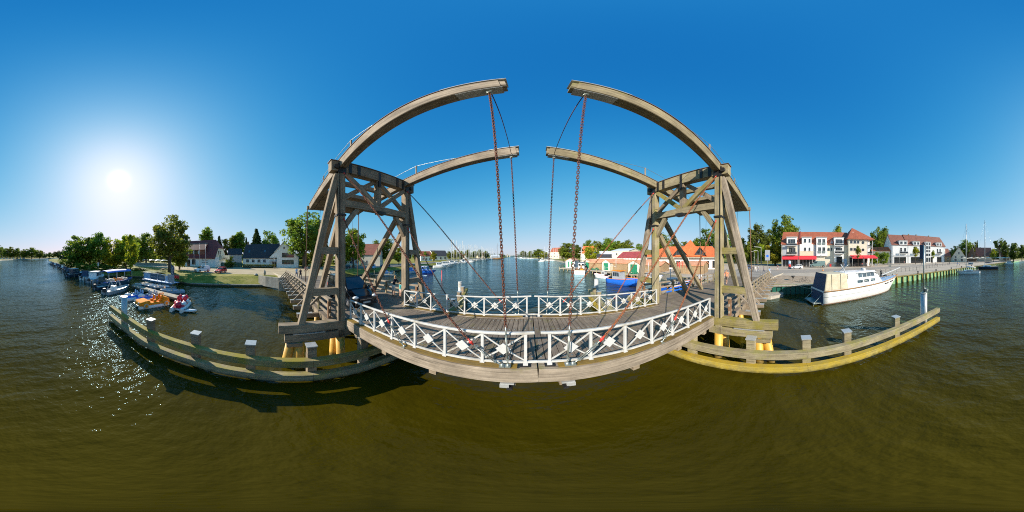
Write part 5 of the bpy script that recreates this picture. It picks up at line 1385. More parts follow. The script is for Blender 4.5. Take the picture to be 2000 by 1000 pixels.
# pedal boats
def pedal_boat(label, loc, rot, col, seat, kind='plain'):
    T = thing('pedal_boat', label, 'pedal boat', loc, rot, 'pedal boats at the jetty')
    for s in (-1, 1):
        mb = MB(); secs = []
        for i in range(9):
            t = i/8; x = -1.9+3.9*t; q = .30*(1-(2*t-1)**6*.55); zt = .38+.12*t*t
            secs.append([(x, s*.55+q*math.cos(2*PI*k/10), .12+(zt-.12)*max(-.9, math.sin(2*PI*k/10))) for k in range(10)])
        mb.loft(secs, 0, True); mb.build('float', M['gel'], T)
    mb = MB()
    if kind == 'car':                                   # car shaped body with bonnet, wings and wheels
        mb.ext([(-1.95,.35),(2.0,.35),(2.05,.62),(1.9,.80),(.75,.95),(.62,.6),(-.95,.6),(-1.05,1.0),(-1.3,1.12),(-1.85,.95)], -.78, .78)
        bo = mb.build('body', M[col], T, bevel=.12)
        for x in (1.25, -1.35):
            for s in (-1, 1):
                mb = MB(); mb.ball((x,s*.76,.52), (.46,.16,.40), 12, 8); mb.build('wing', M[col], T)
                mb = MB(); mb.cyl((x,s*.80,.36), (x,s*.96,.36), .30, n=18); w_ = mb.build('wheel', M['canvas'], T); mb = MB(); mb.cyl((x,s*.955,.36), (x,s*.975,.36), .17, n=12); mb.build('hub', M['orange'], w_)
        for s in (-1, 1):
            mb = MB(); mb.ball((2.0,s*.52,.70), (.10,.15,.13), 10, 6); mb.build('headlight', M['zinc'], T)
        mb = MB(); mb.box((2.08,0,.42), (.10,1.5,.12)); mb.build('bumper', M['zinc'], T)
    else:
        cab(mb, -1.5, 1.6, 1.35, 0, .38, .62, .5, .2, .8); mb.build('body', M[col], T, bevel=.06)
        mb = MB(); mb.ball((.9,0,.68), (.5,.4,.28), 10, 6); mb.build('pedal_cover', M['gel'], T)
    for x in (-.1, -.85) if kind != 'twin' else (-.3,):
        for s in (-1, 1):
            mb = MB(); mb.ball((x,s*.36,.72), (.24,.26,.12), 9, 5); mb.ball((x-.26,s*.36,1.0), (.10,.25,.34), 9, 6); mb.build('seat', M[seat], T)
    if kind == 'slide':
        for (x,y,z,r) in ((.2,-.5,.62,.3),(.5,.45,.6,.32),(1.1,0,.7,.38),(-.6,.55,.66,.3),(-1.3,0,.85,.4),(-.9,-.5,.9,.28)):
            mb = MB(); mb.ball((x,y,z), (r*1.35,r,r*.85), 10, 7); mb.build('moulding', M[col if x > -1 and y <= 0 else 'gel'], T)
    if kind == 'car':
        mb = MB(); mb.tube([(-.9,-.5,.9),(-1.2,-.35,1.35),(-1.5,0,1.42),(-1.2,.35,1.35),(-.9,.5,.9)], .07, 7); mb.build('rear_hoop', M[seat], T)
    mb = MB(); mb.cyl((.35,0,.6), (.3,0,1.0), .025, n=6); mb.build('steering_lever', M['galv'], T)
    return T
pc = A(298,597,0)+Vector((0,0,.0)); pedal_boat('orange car shaped pedal boat with round wheels at the jetty', pc, yaw_between(A(338,591), A(262,603)), 'orange', 'orange', 'car')
for i, (u, v, lab) in enumerate(((262,584,'blue pedal boat next to the orange one, left of two'), (289,586,'blue pedal boat with white seats between the jetty and orange one'))):
    pedal_boat(lab, A(u, v, 0), facing(u, .9, .35), 'blue', 'white' if i else 'light_blue', 'plain')
pedal_boat('red and white pedal boat at the right end of the jetty', A(354,600,0), facing(354,.3,1), 'red_plastic', 'red_plastic', 'slide')
T = thing('kayak', 'white kayak floating beside the red pedal boat', 'kayak', A(361,608,0), facing(361,1,-.35))
mb = MB(); secs = []
for i in range(11):
    t = i/10; x = -1.3+2.6*t; q = .33*math.sqrt(max(.01, 1-(2*t-1)**2))
    secs.append([(x, q*math.cos(2*PI*k/10), .14+.17*math.sin(2*PI*k/10)*(.4+.6*math.sqrt(max(.02, 1-(2*t-1)**2)))+.1*(2*t-1)**2) for k in range(10)])
mb.loft(secs, 0, True); mb.build('hull', M['gel_clean'], T); mb = MB(); mb.lathe([(.30,0),(.33,.03),(.28,.05),(.24,.0)], (0,0,.28), 14); mb.build('cockpit_rim', M['black'], T)
# ---- bank walls, boulders, garden
T = thing('bank_wall', 'low tarred timber edging wall along the grassy left bank', 'retaining wall', A(374,557,0))
mb = MB(); o_ = A(374,557,0); line = [(-30.4,-12.9),(-31.1,-4.9),(-31.2,4.4)]
li2 = inset(line, -.12)
for a, b in zip(li2, li2[1:]): mb.beam((a[0],a[1],.42), (b[0],b[1],.42), .34, .14); mb.beam((a[0],a[1],.05), (b[0],b[1],.05), .1, .7, 1)
mb.build('coping', [M['stone'], M['bark']], T, off=o_)
mb = MB(); li3 = inset(line, -.22)
for a, b in zip(li3, li3[1:]):
    a = Vector((*a,0)); b = Vector((*b,0)); n = int((b-a).length/1.1)
    for i in range(n):
        p = a.lerp(b, (i+.5)/n); mb.box((p.x,p.y,-.1), (.2,.2,1.0))
mb.build('pile', M['oak'], T, off=o_)
def boulder(label, loc, s, sd, name='boulder'):
    T = thing(name, label, 'boulder', loc); r_ = random.Random(sd); mb = MB(); n = 9
    secs = []
    for i in range(6):
        t = i/5; q = math.sin(PI*(.12+.86*t)); secs.append([((s[0]*q*r_.uniform(.85,1.1))*math.cos(2*PI*k/n), (s[1]*q*r_.uniform(.85,1.1))*math.sin(2*PI*k/n), s[2]*t-.05) for k in range(n)])
    mb.loft(secs, 0, True); o = mb.build('stone', M['stone'], T); return T
boulder('upright pale standing stone near the bridge abutment on grass', P(517,37.5,1.5), (.35,.3,1.5), 3, 'standing_stone')
boulder('low rounded boulder left of the standing stone', P(500,37.2,1.5), (.7,.5,.6), 4)
boulder('small boulder beside the yacht on the paved quay', P(1520,33,1.5), (.5,.4,.35), 8)
T = thing('wing_wall', 'concrete wing wall curving from the left bridge abutment over the grass', 'retaining wall', P(512,34.6,.4))
mb = MB(); wl_ = [A(506,548,1.1),A(520,552,1.0),A(545,556,1.0),P(556,30.5,1.0)]; o_ = P(512,34.6,.4)
for a, b in zip(wl_, wl_[1:]): mb.beam((a.x,a.y,1.25), (b.x,b.y,1.25), .3, 1.9)
mb.build('wall', M['concrete'], T, off=o_)
T = thing('garden_wall', 'low grey garden wall before the beer garden parasols', 'wall', P(256,90,1.5), yaw_between(P(256,90), P(325,74)))
mb = MB(); L_ = (P(325,74)-P(256,90)).length; mb.b2((0,0,0), (L_,.35,1.05)); mb.build('wall', M['concrete'], T); mb = MB(); mb.b2((-.05,-.05,1.05), (L_+.05,.4,1.14)); mb.build('coping', M['stone'], T)
for i, (u, r) in enumerate(((284,88),(297,86),(309,83),(321,80))):
    parasol('%s pale parasol of the beer garden behind the grey wall' % ('leftmost','second from left','third from left','rightmost')[i], P(u, r, 1.5), 3.6, 2.9, 'gel', 'beer garden parasols')
sign_post('narrow white information sign on the bank between the trees', P(192,49,1.5), yaw_between(P(190,49),P(195,49)), .45, 1.1, 2.0)
T = thing('stacked_bench', 'dark picnic bench with table near the oak trunk', 'bench', P(318,49,1.5), 1.0); mb = MB(); mb.b2((-.9,-.35,.7), (.9,.35,.76)); mb.build('table_top', M['oak'], T)
for s in (-1, 1):
    mb = MB(); mb.b2((-.9,s*.62-.14,.42), (.9,s*.62+.14,.47)); mb.build('seat', M['oak'], T)
    mb = MB(); mb.beam((s*.6,-.7,0), (s*.6,.3,.7), .08, .08); mb.beam((s*.6,.7,0), (s*.6,-.3,.7), .08, .08); mb.build('leg', M['oak'], T)
lamp_post('grey globe lamp before the white gable house', P(535.5,58,1.5), 4.2, style='globe')
lamp_post('globe lamp before the restaurant beside the left flagpole', P(367,56,1.5), 4.0, style='globe', group='globe lamps'); 
# ---- people by the left span
person('woman with fair hair, navy top and white shorts leaning on the far handrail', BW(-9.85,3.35,deckz(9.8)), BYAW+R(90), (.015,.018,.035), (.8,.79,.76), 'hair_fair', 1.70, 'lean')
person('child in turquoise shirt standing beside the woman at the handrail', BW(-9.1,3.4,deckz(9.2)), BYAW+R(75), (.05,.42,.42), (.7,.45,.36), 'hair_fair', 1.28, 'stand')
person('person in pale blue shirt walking behind the left handrail', BW(-26.2,-1.6,deckz(26)), BYAW, (.45,.6,.75), (.1,.12,.2), 'hair_dark', 1.72, 'walk', False)
person('person in dark clothes behind the left handrail, right of the pale blue shirt', BW(-24.3,-1.3,deckz(24)), BYAW+PI, (.03,.02,.03), (.05,.04,.05), 'hair_fair', 1.68, 'walk', False)
person('person in pink top on the plaza beside the rear rod', P(596,44,1.5), 1.0, (.6,.25,.3), (.1,.1,.14), 'hair_dark', 1.7, 'walk', False)
person('person in grey shirt on the plaza right of the pink top', P(600,45,1.5), 1.2, (.3,.3,.33), (.05,.05,.07), 'hair_dark', 1.78, 'walk')
# ================================================================== ahead: the harbour
woodm = leaves('distant_leaves', (.06,.10,.03), .3)
T = MB(); r_ = random.Random(11); cl = []
for u0, u1, r, vt in ((802,985,620,496),(1012,1100,700,496),(1100,1260,420,490),(1940,2000,330,494),(0,90,420,493),(960,1010,1240,499),(1260,1520,300,488),(560,800,260,494),(120,350,190,488),(350,560,170,496),(1440,1540,150,480),(1700,1760,140,490),(1840,1960,210,486)):
    u = u0
    while u < u1:
        w_ = r*.012; h = max(5, HT(vt, r)-1.5)*r_.uniform(.6,1.1); p = P(u, r*r_.uniform(.96,1.06), 1.5)
        for k in range(3): cl.append(((p.x+r_.uniform(-w_,w_), p.y+r_.uniform(-w_,w_), 1.5+h*(.2+.3*k)), (w_*.9, w_*.9, h*.26)))
        u += 1.6
leafcloud(T, cl, 26, 2.4, r_); tag(T.build('distant_woodland', woodm), 'band of distant woodland along the horizon', 'woodland', kind='stuff')
GA = 'trees along the left harbour quay'
for u, vt, w_, r, k, m_, lab in ((846,492,15,118,'broad','leaf_bright','round bright tree before the dark hall on the left quay'),(830,490,12,150,'broad2','leaf_mid','small tree left of the red roofed house on the left quay'),(889,489,16,175,'broad','leaf_bright','pair of yellow-green trees on the left quay, left one'),(901,489,16,178,'broad2','leaf_bright','pair of yellow-green trees on the left quay, right one'),
        (913,485,9,240,'poplar','leaf_mid','tall narrow tree among the left harbour masts'),(926,488,10,250,'poplar','leaf_mid','second narrow tree among the left harbour masts'),(937,488,14,260,'broad','leaf_mid','dark tree among the last left harbour masts'),(949,489,14,270,'broad2','leaf_mid','last dark tree at the end of the left harbour'),(877,491,12,170,'broad','leaf_mid','dark tree behind the mooring masts'),(813,484,20,110,'broad','leaf_mid','tree peeking right of the left portal leg')):
    tree(k, u, r, vt, w_, m_, lab, group=GA)
simple_house('quay_house', 'white quay house with orange-red roof beside the left harbour', 822,146,844,150,500,491,10,'plaster','r_red',wins=[(.2,1,1.4,1.5),(.5,1,1.4,1.5),(.8,1,1.4,1.5)])
simple_house('boat_hall', 'large hall with dark roof behind the left harbour', 846,176,875,182,500,489.5,18,'plaster','r_dark',wins=[(.2,1,2,2.2),(.5,1,2,2.2),(.8,1,2,2.2)])
simple_house('gable_quay_house', 'small white gabled house among the left harbour masts', 908,238,917,240,499,494,10,'plaster','r_red',axis='y',wins=[(.5,1,1.4,1.6)])
simple_house('pink_quay_house', 'pale pink house with red roof near the last left masts', 934,300,951,305,498,493,12,'peach','r_red',wins=[(.25,1.5,1.5,1.8),(.6,1.5,1.5,1.8)])
simple_house('harbour_shed', 'low grey shed at the end of the left harbour', 960,330,976,335,501,497.5,12,'grey_plaster','r_metal')
T = thing('storm_gate', 'pale green storm barrier tower at the harbour mouth', 'barrier', P(993,900,.5))
mb = MB(); mb.b2((-9,-6,-1), (-3,6,14)); mb.b2((-10,-7,14), (-2,7,15.5)); mb.b2((4,-6,-1), (10,6,12)); mb.build('tower', M['concrete'], T); mb = MB(); mb.b2((-3,-1,9.5), (4,1,11)); mb.build('gate_beam', M['green_dark'], T)
# ---- yachts in the left and right harbour rows: one built with its parts, the rest copied
GY = 'yachts moored along the left harbour'; LY = 'white yacht with bare mast moored in the left harbour row'
y0 = sailboat(LY, P(868,128,0), .2, 10, 19, group=GY)
for ch in y0.children:
    if ch.name.startswith('mast'): ch.data = ch.data.copy(); [setattr(v, 'co', Vector((5.6+(v.co.x-5.6)*1.5, v.co.y*1.5 if abs(v.co.y) < .3 else v.co.y, v.co.z))) for v in ch.data.vertices if v.co.z > 3]
r_ = random.Random(3)
for i, (u, r) in enumerate(((874,133),(880,141),(887,150),(893,158),(899,167),(905,176),(910,186),(915,196),(920,206),(925,217),(930,228),(935,240),(940,252),(944,264),(948,278),(952,292),(956,306),(870,152),(877,158),(884,164),(890,172),(896,180),(902,188),(908,198),(912.5,206),(917.5,216),(922.5,226),(927.5,238),(932.5,250),(937.5,262),(942,276),(946,290))):
    dup(y0, LY, P(u, r, 0), rot=r_.uniform(-.2,.35), scale=r_.uniform(.85,1.12), group=GY)
GZ = 'yachts moored along the right harbour'; LZ = 'white yacht with bare mast in the distant right harbour row'
for i, (u, r) in enumerate(((1009,520),(1014,480),(1019,440),(1024,410),(1029,385),(1035,360),(1040,345),(1076,207),(1080,206),(1084,205),(1088,204),(1092,204),(1012,500),(1017,460),(1021.5,425),(1026.5,398),(1032,372),(1037.5,352),(1043,338),(1072,209),(1095,203))):
    dup(y0, LZ, P(u, r, 0), rot=PI+r_.uniform(-.3,.3), scale=r_.uniform(.8,1.05), group=GZ)
GC = 'motor boats along the left harbour'
m0 = cruiser('white motor boat nearest the blue boat on the left quay', P(846,84,0), .4, 8, 'gel', 'gel_clean', group=GC)
for i, (u, r, n) in enumerate(((857,93,'second white motor boat right of the blue boat'),(864,101,'third white motor boat right of the blue boat'),(873,111,'fourth white motor boat, before the first masts'),(884,122,'white motor boat in front of the yellow-green trees'),(897,136,'white motor boat below the middle masts'),(912,152,'white motor boat below the narrow trees'))):
    dup(m0, n, P(u, r, 0), rot=.4+r_.uniform(-.2,.2), scale=r_.uniform(.9,1.15))
p, ya, L_ = boat_pts(819,59,853,55); cruiser('bright blue motor boat with blue canopy beside the left portal', p, ya, 7.2, 'blue', 'blue_canvas', 'blue_canvas', hard=True, bottom='gel')
p, ya, L_ = boat_pts(796,56,815,60); cruiser('blue covered boat partly behind the left portal leg', p, ya, 6, 'gel', 'gel', 'blue_canvas', hard=False)
p, ya, L_ = boat_pts(744,50,762,52); cruiser('white and blue small boat seen between the left portal struts', p, ya, 5, 'gel', 'gel', 'blue_canvas', hard=False)
T = thing('wooden_ship', 'dark wooden sailing ship with a single tall mast at the left harbour end', 'sailing ship', P(962,300,0), .1)
make_hull(T, 18, 5, 2, 3, 'teak', 'darkhull', 'black', 'teak', stern=.8)
mb = MB(); mb.cyl((9,0,1.5), (9,0,30), .22, .1, 8); mb.cyl((14,0,2), (24,0,5), .12, n=6); mb.cyl((9,0,5), (1,0,6), .12, n=6); mb.build('mast', M['oak'], T)
mb = MB()
for q in ((23.5,0,5),(.5,0,2),(8,2.4,2),(8,-2.4,2)): mb.cyl((9,0,28), q, .04, n=4)
mb.build('rigging', M['iron'], T)
T = thing('channel_marker', 'thin red channel post standing in the harbour water', 'channel marker', A(863,548,0)); mb = MB(); mb.cyl((0,0,-2), (0,0,2.4), .10, n=8); mb.build('post', M['red'], T); mb = MB(); mb.cyl((0,0,2.4), (0,0,2.5), .13, n=8); mb.build('cap', M['red'], T)
T = thing('quay_jetty', 'grey timber jetty with posts below the left portal struts', 'jetty', A(735,534,.6)); o_ = A(735,534,.6)
pts = [A(722,535,.6), A(770,537,.6)]; planks(pts, 1.2).build('deck', M['jetty'], T, off=o_)
for t in (0,.2,.4,.6,.8,1):
    mb = MB(); p = pts[0].lerp(pts[1], t); mb.cyl((p.x,p.y,-1.5), (p.x,p.y,1.7), .1, n=8); mb.build('post', M['oak_lichen'], T, off=o_)
# ---- right harbour side: woods, houses, sheds
for u, vt, w_, r, k, m_, lab in ((1052,487,28,300,'broad','leaf_mid','clump of trees at the bend of the right harbour'),(1062,490,18,280,'broad2','leaf_bright','brighter tree right of the clump at the right harbour bend'),(1022,490,16,470,'broad','leaf_mid','distant tree behind the far right masts'),(1036,489,14,420,'broad2','leaf_mid','distant tree left of the harbour bend clump'),
        (1110,472,30,132,'tall','leaf_mid','tall dark green tree left of the orange roof on the right harbour'),(1100,480,22,138,'broad','leaf_olive','olive tree left of the tall dark green one'),(1127,479,26,126,'broad','leaf_dark','dark tree just left of the small orange roof'),(1156,477,32,104,'broad2','leaf_bright','golden green round tree before the small orange roof'),
        (1150,470,30,190,'broad','leaf_mid','wood behind the hall, leftmost crown'),(1168,469,34,185,'broad2','leaf_mid','wood behind the hall, second crown'),(1188,466,38,180,'broad','leaf_mid','wood behind the hall, tallest crown'),(1208,468,36,182,'broad2','leaf_mid','wood behind the hall, crown above the warehouse'),(1226,470,30,178,'broad','leaf_mid','wood behind the hall, rightmost crown'),
        (1250,474,30,130,'broad2','leaf_mid','tree above the half-timbered house'),(1294,458,44,92,'broad','leaf_mid','tree behind the left slope of the orange restaurant roof'),(1330,470,44,100,'broad2','leaf_mid','tree behind the peak of the orange restaurant roof'),(1362,466,34,96,'broad','leaf_mid','tree behind the right dormer of the orange restaurant'),(1386,444,56,92,'broad2','leaf_dark','dark tall tree behind the right portal'),(1412,452,40,100,'broad','leaf_mid','tree between the right portal legs'),(1436,456,44,106,'broad2','leaf_mid','tree right of the right portal')):
    tree(k, u, r, vt, w_, m_, lab)
simple_house('peach_house', 'large peach house with red roof above the far right masts', 1074,262,1092,250,492,484,14,'peach','r_red',wins=[(.2,3,1.6,2),(.5,3,1.6,2),(.8,3,1.6,2),(.5,7,1.6,2)])
simple_house('white_villa', 'pale flat villa left of the peach house', 1058,290,1074,285,495,491,14,'plaster','r_metal',wins=[(.3,3,2,2),(.7,3,2,2)],hips=(6,6))
simple_house('orange_roof_house', 'house with steep orange roof behind the golden tree', 1134,124,1158,120,495,481,11,'cream','r_orange',wins=[(.4,2,1.4,1.5)])
simple_house('long_hall', 'long low white hall with grey roof band on the right harbour', 1160,108,1196,108,497,491,9,'plaster','r_metal',wins=[(.2,2.6,3,1.6),(.5,2.6,3,1.6),(.8,2.6,3,1.6)])
simple_house('lead_roof_annex', 'low annex with slate grey roof before the long hall', 1166,96,1196,96,503,497,6,'plaster','r_dark')
simple_house('warehouse', 'cream warehouse with pale metal roof behind the half-timbered house', 1195,96,1228,90,490,486,16,'cream','r_metal',wins=[(.3,5,1.2,1.2),(.2,1.5,1.4,1.4)])
T, W_, ze, zr = simple_house('timber_frame_house', 'white half-timbered house with wine red roof above the sheds', 1206,84,1252,74,503,492,9,'plaster','r_crimson',wins=[(.15,1,1,1.2),(.4,1,1,1.2),(.7,1,1,1.2)])
mb = MB()
for i in range(9): mb.b2((W_*i/8-.07,-.03,0), (W_*i/8+.07,.02,ze))
for z in (.1, 1.5, ze-.15): mb.b2((0,-.035,z), (W_,.015,z+.14))
mb.build('timber_framing', M['fascia'], T)
# fishing sheds: gable front with green doors, ridge running away
GS = 'fishing sheds on the right harbour quay'
def fish_shed(label, u0, r0, u1, r1, depth, ve, vr, door=True, wall='cream', split=False, zb=1.2):
    p0, p1 = P(u0, r0, zb), P(u1, r1, zb); T, W_ = house_at('fishing_shed', label, p0, p1, 'fishing shed', GS); rm = (r0+r1)/2
    ze, zr = HT(ve, rm)-zb, HT(vr, rm)-zb
    mb = MB(); gable_walls(mb, 0, W_, 0, depth, ze, zr, 0, 'y'); mb.build('wall', M[wall], T)
    mb = MB(); gable_roof(mb, 0, depth, 0, W_, ze, zr, .25, .14, axis='y'); mb.build('roof', M['r_shed'], T)
    mb = MB(); mb.beam((0,-.04,ze), (W_/2,-.04,zr), .06, .16); mb.beam((W_/2,-.04,zr), (W_,-.04,ze), .06, .16); mb.build('barge_board', M['white'], T)
    if door:
        for (a, b) in (((.24,.44),(.56,.76)) if split else ((.2,.8),)):
            mb = MB(); mb.b2((a*W_,-.05,.05), (b*W_,.03,ze*.92)); n = 5
            for k in range(1, n): x = W_*(a+(b-a)*k/n); mb.b2((x-.012,-.058,.05), (x+.012,-.045,ze*.92), 1)
            d = mb.build('door', [M['green_door'], M['green_dark']], T)
            mb = MB(); mb.b2((b*W_-.2,-.1,1.0), (b*W_-.14,-.05,1.2)); mb.build('handle', M['iron'], d)
    return T
fish_shed('farthest fishing shed with two narrow green doors over the water', 1105,70,1122,69,9,509.5,505,True,'plaster',True)
fish_shed('fishing shed hidden behind the white cutter with brick side', 1141,64,1153,62,11,511,506.5,True,'cream')
fish_shed('middle fishing shed with single green door and brick flank', 1176,56,1191,54,11,512.5,506.5)
fish_shed('nearest fishing shed with broad green double door', 1227,49,1249,46.5,10,515,508.5)
simple_house('brick_shed', 'tan brick shed with orange roof between the raking struts', 1324,42,1372,40,518,511,7,'brick','r_shed',cat='shed',zb=1.5)
simple_house('brick_shed_low', 'brick net store with orange roof behind the middle fishing shed', 1150,62,1180,60,513,507,6,'brick','r_shed',cat='shed',zb=1.2)
simple_house('brick_net_store', 'brick net store right of the middle shed behind the blue cutter', 1192,56,1226,52,514,507.5,6,'brick','r_shed',cat='shed',zb=1.2)
simple_house('net_store', 'small rust brown net store beside the nearest fishing shed', 1252,47,1290,44,518,511,6,'brick','r_shed',cat='shed',zb=1.4)
# orange roofed restaurant
p0, p1 = P(1264,60,1.5), P(1404,56,1.5); T, W_ = house_at('harbour_restaurant', 'wide harbour restaurant with bright orange roofs and glazed gable dormers', p0, p1, 'restaurant')
ze = HT(501,57)-1.5; zr = HT(480,60)-1.5; D = 14
mb = MB(); mb.b2((0,0,-.3), (W_,D,ze)); mb.build('wall', M['plaster'], T)
mb = MB(); hip_roof(mb, 0, W_, 0, D, ze, zr, 6, 3, .9); rf = mb.build('roof', M['r_orange'], T)
xc = W_*.60; zp = HT(468,60)-1.5
mb = MB(); b = len(mb.v); hw = W_*.19
mb.v += [(xc-hw,-1.0,ze+.1),(xc+hw,-1.0,ze+.1),(xc+hw,D,ze+.1),(xc-hw,D,ze+.1),(xc,4.5,zp)]
for f in ((0,1,4),(1,2,4),(2,3,4),(3,0,4)): mb.face([b+i for i in f])
mb.build('tower_roof', M['r_orange'], T)
for x, hw2 in ((xc-hw*.62, 2.6), (xc+hw*.78, 2.1)):
    zt = ze+3.4; mb = MB(); mb.poly([(x-hw2,-.6,ze+.4),(x+hw2,-.6,ze+.4),(x,-.6,zt)]); dg_ = mb.build('dormer_glazing', M['glass'], T)
    mb = MB(); mb.beam((x-hw2-.3,-.75,ze+.2), (x,-.75,zt+.1), .5, .16); mb.beam((x+hw2+.3,-.75,ze+.2), (x,-.75,zt+.1), .5, .16); mb.build('dormer_edge', M['r_orange'], T)
    mb = MB(); b = len(mb.v); mb.v += [(x-hw2-.3,-.7,ze+.25),(x,-.7,zt+.12),(x+hw2+.3,-.7,ze+.25),(x,5,zt+.12)]; mb.face((b,b+1,b+3)); mb.face((b+1,b+2,b+3)); mb.build('dormer_roof', M['r_orange'], T)
    mb = MB()
    for k in (-.5, 0, .5): mb.beam((x+hw2*k,-.62,ze+.4), (x+hw2*k,-.62,ze+.4+(zt-ze-.4)*(1-abs(k))), .06, .06)
    mb.build('glazing_bar', M['fascia'], T)
for i in range(10): window(T, W_*(.06+.098*i), .5, 1.5, 2.4, 0, 2, fm='fascia', gm='dark_glass')
mb = MB(); mb.b2((-.5,-1.4,ze-.35), (W_+.3,-.1,ze-.2)); mb.build('veranda_roof', M['canvas'], T)
for i in range(6):
    mb = MB(); mb.b2((W_*i/5-.08,-1.35,0), (W_*i/5+.08,-1.2,ze-.35)); mb.build('veranda_post', M['white'], T)
# ---- harbour boats on the right
T = thing('fishing_cutter', 'white fishing cutter seen from astern with tall gantry mast', 'fishing boat', P(1132,53,0), facing(1132,-.12,-1))
make_hull(T, 11, 3.9, 1.25, 2.2, 'gel', 'red', 'darkhull', 'teak', stern=.92)
mb = MB(); cab(mb, 4.6, 8, 2.3, 0, 1.2, 3.7, .4, .1, .9); mb.build('wheelhouse', M['gel_clean'], T); side_glass(T, 4.9, 7.5, 2.3, 2.6, 3.4, 1.2, 3.7, .9, n=3)
for y in (-.6, .6):
    mb = MB(); mb.box((4.6,y,2.9), (.12,.75,.6)); mb.build('rear_window', M['dark_glass'], T)
mb = MB(); mb.box((4.58,0,1.95), (.1,.6,1.4)); mb.build('door', M['teak'], T)
mb = MB(); cab(mb, 4.4, 7.6, 2.4, 0, 3.7, 3.85, .1, .0, .96); mb.build('house_roof', M['navy'], T)
mb = MB(); mb.cyl((5,0,3.8), (5,0,8.4), .12, n=7); mb.beam((5,-1.2,6.8), (5,1.2,6.8), .1, .1); mb.beam((5,-.7,7.6), (5,.7,7.6), .08, .08); mb.lathe([(.3,0),(.35,.1),(.3,.3),(.02,.34)], (5.6,0,5.2), 12); mb.build('mast', M['white'], T)
mb = MB()
for s in (-1, 1): mb.cyl((1.0,s*1.6,1.2), (1.0,s*1.4,4.6), .10, n=6)
mb.beam((1.0,-1.5,4.6), (1.0,1.5,4.6), .16, .16); mb.beam((1.0,-1.5,3.4), (1.0,1.5,3.4), .1, .1); mb.build('gantry', M['darkhull'], T)
mb = MB(); railing(mb, [(3.6,-1.8,1.3),(.3,-1.7,1.3),(.1,0,1.3),(.3,1.7,1.3),(3.6,1.8,1.3)], .9, .03); mb.build('stern_rail', M['white'], T)
mb = MB(); mb.box((2.4,-.5,1.4), (1.0,1.0,.6)); mb.build('fish_crate', M['orange'], T); mb = MB(); mb.cyl((3.4,-.7,1.6), (3.4,.7,1.6), .4, n=12); mb.build('net_winch', M['iron'], T)
p, ya, L_ = boat_pts(1189,43,1162,46)
def fishing_boat(label, p, ya, L_, B, F, bF, hul, band, house, hx0, hx1, hz, mast=5.5, orange=False):
    T = thing('fishing_boat', label, 'fishing boat', p, ya)
    half, sheer = make_hull(T, L_, B, F, bF, hul, band, 'darkhull' if hul == 'blue' else 'red', 'gel', stern=.75, rake=.1, deckdrop=.35)
    mb = MB(); cab(mb, hx0, hx1, B*.62, 0, F-.3, hz, .25, .05, .92); mb.build('wheelhouse', M[house], T)
    side_glass(T, hx0+.15, hx1-.2, B*.62, F+(hz-F)*.35, F+(hz-F)*.85, F-.3, hz, .92, n=3, mat='glass')
    mb = MB(); mb.b2((hx0-.15,-B*.33,hz), (hx1+.1,B*.33,hz+.08)); mb.build('house_roof', M['orange' if orange else 'white'], T)
    mb = MB(); mb.cyl((hx0+.3,0,hz), (hx0+.3,0,mast), .06, n=7); mb.cyl((hx0+.3,0,hz+.8), (hx0-1.6,0,hz+1.3), .045, n=6); mb.beam((hx0+.3,-.5,mast-.7), (hx0+.3,.5,mast-.7), .04, .04); mb.build('mast', M['white'], T)
    mb = MB(); mb.box((.9,0,F+.1), (.7,B*.5,.5)); mb.cyl((1.7,-.4,F+.1), (1.7,.4,F+.1), .28, n=12); mb.build('net_winch', M['iron'], T)
    return T
fishing_boat('small white fishing boat between the cutter and the blue boat', p, ya, 5.2, 2.0, .75, 1.15, 'gel', 'red', 'white', 1.0, 2.2, 1.9, 3.4)
p, ya, L_ = boat_pts(1190,37.5,1259,31.5)
fishing_boat('bright blue fishing boat with white wheelhouse and orange roof edge', p, ya, max(L_,8.4), 3.1, 1.05, 1.75, 'blue', 'orange', 'greyhull', 1.8, 4.0, 2.75, 6.2, True)
p, ya, L_ = boat_pts(1296,27,1335,30)
fishing_boat('second blue boat half hidden behind the right portal post', p, ya, 6.5, 2.3, .8, 1.3, 'blue', 'orange', 'white', 1.2, 2.6, 2.1, 3.8)
p, ya, L_ = boat_pts(1256,37,1288,40)
fishing_boat('white open fishing boat behind the right portal leg', p, ya, 6, 2.2, .8, 1.2, 'gel', 'blue', 'white', 1.2, 2.4, 2.0, 4.5)
p, ya, L_ = boat_pts(1052,170,1072,172); cruiser('white launch moored below the peach house', p, ya, 8, 'gel', 'gel_clean')
p, ya, L_ = boat_pts(1078,196,1098,196); 
for i, (u, v, w_, lab) in enumerate(((1108,527,16,'green heap of nets below the farthest fishing shed'),(1162,534,15,'green heap of nets beside the small white fishing boat'),(1240,545,14,'green heap of nets under the nearest fishing shed'))):
    r = 6/math.tan(R((v-500)*.18)); T = thing('net_heap', lab, 'fishing nets', P(u, r+2, .9), 0, 'heaps of fishing nets'); mb = MB(); rr = r*math.tan(R(w_*.09)); r2 = random.Random(i)
    leafcloud(mb, [((r2.uniform(-rr,rr), r2.uniform(-.6,.6), r2.uniform(0,.7)), (.7,.6,.35)) for _ in range(9)], 70, .28, r2); mb.build('nets', M['green_door'], T)
    mb = MB(); mb.b2((-rr-.5,-1,-.25), (rr+.5,1.4,-.05)); [mb.cyl((x,-.8,-2.5), (x,-.8,-.2), .1, n=7) for x in (-rr,0,rr)]; mb.build('staging', M['jetty'], T)
f0 = None
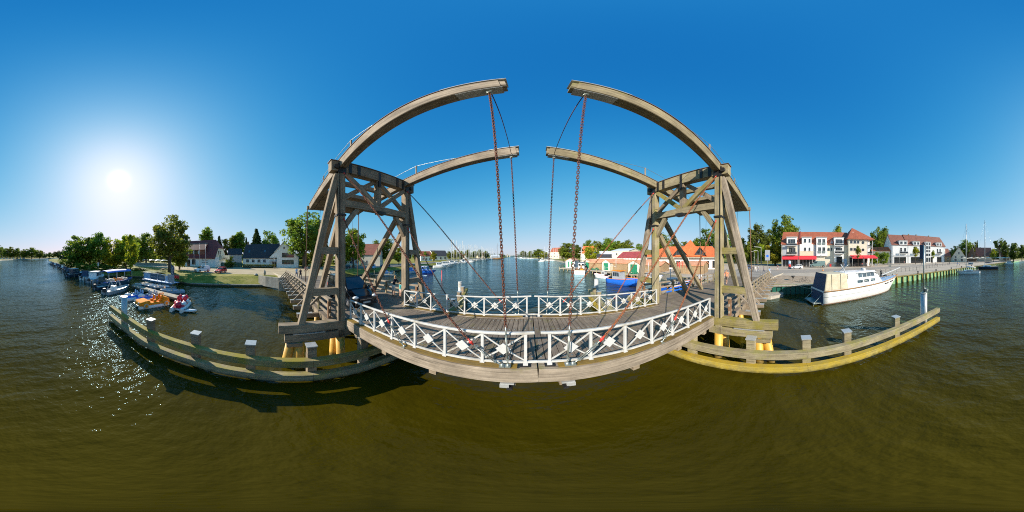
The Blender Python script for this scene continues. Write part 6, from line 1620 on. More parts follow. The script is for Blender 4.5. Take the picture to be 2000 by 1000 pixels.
for i in range(5):
    p = P(1322+i*4.2, 38.5-i*.15, 1.5)
    if f0 is None:
        f0 = T = thing('marker_flag', 'upright fishing marker pole with drooping red flag beside the brick shed', 'marker flag', p, .3, 'red marker flags by the brick shed')
        mb = MB(); mb.cyl((0,0,0), (.25,0,3.3), .02, n=5); mb.build('pole', M['canvas'], T); mb = MB(); mb.ext([(.25,3.2),(.55,2.9),(.5,2.2),(.36,1.7),(.2,2.5)], -.02, .02); mb.build('flag', M['red'], T)
    else: dup(f0, None, p, rot=.3+i)
T = thing('quay_staging', 'low timber quay with piles under the fishing sheds', 'quay', P(1200,47,1.1)); o_ = P(1200,47,1.1)
pts = [P(1098,66,1.05), P(1150,58,1.05), P(1200,48.5,1.05), P(1262,42.5,1.05)]
mb = MB()
for a, b in zip(pts, pts[1:]): mb.beam(a, b, 3.4, .2)
mb.build('deck', M['jetty'], T, off=o_)
for a, b in zip(pts, pts[1:]):
    n = 6
    for i in range(n):
        p = a.lerp(b, i/n); d = (b-a).normalized(); s = Vector((d.y,-d.x,0))*1.6; mb = MB(); mb.cyl((p.x+s.x,p.y+s.y,-1.5), (p.x+s.x,p.y+s.y,1.7 if i % 3 == 0 else .95), .13, n=8); mb.build('pile', M['oak_lichen'], T, off=o_)

# ================================================================== right bank
for u, vt, w_, r, k, m_, lab in ((1478,440,46,98,'broad','leaf_dark','dark tree left of the big one beside the hotel'),(1500,446,40,104,'broad2','leaf_dark','dark tree between the left one and the tallest by the hotel'),(1533,421,66,108,'oak','leaf_mid','tallest broad tree beside the red hotel roof'),(1514,472,46,76,'broad2','leaf_bright','light green low tree before the dark trees by the hotel'),(1487,478,30,84,'broad','leaf_bright','small light green tree left of the light green low one'),
        (1462,470,26,90,'broad2','leaf_mid','low tree behind the street lamps'),(1637,442,28,132,'broad','leaf_bright','tree top peeking over the hotel ridge'),(1712,442,36,116,'oak','leaf_mid','tall tree between the two hotels, left crown'),(1728,446,32,122,'broad','leaf_mid','tall tree between the two hotels, right crown'),
        (1676,476,13,67,'young','leaf_olive','young street tree before the hotel tower'),(1788,478,15,88,'young','leaf_bright','young street tree before the second hotel'),(1822,486,8,86,'young','leaf_bright','small young tree near the right end of the second hotel'),(1733,491,10,84,'young','leaf_mid','small round tree left of the second hotel'),
        (1886,469,32,165,'broad','leaf_mid','dark tree behind the brown pub roof, left crown'),(1902,471,28,170,'broad2','leaf_mid','tree behind the brown pub roof, right crown'),(1870,479,28,160,'broad2','leaf_mid','low tree behind the pub gable'),(1909,467,9,158,'conifer','needle','pointed spruce above the pub roofs'),(1952,463,34,165,'airy','leaf_dark','open crowned tree high above the parasols'),(1964,474,20,150,'broad','leaf_dark','dark tree under the open crowned tree'),(1980,472,28,140,'broad2','leaf_dark','tall dark tree right of the open crowned one'),(1996,479,22,150,'broad','leaf_dark','dark tree at the right picture edge'),(1940,487,16,128,'broad','leaf_bright','bright tree behind the parasol row')):
    tree(k, u, r, vt, w_, m_, lab)
for u, r, w_, lab in ((1713,80,30,'dense shrub between the hotel awning and the second hotel'),(1727,80,22,'second shrub left of the second hotel')): tree('bush', u, r, 488, w_, 'leaf_mid', lab)
simple_house('cottage', 'small cream house with orange roof between the two hotels', 1702,98,1738,98,490,483,9,'cream','r_orange',wins=[(.2,1,1.2,1.4),(.5,1,1.2,1.4),(.8,1,1.2,1.4)])
# ---- hotel with red awnings
p0, p1 = P(1527,70,1.5), P(1703,75,1.5); T, W_ = house_at('hotel', 'white and peach hotel with red roof, pyramid tower and red awnings', p0, p1, 'hotel')
X = lambda u: W_*(u-1527)/176.0
hz = lambda v, r=71.5: HT(v, r)-1.5
ze, zr, xt = hz(477), hz(455,78), X(1652); D = 13
mb = MB(); gable_walls(mb, 0, xt, 0, D, ze, zr, 0); mb.b2((xt,-1.8,-.3), (X(1690),D,hz(467))); mb.build('wall', M['cream'], T)
mb = MB(); gable_roof(mb, 0, xt+1, 0, D, ze, zr, .35); rf = mb.build('roof', M['r_red'], T)
mb = MB(); b = len(mb.v); zt = hz(467); xa, xb = xt-.7, X(1703)+.4; yc = (D-1.8)/2
mb.v += [(xa,-2.6,zt),(xb,-2.6,zt),(xb,D+.5,zt),(xa,D+.5,zt),((xa+xb)/2-2.0,yc,hz(444,76))]+[(xa,-2.6,zt-.2),(xb,-2.6,zt-.2),(xb,D+.5,zt-.2),(xa,D+.5,zt-.2)]
for f in ((0,1,4),(1,2,4),(2,3,4),(3,0,4),(0,5,6,1),(1,6,7,2),(3,8,5,0),(8,7,6,5)): mb.face([b+i for i in f])
tr = mb.build('tower_roof', M['r_red'], T)
chimney(tr, xt+3, 2.2, zt+1.2, zt+3.4, 'plaster')
mb = MB(); mb.b2((X(1559.4),-.1,ze), (X(1561),D*.5,ze+.2)); mb.beam((X(1560.5),-.3,ze), (X(1560.5),D/2,zr+.3), .5, .5); mb.build('fire_wall', M['r_wine'], rf)
def block(x0, x1, v0, v1, y, mat, name='bay', yb=None):
    mb = MB(); mb.b2((x0, y, hz(v1)), (x1, (1.0 if yb is None else yb), hz(v0))); return mb.build(name, M[mat], T)
block(X(1528.5), X(1559), 478, 499, -.06, 'grey_plaster', 'bay')
def dormer(u0, u1, v0, v1, mat='plaster', y=-.25, roofm='white'):
    mb = MB(); mb.b2((X(u0), y, hz(v1)), (X(u1), 5.5, hz(v0))); o = mb.build('dormer', M[mat], T)
    mb = MB(); mb.b2((X(u0)-.2, y-.25, hz(v0)), (X(u1)+.2, 5.6, hz(v0)+.22)); mb.build('dormer_roof', M[roofm], o); return o
def balcony(u0, u1, vt, vb, y0=-1.5, y1=-.2):
    a, b = X(u0), X(u1); mb = MB(); mb.b2((a, y0, hz(vb)-.22), (b, y1, hz(vb))); mb.b2((a,y0-.02,hz(vt)), (b,y0+.06,hz(vt)+.06), 1)
    n = int((b-a)/.16)
    for i in range(n+1): x = a+(b-a)*i/n; mb.b2((x-.025,y0,hz(vb)), (x+.025,y0+.03,hz(vt)), 1)
    mb.b2((a,y0,hz(vb)+.1), (b,y0+.015,hz(vt)-.12), 2); mb.build('balcony', [M['white'], M['iron'], M['glass']], T)
dormer(1536.5,1555.5,464.5,478,y=-.3); window(T, X(1546), hz(476.5), X(1553)-X(1539), hz(468)-hz(476.5), -.3, 3); balcony(1536.5,1555.5,476.5,480)
block(X(1537), X(1556), 482, 498, -.2, 'cream'); window(T, X(1547), hz(493), X(1552.5)-X(1540), hz(483.8)-hz(493), -.2, 4, gm='dark_glass'); balcony(1536.5,1555.5,492.5,496.5)
block(X(1561), X(1586), 478, 499.5, -.5, 'plaster'); mb = MB(); mb.b2((X(1560.9),-.53,hz(499.5)), (X(1586.1),-.49,hz(490.5))); mb.build('peach_band', M['peach'], T)
dormer(1565,1583,465,478.5,y=-.5)
for u in (1571,1579.5): window(T, X(u), hz(475), 1.0 if u < 1575 else .8, hz(467.5)-hz(475), -.5, 1); window(T, X(u), hz(490.5), .9 if u < 1575 else .7, hz(484)-hz(490.5), -.53, 1)
block(X(1586.5), X(1592), 478, 499.5, -.06, 'grey_plaster')
dormer(1592,1611.5,465,500,y=-.7)
for u in (1598,1606):
    for va, vb in ((468,479),(483.5,494.5)):
        window(T, X(u), hz(vb), 1.25, hz(va)-hz(vb), -.7, 2); mb = MB(); mb.b2((X(u)-.65,-.86,hz(vb)+.05), (X(u)+.65,-.82,hz(vb)+1.0)); mb.build('window_guard', M['galv'], T)
for u in (1614.5,1620.5): window(T, X(u), hz(490), .6, hz(484)-hz(490), 0, 1)
mb = MB(); a, b, c = X(1617), X(1625), X(1621); mb.poly([(a,-.05,hz(476)),(b,-.05,hz(476)),(c,-.05,hz(466.5))]); mb.build('dormer_gable', M['grey_plaster'], T); mb = MB(); mb.beam((a,-.1,hz(476)), (c,-.1,hz(466)), .5, .15); mb.beam((b,-.1,hz(476)), (c,-.1,hz(466)), .5, .15); mb.build('dormer_edge', M['r_red'], T)
dormer(1625.5,1643.5,465,512,y=-.9); window(T, X(1634.5), hz(476), X(1641)-X(1628), hz(468)-hz(476), -.9, 2); balcony(1625.5,1643.5,477,480,-2.1,-.9); window(T, X(1634.5), hz(489.5), X(1641)-X(1628), hz(484.5)-hz(489.5), -.9, 3); balcony(1625.5,1643.5,491,495,-2.1,-.9)
mb = MB(); mb.b2((X(1629.5),-.96,0), (X(1640.5),-.88,hz(501.5))); mb.build('door', M['dark_glass'], T)
for x, m_ in ((1648,'light_blue'),):
    mb = MB(); mb.b2((X(1645),-.2,0), (X(1650.5),-.05,hz(506))); mb.build('entrance_arch', M[m_], T)
for va, vb in ((470,476),(484.5,490)):
    for u in (1657.5,1664.5,1671): window(T, X(u), hz(vb), 1.2, hz(va)-hz(vb), -1.8, 1)
for v in (474,488):
    mb = MB(); c = (X(1681), -1.84, hz(v)); mb.lathe([(.01,0),(.55,.0),(.62,.04),(.5,.06)], (0,0,0), 16)
    o = mb.build('round_window', M['glass'], T); o.location = c; o.rotation_euler = (R(90),0,0)
for vt, vb in ((478,481.5),(491.5,495.5)): balcony(1689,1701.5,vt,vb,-1.8,6)
for u in (1690,1700.5):
    mb = MB(); mb.b2((X(u)-.12,-1.85,0), (X(u)+.12,-1.6,hz(467)-.2)); mb.build('balcony_column', M['white'], T)
mb = MB(); mb.b2((X(1690),1.5,-.3), (X(1700.5),D,hz(467)-.2)); mb.build('loggia_wall', M['plaster'], T)
for i, (ua, ub) in enumerate(((1529,1558),(1561,1591))):
    mb = MB(); mb.b2((X(ua),-.10,0), (X(ub),.02,hz(505))); sf = mb.build('shop_front', M['dark_glass'], T)
    for k in range(6):
        mb = MB(); x = X(ua)+(X(ub)-X(ua))*k/5; mb.b2((x-.09,-.16,0), (x+.09,.0,hz(505))); mb.build('mullion', M['white'], sf)
mb = MB(); mb.b2((xt+.4,-1.86,0), (X(1689),-1.78,hz(503))); mb.build('shop_front', M['dark_glass'], T)
for (ua, ub, y0) in ((1528.5,1558.5,-.1),(1559.5,1592,-.1),(1655,1676,-1.8),(1677,1705,-1.8)):
    a, b = X(ua), X(ub); zt_, zl = (hz(499.6), hz(505)) if ua < 1600 else (hz(498.5), hz(503.2)); dep = 2.2 if ua < 1600 else 3.6
    mb = MB(); mb.poly([(a,y0,zt_),(b,y0,zt_),(b,y0-dep,zl),(a,y0-dep,zl)]); mb.poly([(a,y0,zt_-.03),(b,y0,zt_-.03),(b,y0-dep,zl-.03),(a,y0-dep,zl-.03)]); mb.poly([(a,y0-dep,zl),(b,y0-dep,zl),(b,y0-dep,zl-.32),(a,y0-dep,zl-.32)])
    aw = mb.build('awning', M['awning'], T)
    for xx in (a+.1, b-.1):
        mb = MB(); mb.cyl((xx,y0-dep+.1,0), (xx,y0-dep+.1,zl), .07, n=6); mb.build('awning_post', M['white'], aw)
# ---- second hotel
p0, p1 = P(1742,97,1.5), P(1846,119,1.5); T, W_ = house_at('second_hotel', 'white hotel with brown-red roof and four dormers right of the awning hotel', p0, p1, 'hotel')
X = lambda u: W_*(u-1742)/105.0
hz = lambda v, r=106: HT(v, r)-1.5
ze, zr = hz(479), hz(460.5,113); D = 14
mb = MB(); gable_walls(mb, 0, W_, 0, D, ze, zr); mb.build('wall', M['plaster'], T)
mb = MB(); gable_roof(mb, 0, X(1768), 0, D, ze-.1, zr-.5, .35); gable_roof(mb, X(1768)+.4, W_, 0, D, ze, zr, .35); rf = mb.build('roof', M['r_brown'], T)
for u in (1780,1795,1822): chimney(rf, X(u), D/2, zr-.6, zr+.7)
for (a, b, bt) in ((1754,1768,0),(1779,1791,0),(1803,1813,1),(1826,1838,0)):
    dormer(a, b, 472, 479.5 if not bt else 514, y=-.4)
    n = 2
    for k in range(n):
        x = X(a)+(X(b)-X(a))*(k+.5)/n; window(T, x, hz(478), (X(b)-X(a))/n*.62, hz(473.5)-hz(478), -.4, 1)
        for va, vb in ((485,491.5),) if not bt else ((480,486),(488,492),(495,500),(503,512)): window(T, x, hz(vb), (X(b)-X(a))/n*(.5 if not bt else .8), hz(va)-hz(vb), -.4 if bt else 0, 1, gm='dark_glass' if bt == 0 else 'glass')
    if not bt: balcony(a, b, 492, 495, -.9, 0)
for (a, b) in ((1746,1766),(1775,1800),(1814,1818),(1828,1838)):
    mb = MB(); mb.b2((X(a),-.08,0), (X(b),.02,hz(502))); sf = mb.build('shop_front', M['dark_glass'], T)
mb = MB(); mb.b2((-.05,-.12,hz(500.5)), (W_,-.0,hz(499))); mb.build('string_course', M['grey_plaster'], T)
for a in (1744,1770,1800,1845):
    mb = MB(); mb.cyl((X(a),-.1,0), (X(a),-.1,ze), .07, n=6); mb.build('downpipe', M['zinc'], T)
# ---- pub row with gables and parasols
simple_house('gabled_pub', 'tan gabled pub with brown half-hipped roof behind the parasols', 1857,122,1888,122,505,482,14,'cream','r_brown',axis='y',wins=[(.5,6.2,1.2,1.2),(.3,3,1.2,1.4),(.7,3,1.2,1.4),(.3,.6,1.6,1.8),(.7,.6,1.6,1.8)])
simple_house('dark_gabled_house', 'brown roofed house with dark gable right of the tan pub', 1889,128,1908,128,500,483,14,'fascia','r_brown',axis='y',wins=[(.5,4,1.4,1.6)])
simple_house('broad_pub', 'low brown roofed house with pink dormers behind the parasol row', 1908,134,1938,136,500,484,14,'peach','r_brown',wins=[(.2,2.8,1.4,1.4),(.5,2.8,1.4,1.4),(.8,2.8,1.4,1.4)])
simple_house('left_annex', 'narrow brown annex left of the tan pub', 1846,118,1857,120,500,486,10,'brick','r_brown',wins=[(.5,2,1.2,1.4)])
simple_house('far_cottage', 'small brown roofed cottage at the end of the parasol row', 1955,150,1975,152,501,492,9,'cream','r_brown',wins=[(.3,1,1.4,1.4),(.7,1,1.4,1.4)])
for i, (u, r) in enumerate(((1884,108),(1896,112),(1908,116),(1919,120),(1930,124),(1941,128),(1951,132),(1960,136),(1969,140),(1977,144))):
    parasol('%s beige parasol of the pub row counted from the tan gabled pub' % ('first','second','third','fourth','fifth','sixth','seventh','eighth','ninth','tenth')[i], P(u, r, 1.5), 5.2, 3.6, 'beige_cloth', 'parasols of the pub row')
# ---- vehicles and street things
car('white small car parked before the left red awning', P(1556,56.5,1.51), facing(1556,1,.12), 4.1, 1.72, 1.48, 'gel_clean')
car('grey-green delivery van parked behind the white car', P(1597,64.5,1.51), facing(1597,1,.05), 6.2, 2.0, 2.5, 'vangreen', 'van', 'delivery_van', cat='van', cargo=True)
car('dark car standing behind the street lamps near the bridge end', P(1455,52,1.51), facing(1455,.7,.7), 4.2, 1.75, 1.5, 'navy')
G3 = 'tall lamps at the right bridge end'
lamp_post('pale street lamp with flat arm right beside the handrail end', P(1486.5,34.5,1.6), HT(483,34.5)-1.6, 1.1, facing(1486,-1,0), G3)
lamp_post('second flat armed street lamp behind the nearest one', P(1480.5,47,1.6), HT(490,47)-1.6, .9, facing(1480,-1,0), G3)
lamp_post('short street lamp farther along behind the dark rod', P(1473,60,1.6), HT(492,60)-1.6, .8, facing(1473,-1,0), G3)
lamp_post('grey lamp post at the left corner of the awning hotel', P(1526,62,1.5), HT(478,62)-1.5, .5, 0)
lamp_post('slim lamp post standing before the second hotel', P(1757,70,1.5), HT(488,70)-1.5, .5, 0)
T, pn = sign_post('tall white information sign with dark blue disc at the bridge end', P(1499,33,1.6), yaw_between(P(1498,33), P(1500,33)), 1.0, 2.1, HT(498.5,33)-1.6, 'greyhull')
mb = MB(); zc = HT(500,33)-1.6; mb.cyl((0,-.05,zc), (0,-.036,zc), .26, n=18); mb.build('disc', M['blue'], pn)
T = thing('advertising_pillar', 'round advertising pillar, red below and pale above, left of the white car', 'advertising pillar', P(1542,58.5,1.5)); mb = MB(); mb.cyl((0,0,0), (0,0,.5), .48, n=16, m=2); mb.cyl((0,0,.5), (0,0,1.5), .44, n=16); mb.cyl((0,0,1.5), (0,0,2.6), .44, n=16, m=1); mb.build('column', [M['red'], M['light_blue'], M['darkhull']], T); mb = MB(); mb.lathe([(.5,0),(.5,.08),(.3,.2),(.02,.26)], (0,0,2.6), 16); mb.build('cap', M['white'], T)
sign_post('thin white bus stop style sign before the grey-green van', P(1603,56,1.5), yaw_between(P(1602,56),P(1604,56)), .5, .35, 4.6, group=None)
sign_post('small pinkish notice on a post near the yacht bow', P(1738,42,1.5), yaw_between(P(1737,42),P(1739,42)), .7, .5, 1.9, 'peach')
T = thing('traffic_cone', 'orange and white traffic cone on the quay road', 'traffic cone', P(1607,50,1.51)); mb = MB(); mb.lathe([(.28,0),(.28,.05),(.2,.06),(.13,.4),(.03,.8)], (0,0,0), 14); mb.build('cone', M['orange'], T); mb = MB(); mb.lathe([(.158,.3),(.112,.52)], (0,0,0), 14); mb.build('band', M['white'], T)
bicycle('black bicycle leaning near the water edge left of the yacht', P(1571,27.2,1.5), facing(1571,1,.15))
T = thing('anchor_ornament', 'dark metal funnel shaped brazier on the cobbles by the bicycle', 'brazier', P(1549,28.5,1.5)); mb = MB(); mb.lathe([(.04,.6),(.42,1.0),(.38,1.0),(.02,.64)], (0,0,0), 12); mb.build('bowl', M['iron'], T); mb = MB(); [mb.cyl((.3*math.cos(a),.3*math.sin(a),0), (.05*math.cos(a),.05*math.sin(a),.68), .02, n=5) for a in (0,2.1,4.2)]; mb.build('legs', M['iron'], T)
T = thing('chain_fence', 'row of thin black posts with chain along the quay promenade', 'fence', P(1776,48,1.5)); o_ = P(1776,48,1.5)
fp = [P(1700,40,1.5),P(1720,41.5,1.5),P(1740,43.5,1.5),P(1760,46,1.5),P(1776,48.5,1.5),P(1790,52,1.5),P(1803,56,1.5),P(1815,60.5,1.5),P(1826,65,1.5),P(1836,70,1.5),P(1846,76,1.5),P(1855,83,1.5),P(1863,90,1.5)]
full = []
for a, b in zip(fp, fp[1:]): full += [a, a.lerp(b,.5)]
for p in full:
    mb = MB(); mb.cyl(p, p+Vector((0,0,1.0)), .05, n=8); mb.ball(p+Vector((0,0,1.03)), .07, 8, 5); mb.build('post', M['iron'], T, off=o_)
mb = MB()
for a, b in zip(full, full[1:]):
    m = a.lerp(b,.5); mb.tube([a+Vector((0,0,.9)), m+Vector((0,0,.72)), b+Vector((0,0,.9))], .018, 4)
mb.build('chain', M['iron'], T, off=o_)
# quay wall with greenish piles
T = thing('quay_wall', 'green sheet pile quay wall with yellow-green timber posts', 'quay wall', (25,-28,0)); o_ = (25,-28,0)
ql = [(24.92,-14.5),(24.92,-26),(22.9,-55),(15.9,-105),(4.9,-174)]
mb = MB()
for a, b in zip(ql, ql[1:]): mb.beam((a[0],a[1],.55), (b[0],b[1],.55), .12, 1.7)
mb.build('sheet_piling', M['green_pale'] if 'green_pale' in M else paint('pale_green_paint', (.24,.44,.20), .7, 0, .3, 2, (.36,.38,.10)), T, off=o_)
mb = MB()
for a, b in zip(ql, ql[1:]): mb.beam((a[0],a[1],1.5), (b[0],b[1],1.5), .55, .16)
mb.build('coping', M['oak_green'], T, off=o_)
d_ = 0; prev = Vector((*ql[0],0)); k = 0
for a, b in zip(ql, ql[1:]):
    a = Vector((*a,0)); b = Vector((*b,0)); L_ = (b-a).length; n = int(L_/1.7)
    for i in range(n):
        if k >= 60: break
        p = a.lerp(b, (i+.5)/n); nrm = Vector((-1,0,0)); mb = MB(); mb.box((p.x-.2,p.y,.4), (.28,.28,2.0)); mb.build('post', M['oak_yellow'] if k % 3 else M['oak_green'], T, off=o_); k += 1
T = thing('dark_quay_wall', 'dark teal sheet pile wall behind the yacht stern', 'quay wall', (25,-4,0)); o_ = (25,-4,0)
mb = MB()
for i in range(22):
    y = 1.2-i*.72; x = 24.93-(.18 if i % 2 else 0); mb.box((x,y,.35), (.14,.60,2.0))
mb.build('sheet_piling', M['green_dark'], T, off=o_); mb = MB(); mb.box((24.85,-6.6,1.42), (.6,16,.16)); mb.build('coping', M['stone'], T, off=o_)
T = thing('stone_footing', 'flat mossy stone footing at the waterline of the right abutment', 'footing', (24,.5,0)); mb = MB(); mb.prism([(21.8,2.2),(25.6,3.4),(25.6,-2.4),(23.4,-2.2),(21.9,-.4)], -.8, .45); mb.build('slab', M['stone'], T, off=(24,.5,0))
T = thing('abutment', 'concrete abutment block under the right end of the approach span', 'abutment', (26,3,0)); mb = MB(); a = BW(27.2,-4.2); b = BW(27.2,4.6); mb.beam((a.x,a.y,.6), (b.x,b.y,.6), 2.2, 2.4); mb.build('block', M['concrete'], T, off=(26,3,0))
T = thing('abutment', 'concrete abutment block under the left end of the approach span', 'abutment', BW(-29,0,0)); mb = MB(); a = BW(-28.8,-4.4); b = BW(-28.8,4.8); mb.beam((a.x,a.y,.6), (b.x,b.y,.6), 2.0, 2.2); mb.build('block', M['concrete'], T, off=tuple(BW(-29,0,0)))
mb = MB(); c_ = [(26.2,-1.6,1.52),(32,1.5,2.0),(37,-4,1.56),(34,-10,1.53),(26,-8.5,1.52)]
mb.poly(c_); tag(mb.build('cobbled_bank', M['cobble']), kind='structure')
G4 = 'bollards on the right quay edge'; b0 = None
for y in (-24.5,-33,-41,-50,-58,-68):
    x = 25.6 if y > -26 else 25.6+(y+26)*.07
    if b0 is None:
        b0 = T = thing('bollard', 'squat black mooring bollard on the green quay wall edge', 'bollard', (x,y,1.58), 0, G4); mb = MB(); mb.lathe([(.2,0),(.15,.1),(.14,.35),(.24,.42),(.2,.52),(.01,.55)], (0,0,0), 14); mb.build('body', M['iron'], T); mb = MB(); mb.cyl((0,0,-.01), (0,0,.03), .3, n=14); mb.build('base_plate', M['rust'], T)
    else: dup(b0, None, (x,y,1.58))
T = thing('litter_bin', 'blue cylindrical litter bin on the quay behind the yacht foredeck', 'litter bin', P(1700,34,1.5)); mb = MB(); mb.cyl((0,0,.2), (0,0,1.0), .25, n=14); mb.build('bin', M['blue'], T); mb = MB(); mb.cyl((0,.2,0), (0,.2,1.2), .04, n=6); mb.build('post', M['iron'], T)
T = thing('shore_power_post', 'black capped service pillar on the quay beside the yacht bow', 'service pillar', P(1721,35,1.5)); mb = MB(); mb.lathe([(.22,0),(.22,.9),(.3,.95),(.3,1.1),(.12,1.35),(.02,1.5)], (0,0,0), 14); mb.build('body', M['iron'], T); mb = MB(); mb.cyl((0,0,0), (0,0,.08), .3, n=14); mb.build('plinth', M['stone'], T)

# ---- the white motor yacht
p, q = Vector((19.75,-6.1,0)), Vector((22.2,-23.2,0)); ya = yaw_between(p, q); L_ = 16.6
T = thing('motor_yacht', 'large white motor yacht with cream canvas aft cover moored at the quay', 'motor yacht', p, ya)
secs, half, sheer = hull_secs(L_, 4.3, 1.82, 2.5, draft=.5, stern=.86, rake=.16, n=20, flare=.22)
mb = MB(); mb.loft(secs, [0,0,1,1,1,1,0,0,0], False, True, True); hl = mb.build('hull', [M['gel'], M['greyhull']], T)
mb = MB()
for s0, s1 in zip(secs, secs[1:]): mb.poly([(s0[0][0],s0[0][1]*.96,s0[0][2]-.12),(s0[-1][0],s0[-1][1]*.96,s0[-1][2]-.12),(s1[-1][0],s1[-1][1]*.96,s1[-1][2]-.12),(s1[0][0],s1[0][1]*.96,s1[0][2]-.12)])
mb.build('deck', M['light_blue'], T)
mb = MB()
for sg in (0, -1): mb.tube([(s[sg][0], s[sg][1]*1.01, s[sg][2]-.1) for s in secs], .08, 6)
mb.build('rubbing_strake', M['teak'], T)
mb = MB()
for sg in (0, 1):
    k = 1 if sg == 0 else -2
    mb.tube([(s[k][0], s[k][1]*1.012, s[k][2]+.1) for s in secs[:-1]], .035, 4)
mb.build('hull_line', M['greyhull'], T)
mb = MB()
for k in (2, -3): mb.tube([(s[k][0], s[k][1]*1.01, .10) for s in secs[:-1]], .075, 5)
mb.build('boot_stripe', M['fascia'], T)
mb = MB(); cab(mb, .15, 3.75, 3.5, 0, 1.7, 3.78, .15, .45, .86); aft = mb.build('aft_canvas', M['canvas'], T, bevel=.15)
mb = MB(); b = len(mb.v); mb.v += [(.10,-1.72,1.5),(.10,1.72,1.5),(.56,1.5,3.82),(.56,-1.5,3.82)]; mb.face((b,b+1,b+2,b+3)); mb.b2((-.02,-1.7,.2), (.03,1.7,1.6)); mb.build('stern_cover', M['navy'], T)
for x in (1.2, 2.5):
    for s in (-1, 1):
        mb = MB(); mb.tube([(x,s*1.765,1.6),(x+.03,s*1.66,2.6),(x+.08,s*1.53,3.72)], .025, 5); mb.build('canvas_zip', M['iron'], aft)
mb = MB(); cab(mb, 3.5, 11.0, 3.3, 0, 1.7, 2.95, 1.2, .1, .9, taper=.82); mb.build('superstructure', M['gel_clean'], T, bevel=.06)
mb = MB(); cab(mb, 3.9, 10.0, 3.0, 0, 2.9, 3.62, 1.3, -.1, .86, taper=.86); mb.build('wheelhouse', M['gel_clean'], T, bevel=.05)
side_glass(T, 5.6, 9.0, 3.0, 2.98, 3.54, 2.9, 3.62, .86, n=4, taper=.86, ex0=3.9, ex1=10.0)
mb = MB(); b = len(mb.v); z0_, z1_ = 2.96, 3.56
mb.v += [(9.92,-1.18,z0_),(9.92,1.18,z0_),(8.92,1.08,z1_),(8.92,-1.08,z1_)]; mb.face((b,b+1,b+2,b+3)); mb.build('windscreen', M['glass_blue'], T)
for x in (5.9, 7.2, 8.5):
    for s in (-1, 1):
        mb = MB(); y = s*(1.65*(1-.18*(x-3.5)/7.5)-.06); mb.box((x,y,2.45), (.95,.03,.40), 0); mb.build('saloon_window', M['glass_blue'], T)
mb = MB(); cab(mb, 3.3, 9.4, 3.1, 0, 3.62, 3.8, .5, .05, .93, taper=.88); mb.build('cabin_roof', M['gel_clean'], T, bevel=.04)
mb = MB(); mb.beam((3.9,-.8,3.78), (4.2,.8,4.75), .11, .11); mb.beam((3.9,.8,3.78), (4.2,-.8,4.75), .12, .12); mb.build('crossed_mast', M['white'], T)
mb = MB(); mb.lathe([(.34,0),(.4,.12),(.36,.3),(.02,.38)], (8.0,.3,3.8), 14); mb.build('radar_dome', M['white'], T)
for x, w_ in ((10.9,.5),(11.5,.5),(12.6,.5),(13.2,.5)):
    for s in (-1, 1):
        mb = MB(); t = x/L_; y = s*(half(t)*.97+.01); mb.box((x,y,sheer(t)-.52), (w_,.05,.16), 0, Matrix.Rotation(-s*math.atan((half(t)-half(t+.02))/(.02*L_)), 3, 'Z')); mb.build('porthole', M['iron'], T)
mb = MB()
railing(mb, [(x, half(x/L_)*.93, sheer(x/L_)-.1) for x in (5,6.5,8,9.5,11,12.5,14,15.2,16.2)], .75, .022); railing(mb, [(x, -half(x/L_)*.93, sheer(x/L_)-.1) for x in (5,6.5,8,9.5,11,12.5,14,15.2,16.2)], .75, .022)
mb.build('guard_rail', M['galv'], T)
mb = MB(); mb.beam((12.0,0,2.7), (17.4,0,3.75), .12, .12); mb.beam((14.5,-.02,2.35), (14.5,0,3.1), .05, .05); mb.build('bow_spar', M['white'], T)
mb = MB(); mb.box((-.55,0,.28), (1.1,3.0,.08)); mb.beam((-1.0,-1.3,.3), (0,-1.3,1.2), .05, .05); mb.beam((-1.0,1.3,.3), (0,1.3,1.2), .05, .05); mb.beam((-1.05,-1.3,.3), (-1.05,-1.3,-.2), .05, .05); mb.build('bathing_platform', M['galv'], T)
mb = MB(); mb.box((13.2,.2,2.5), (.5,.4,.3)); mb.cyl((12.6,-.3,2.5), (12.6,.3,2.5), .12, n=8); mb.build('anchor_winch', M['iron'], T)
# ---- two sailing yachts at the right quay
y1, ya1 = P(1880,56.5,0), 0
sailboat('white sailing yacht with bare tall mast moored at the green quay', P(1913,56.5,0), facing(1900,1,.35), 8.6, HT(440,57.5), 'gel_clean', 'gel')
sailboat('dark hulled sailing yacht with tall mast behind the white yacht', P(1949,76,0), facing(1935,1,.2), 11, HT(432,77), 'darkhull', 'navy', bottom='black')
p, ya, L_ = boat_pts(1906,88,1930,96); cruiser('white motor boat partly hidden between the two sailing yachts', p, facing(1915,1,.2), 7.5, 'gel', 'gel_clean')
p, ya, L_ = boat_pts(1975,140,1990,140); cruiser('far white launch at the end of the right quay', P(1978,118,0), facing(1978,1,.3), 7, 'gel', 'gel_clean')
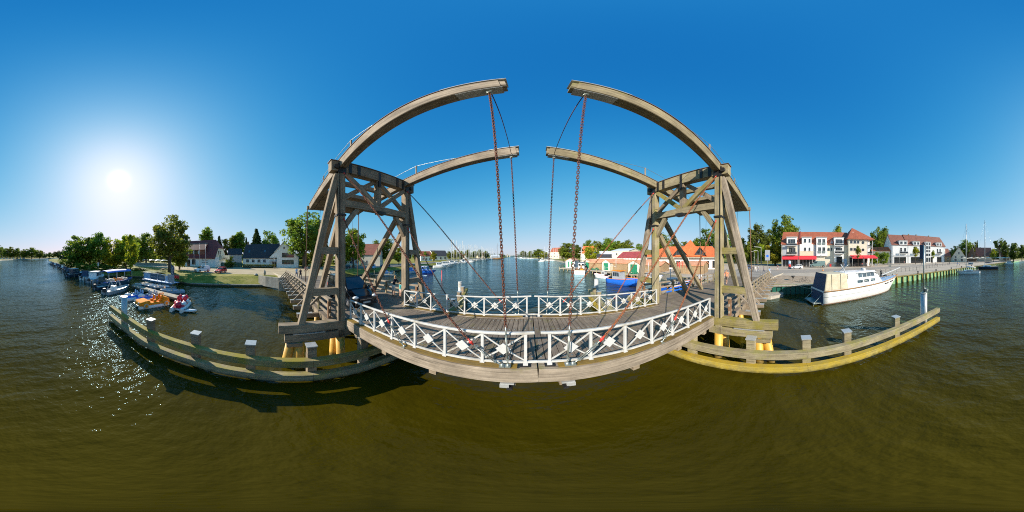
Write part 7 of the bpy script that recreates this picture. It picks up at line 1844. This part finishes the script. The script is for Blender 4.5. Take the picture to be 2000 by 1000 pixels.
# ---- people on the right bank
person('person with bare arms and orange shirt walking on the right span', BW(18.6,1.4,deckz(18.6)), BYAW+PI, (.75,.25,.12), (.16,.13,.1), 'hair_dark', 1.76, 'walk')
person('person in white top pushing along the far handrail of the right span', BW(15.2,3.2,deckz(15.2)), BYAW+2.6, (.78,.76,.74), (.35,.2,.15), 'hair_fair', 1.68, 'walk')
PG = 'people standing together at the right bridge end'
for u, r, s_, g_, n in ((1471,46,(.04,.04,.06),(.05,.05,.07),'person in black at the left of the group behind the lamps'),(1476,45,(.75,.75,.72),(.5,.5,.5),'person in white in the middle of the group behind the lamps'),(1481,46,(.7,.72,.75),(.1,.12,.2),'person in pale shirt right in the group behind the lamps'),(1503,38,(.25,.45,.75),(.55,.55,.55),'person in light blue shirt beside the tall white sign'),(1492,42,(.05,.08,.16),(.05,.06,.1),'person in navy beside the street lamp')):
    person(n, P(u, r, 1.55), r, s_, g_, 'hair_dark', 1.74, 'walk', False, group=PG)
person('person in pink shirt before the hotel corner', P(1519,50,1.51), 2, (.7,.35,.35), (.6,.6,.6), 'hair_fair', 1.7, 'walk')
person('walker in grey with white bag before the second hotel', P(1827,74,1.51), 3.6, (.4,.4,.42), (.1,.1,.12), 'hair_dark', 1.75, 'walk', False)
person('walker in beige beside the grey walker', P(1830,74.5,1.51), 3.6, (.6,.5,.38), (.3,.28,.25), 'hair_fair', 1.66, 'walk')
person('lone walker in dark clothes near the pub annex', P(1854,80,1.51), .6, (.05,.05,.06), (.08,.1,.18), 'hair_dark', 1.8, 'walk', False)
person('walker in blue on the promenade left of the white yacht mast', P(1870,72,1.51), 4, (.2,.35,.7), (.7,.7,.7), 'hair_dark', 1.76, 'walk')
person('walker in white on the promenade beside the one in blue', P(1874,72.5,1.51), 4, (.75,.75,.75), (.12,.14,.3), 'hair_fair', 1.7, 'walk')
for i, (u, s_, n) in enumerate(((1684,(.5,.1,.1),'guest in red under the right awning'),(1692,(.6,.6,.62),'guest in white under the right awning'),(1698,(.55,.4,.2),'guest in tan under the right awning'),(1670,(.1,.1,.12),'guest in black under the right awning'))):
    person(n, P(u, 69.5, 1.51), i*1.3, s_, (.1,.1,.13), 'hair_dark', 1.68, 'stand', False)
for i, u in enumerate((1660,1668,1681,1690,1700)):
    T = thing('cafe_table', '%s round cafe table under the right red awning' % ('leftmost','second','middle','fourth','rightmost')[i], 'table', P(u, 68.2, 1.51), 0, 'cafe tables under the right awning'); mb = MB(); mb.cyl((0,0,.7), (0,0,.74), .42, n=14); mb.build('top', M['white'], T); mb = MB(); mb.cyl((0,0,0), (0,0,.7), .04, n=6); mb.cyl((0,0,0), (0,0,.03), .25, n=10); mb.build('stem', M['iron'], T)

for i, (u, r, s_, g_, n, wk) in enumerate(((1612,66,(.6,.1,.08),(.1,.1,.12),'person in red top behind the grey-green van','stand'),(1617,67,(.75,.74,.7),(.2,.2,.25),'person in white top between the van and hotel entrance','walk'),(1648,66,(.2,.22,.3),(.5,.45,.4),'person in slate top before the pale blue entrance arch','walk'),(1766,90,(.65,.3,.25),(.1,.1,.15),'person in coral top before the second hotel','walk'),(1800,84,(.1,.1,.1),(.3,.3,.35),'person in black top left of the slim lamp post','stand'),(1842,95,(.7,.7,.66),(.15,.18,.3),'person in white top by the corner of the second hotel','walk'),(1891,102,(.15,.3,.55),(.1,.1,.1),'person in blue beside the first beige parasol','stand'),(1908,104,(.7,.65,.55),(.2,.2,.2),'person in cream beside the third beige parasol','stand'),(1924,108,(.6,.12,.12),(.1,.1,.1),'person in red beside the fourth beige parasol','walk'))):
    person(n, P(u, r, 1.515), i*1.1, s_, g_, 'hair_dark' if i % 2 else 'hair_fair', 1.66+.02*(i % 6), wk, i % 3 == 0)
for i, (u, r, mt, n) in enumerate(((1607,67.2,'orange','orange advertising board beside the grey-green van'),(1622,68.5,'red','red advertising board near the hotel entrance'),(1710,72,'white','white advertising board at the end of the red awning'))):
    T = thing('advertising_board', n, 'sign', P(u, r, 1.512), facing(u, 1, 0)+PI)
    for s in (-1, 1):
        mb = MB(); mb.beam((0,s*.32,0), (0,s*.04,1.15), .75, .04, up=(0,1,0)); mb.build('panel', M[mt], T)
for (a, b, n) in (((20.3,-7.2,1.7), (25.1,-4.2,1.6), 'slack mooring rope from the yacht stern to the dark quay'), ((22.3,-21.8,2.4), (25.4,-24.5,1.75), 'slack mooring rope from the yacht bow to the bollard')):
    T = thing('mooring_rope', n, 'rope', a); mb = MB(); p, q = Vector(a), Vector(b)
    mb.tube([p.lerp(q, t/8)+Vector((0,0,-.35*4*(t/8)*(1-t/8))) for t in range(9)], .025, 5); mb.build('rope', M['canvas'], T, off=a)
for i, (u, r, n) in enumerate(((1600,69.5,'red bicycle parked behind the grey-green van'),(1605,69.8,'black bicycle parked next to the red bicycle'),(1611,70.2,'black bicycle parked beside the person in red top'))): bicycle(n, P(u, r-1.2, 1.512), facing(u, 1, .3*i), 'black' if i else 'red')
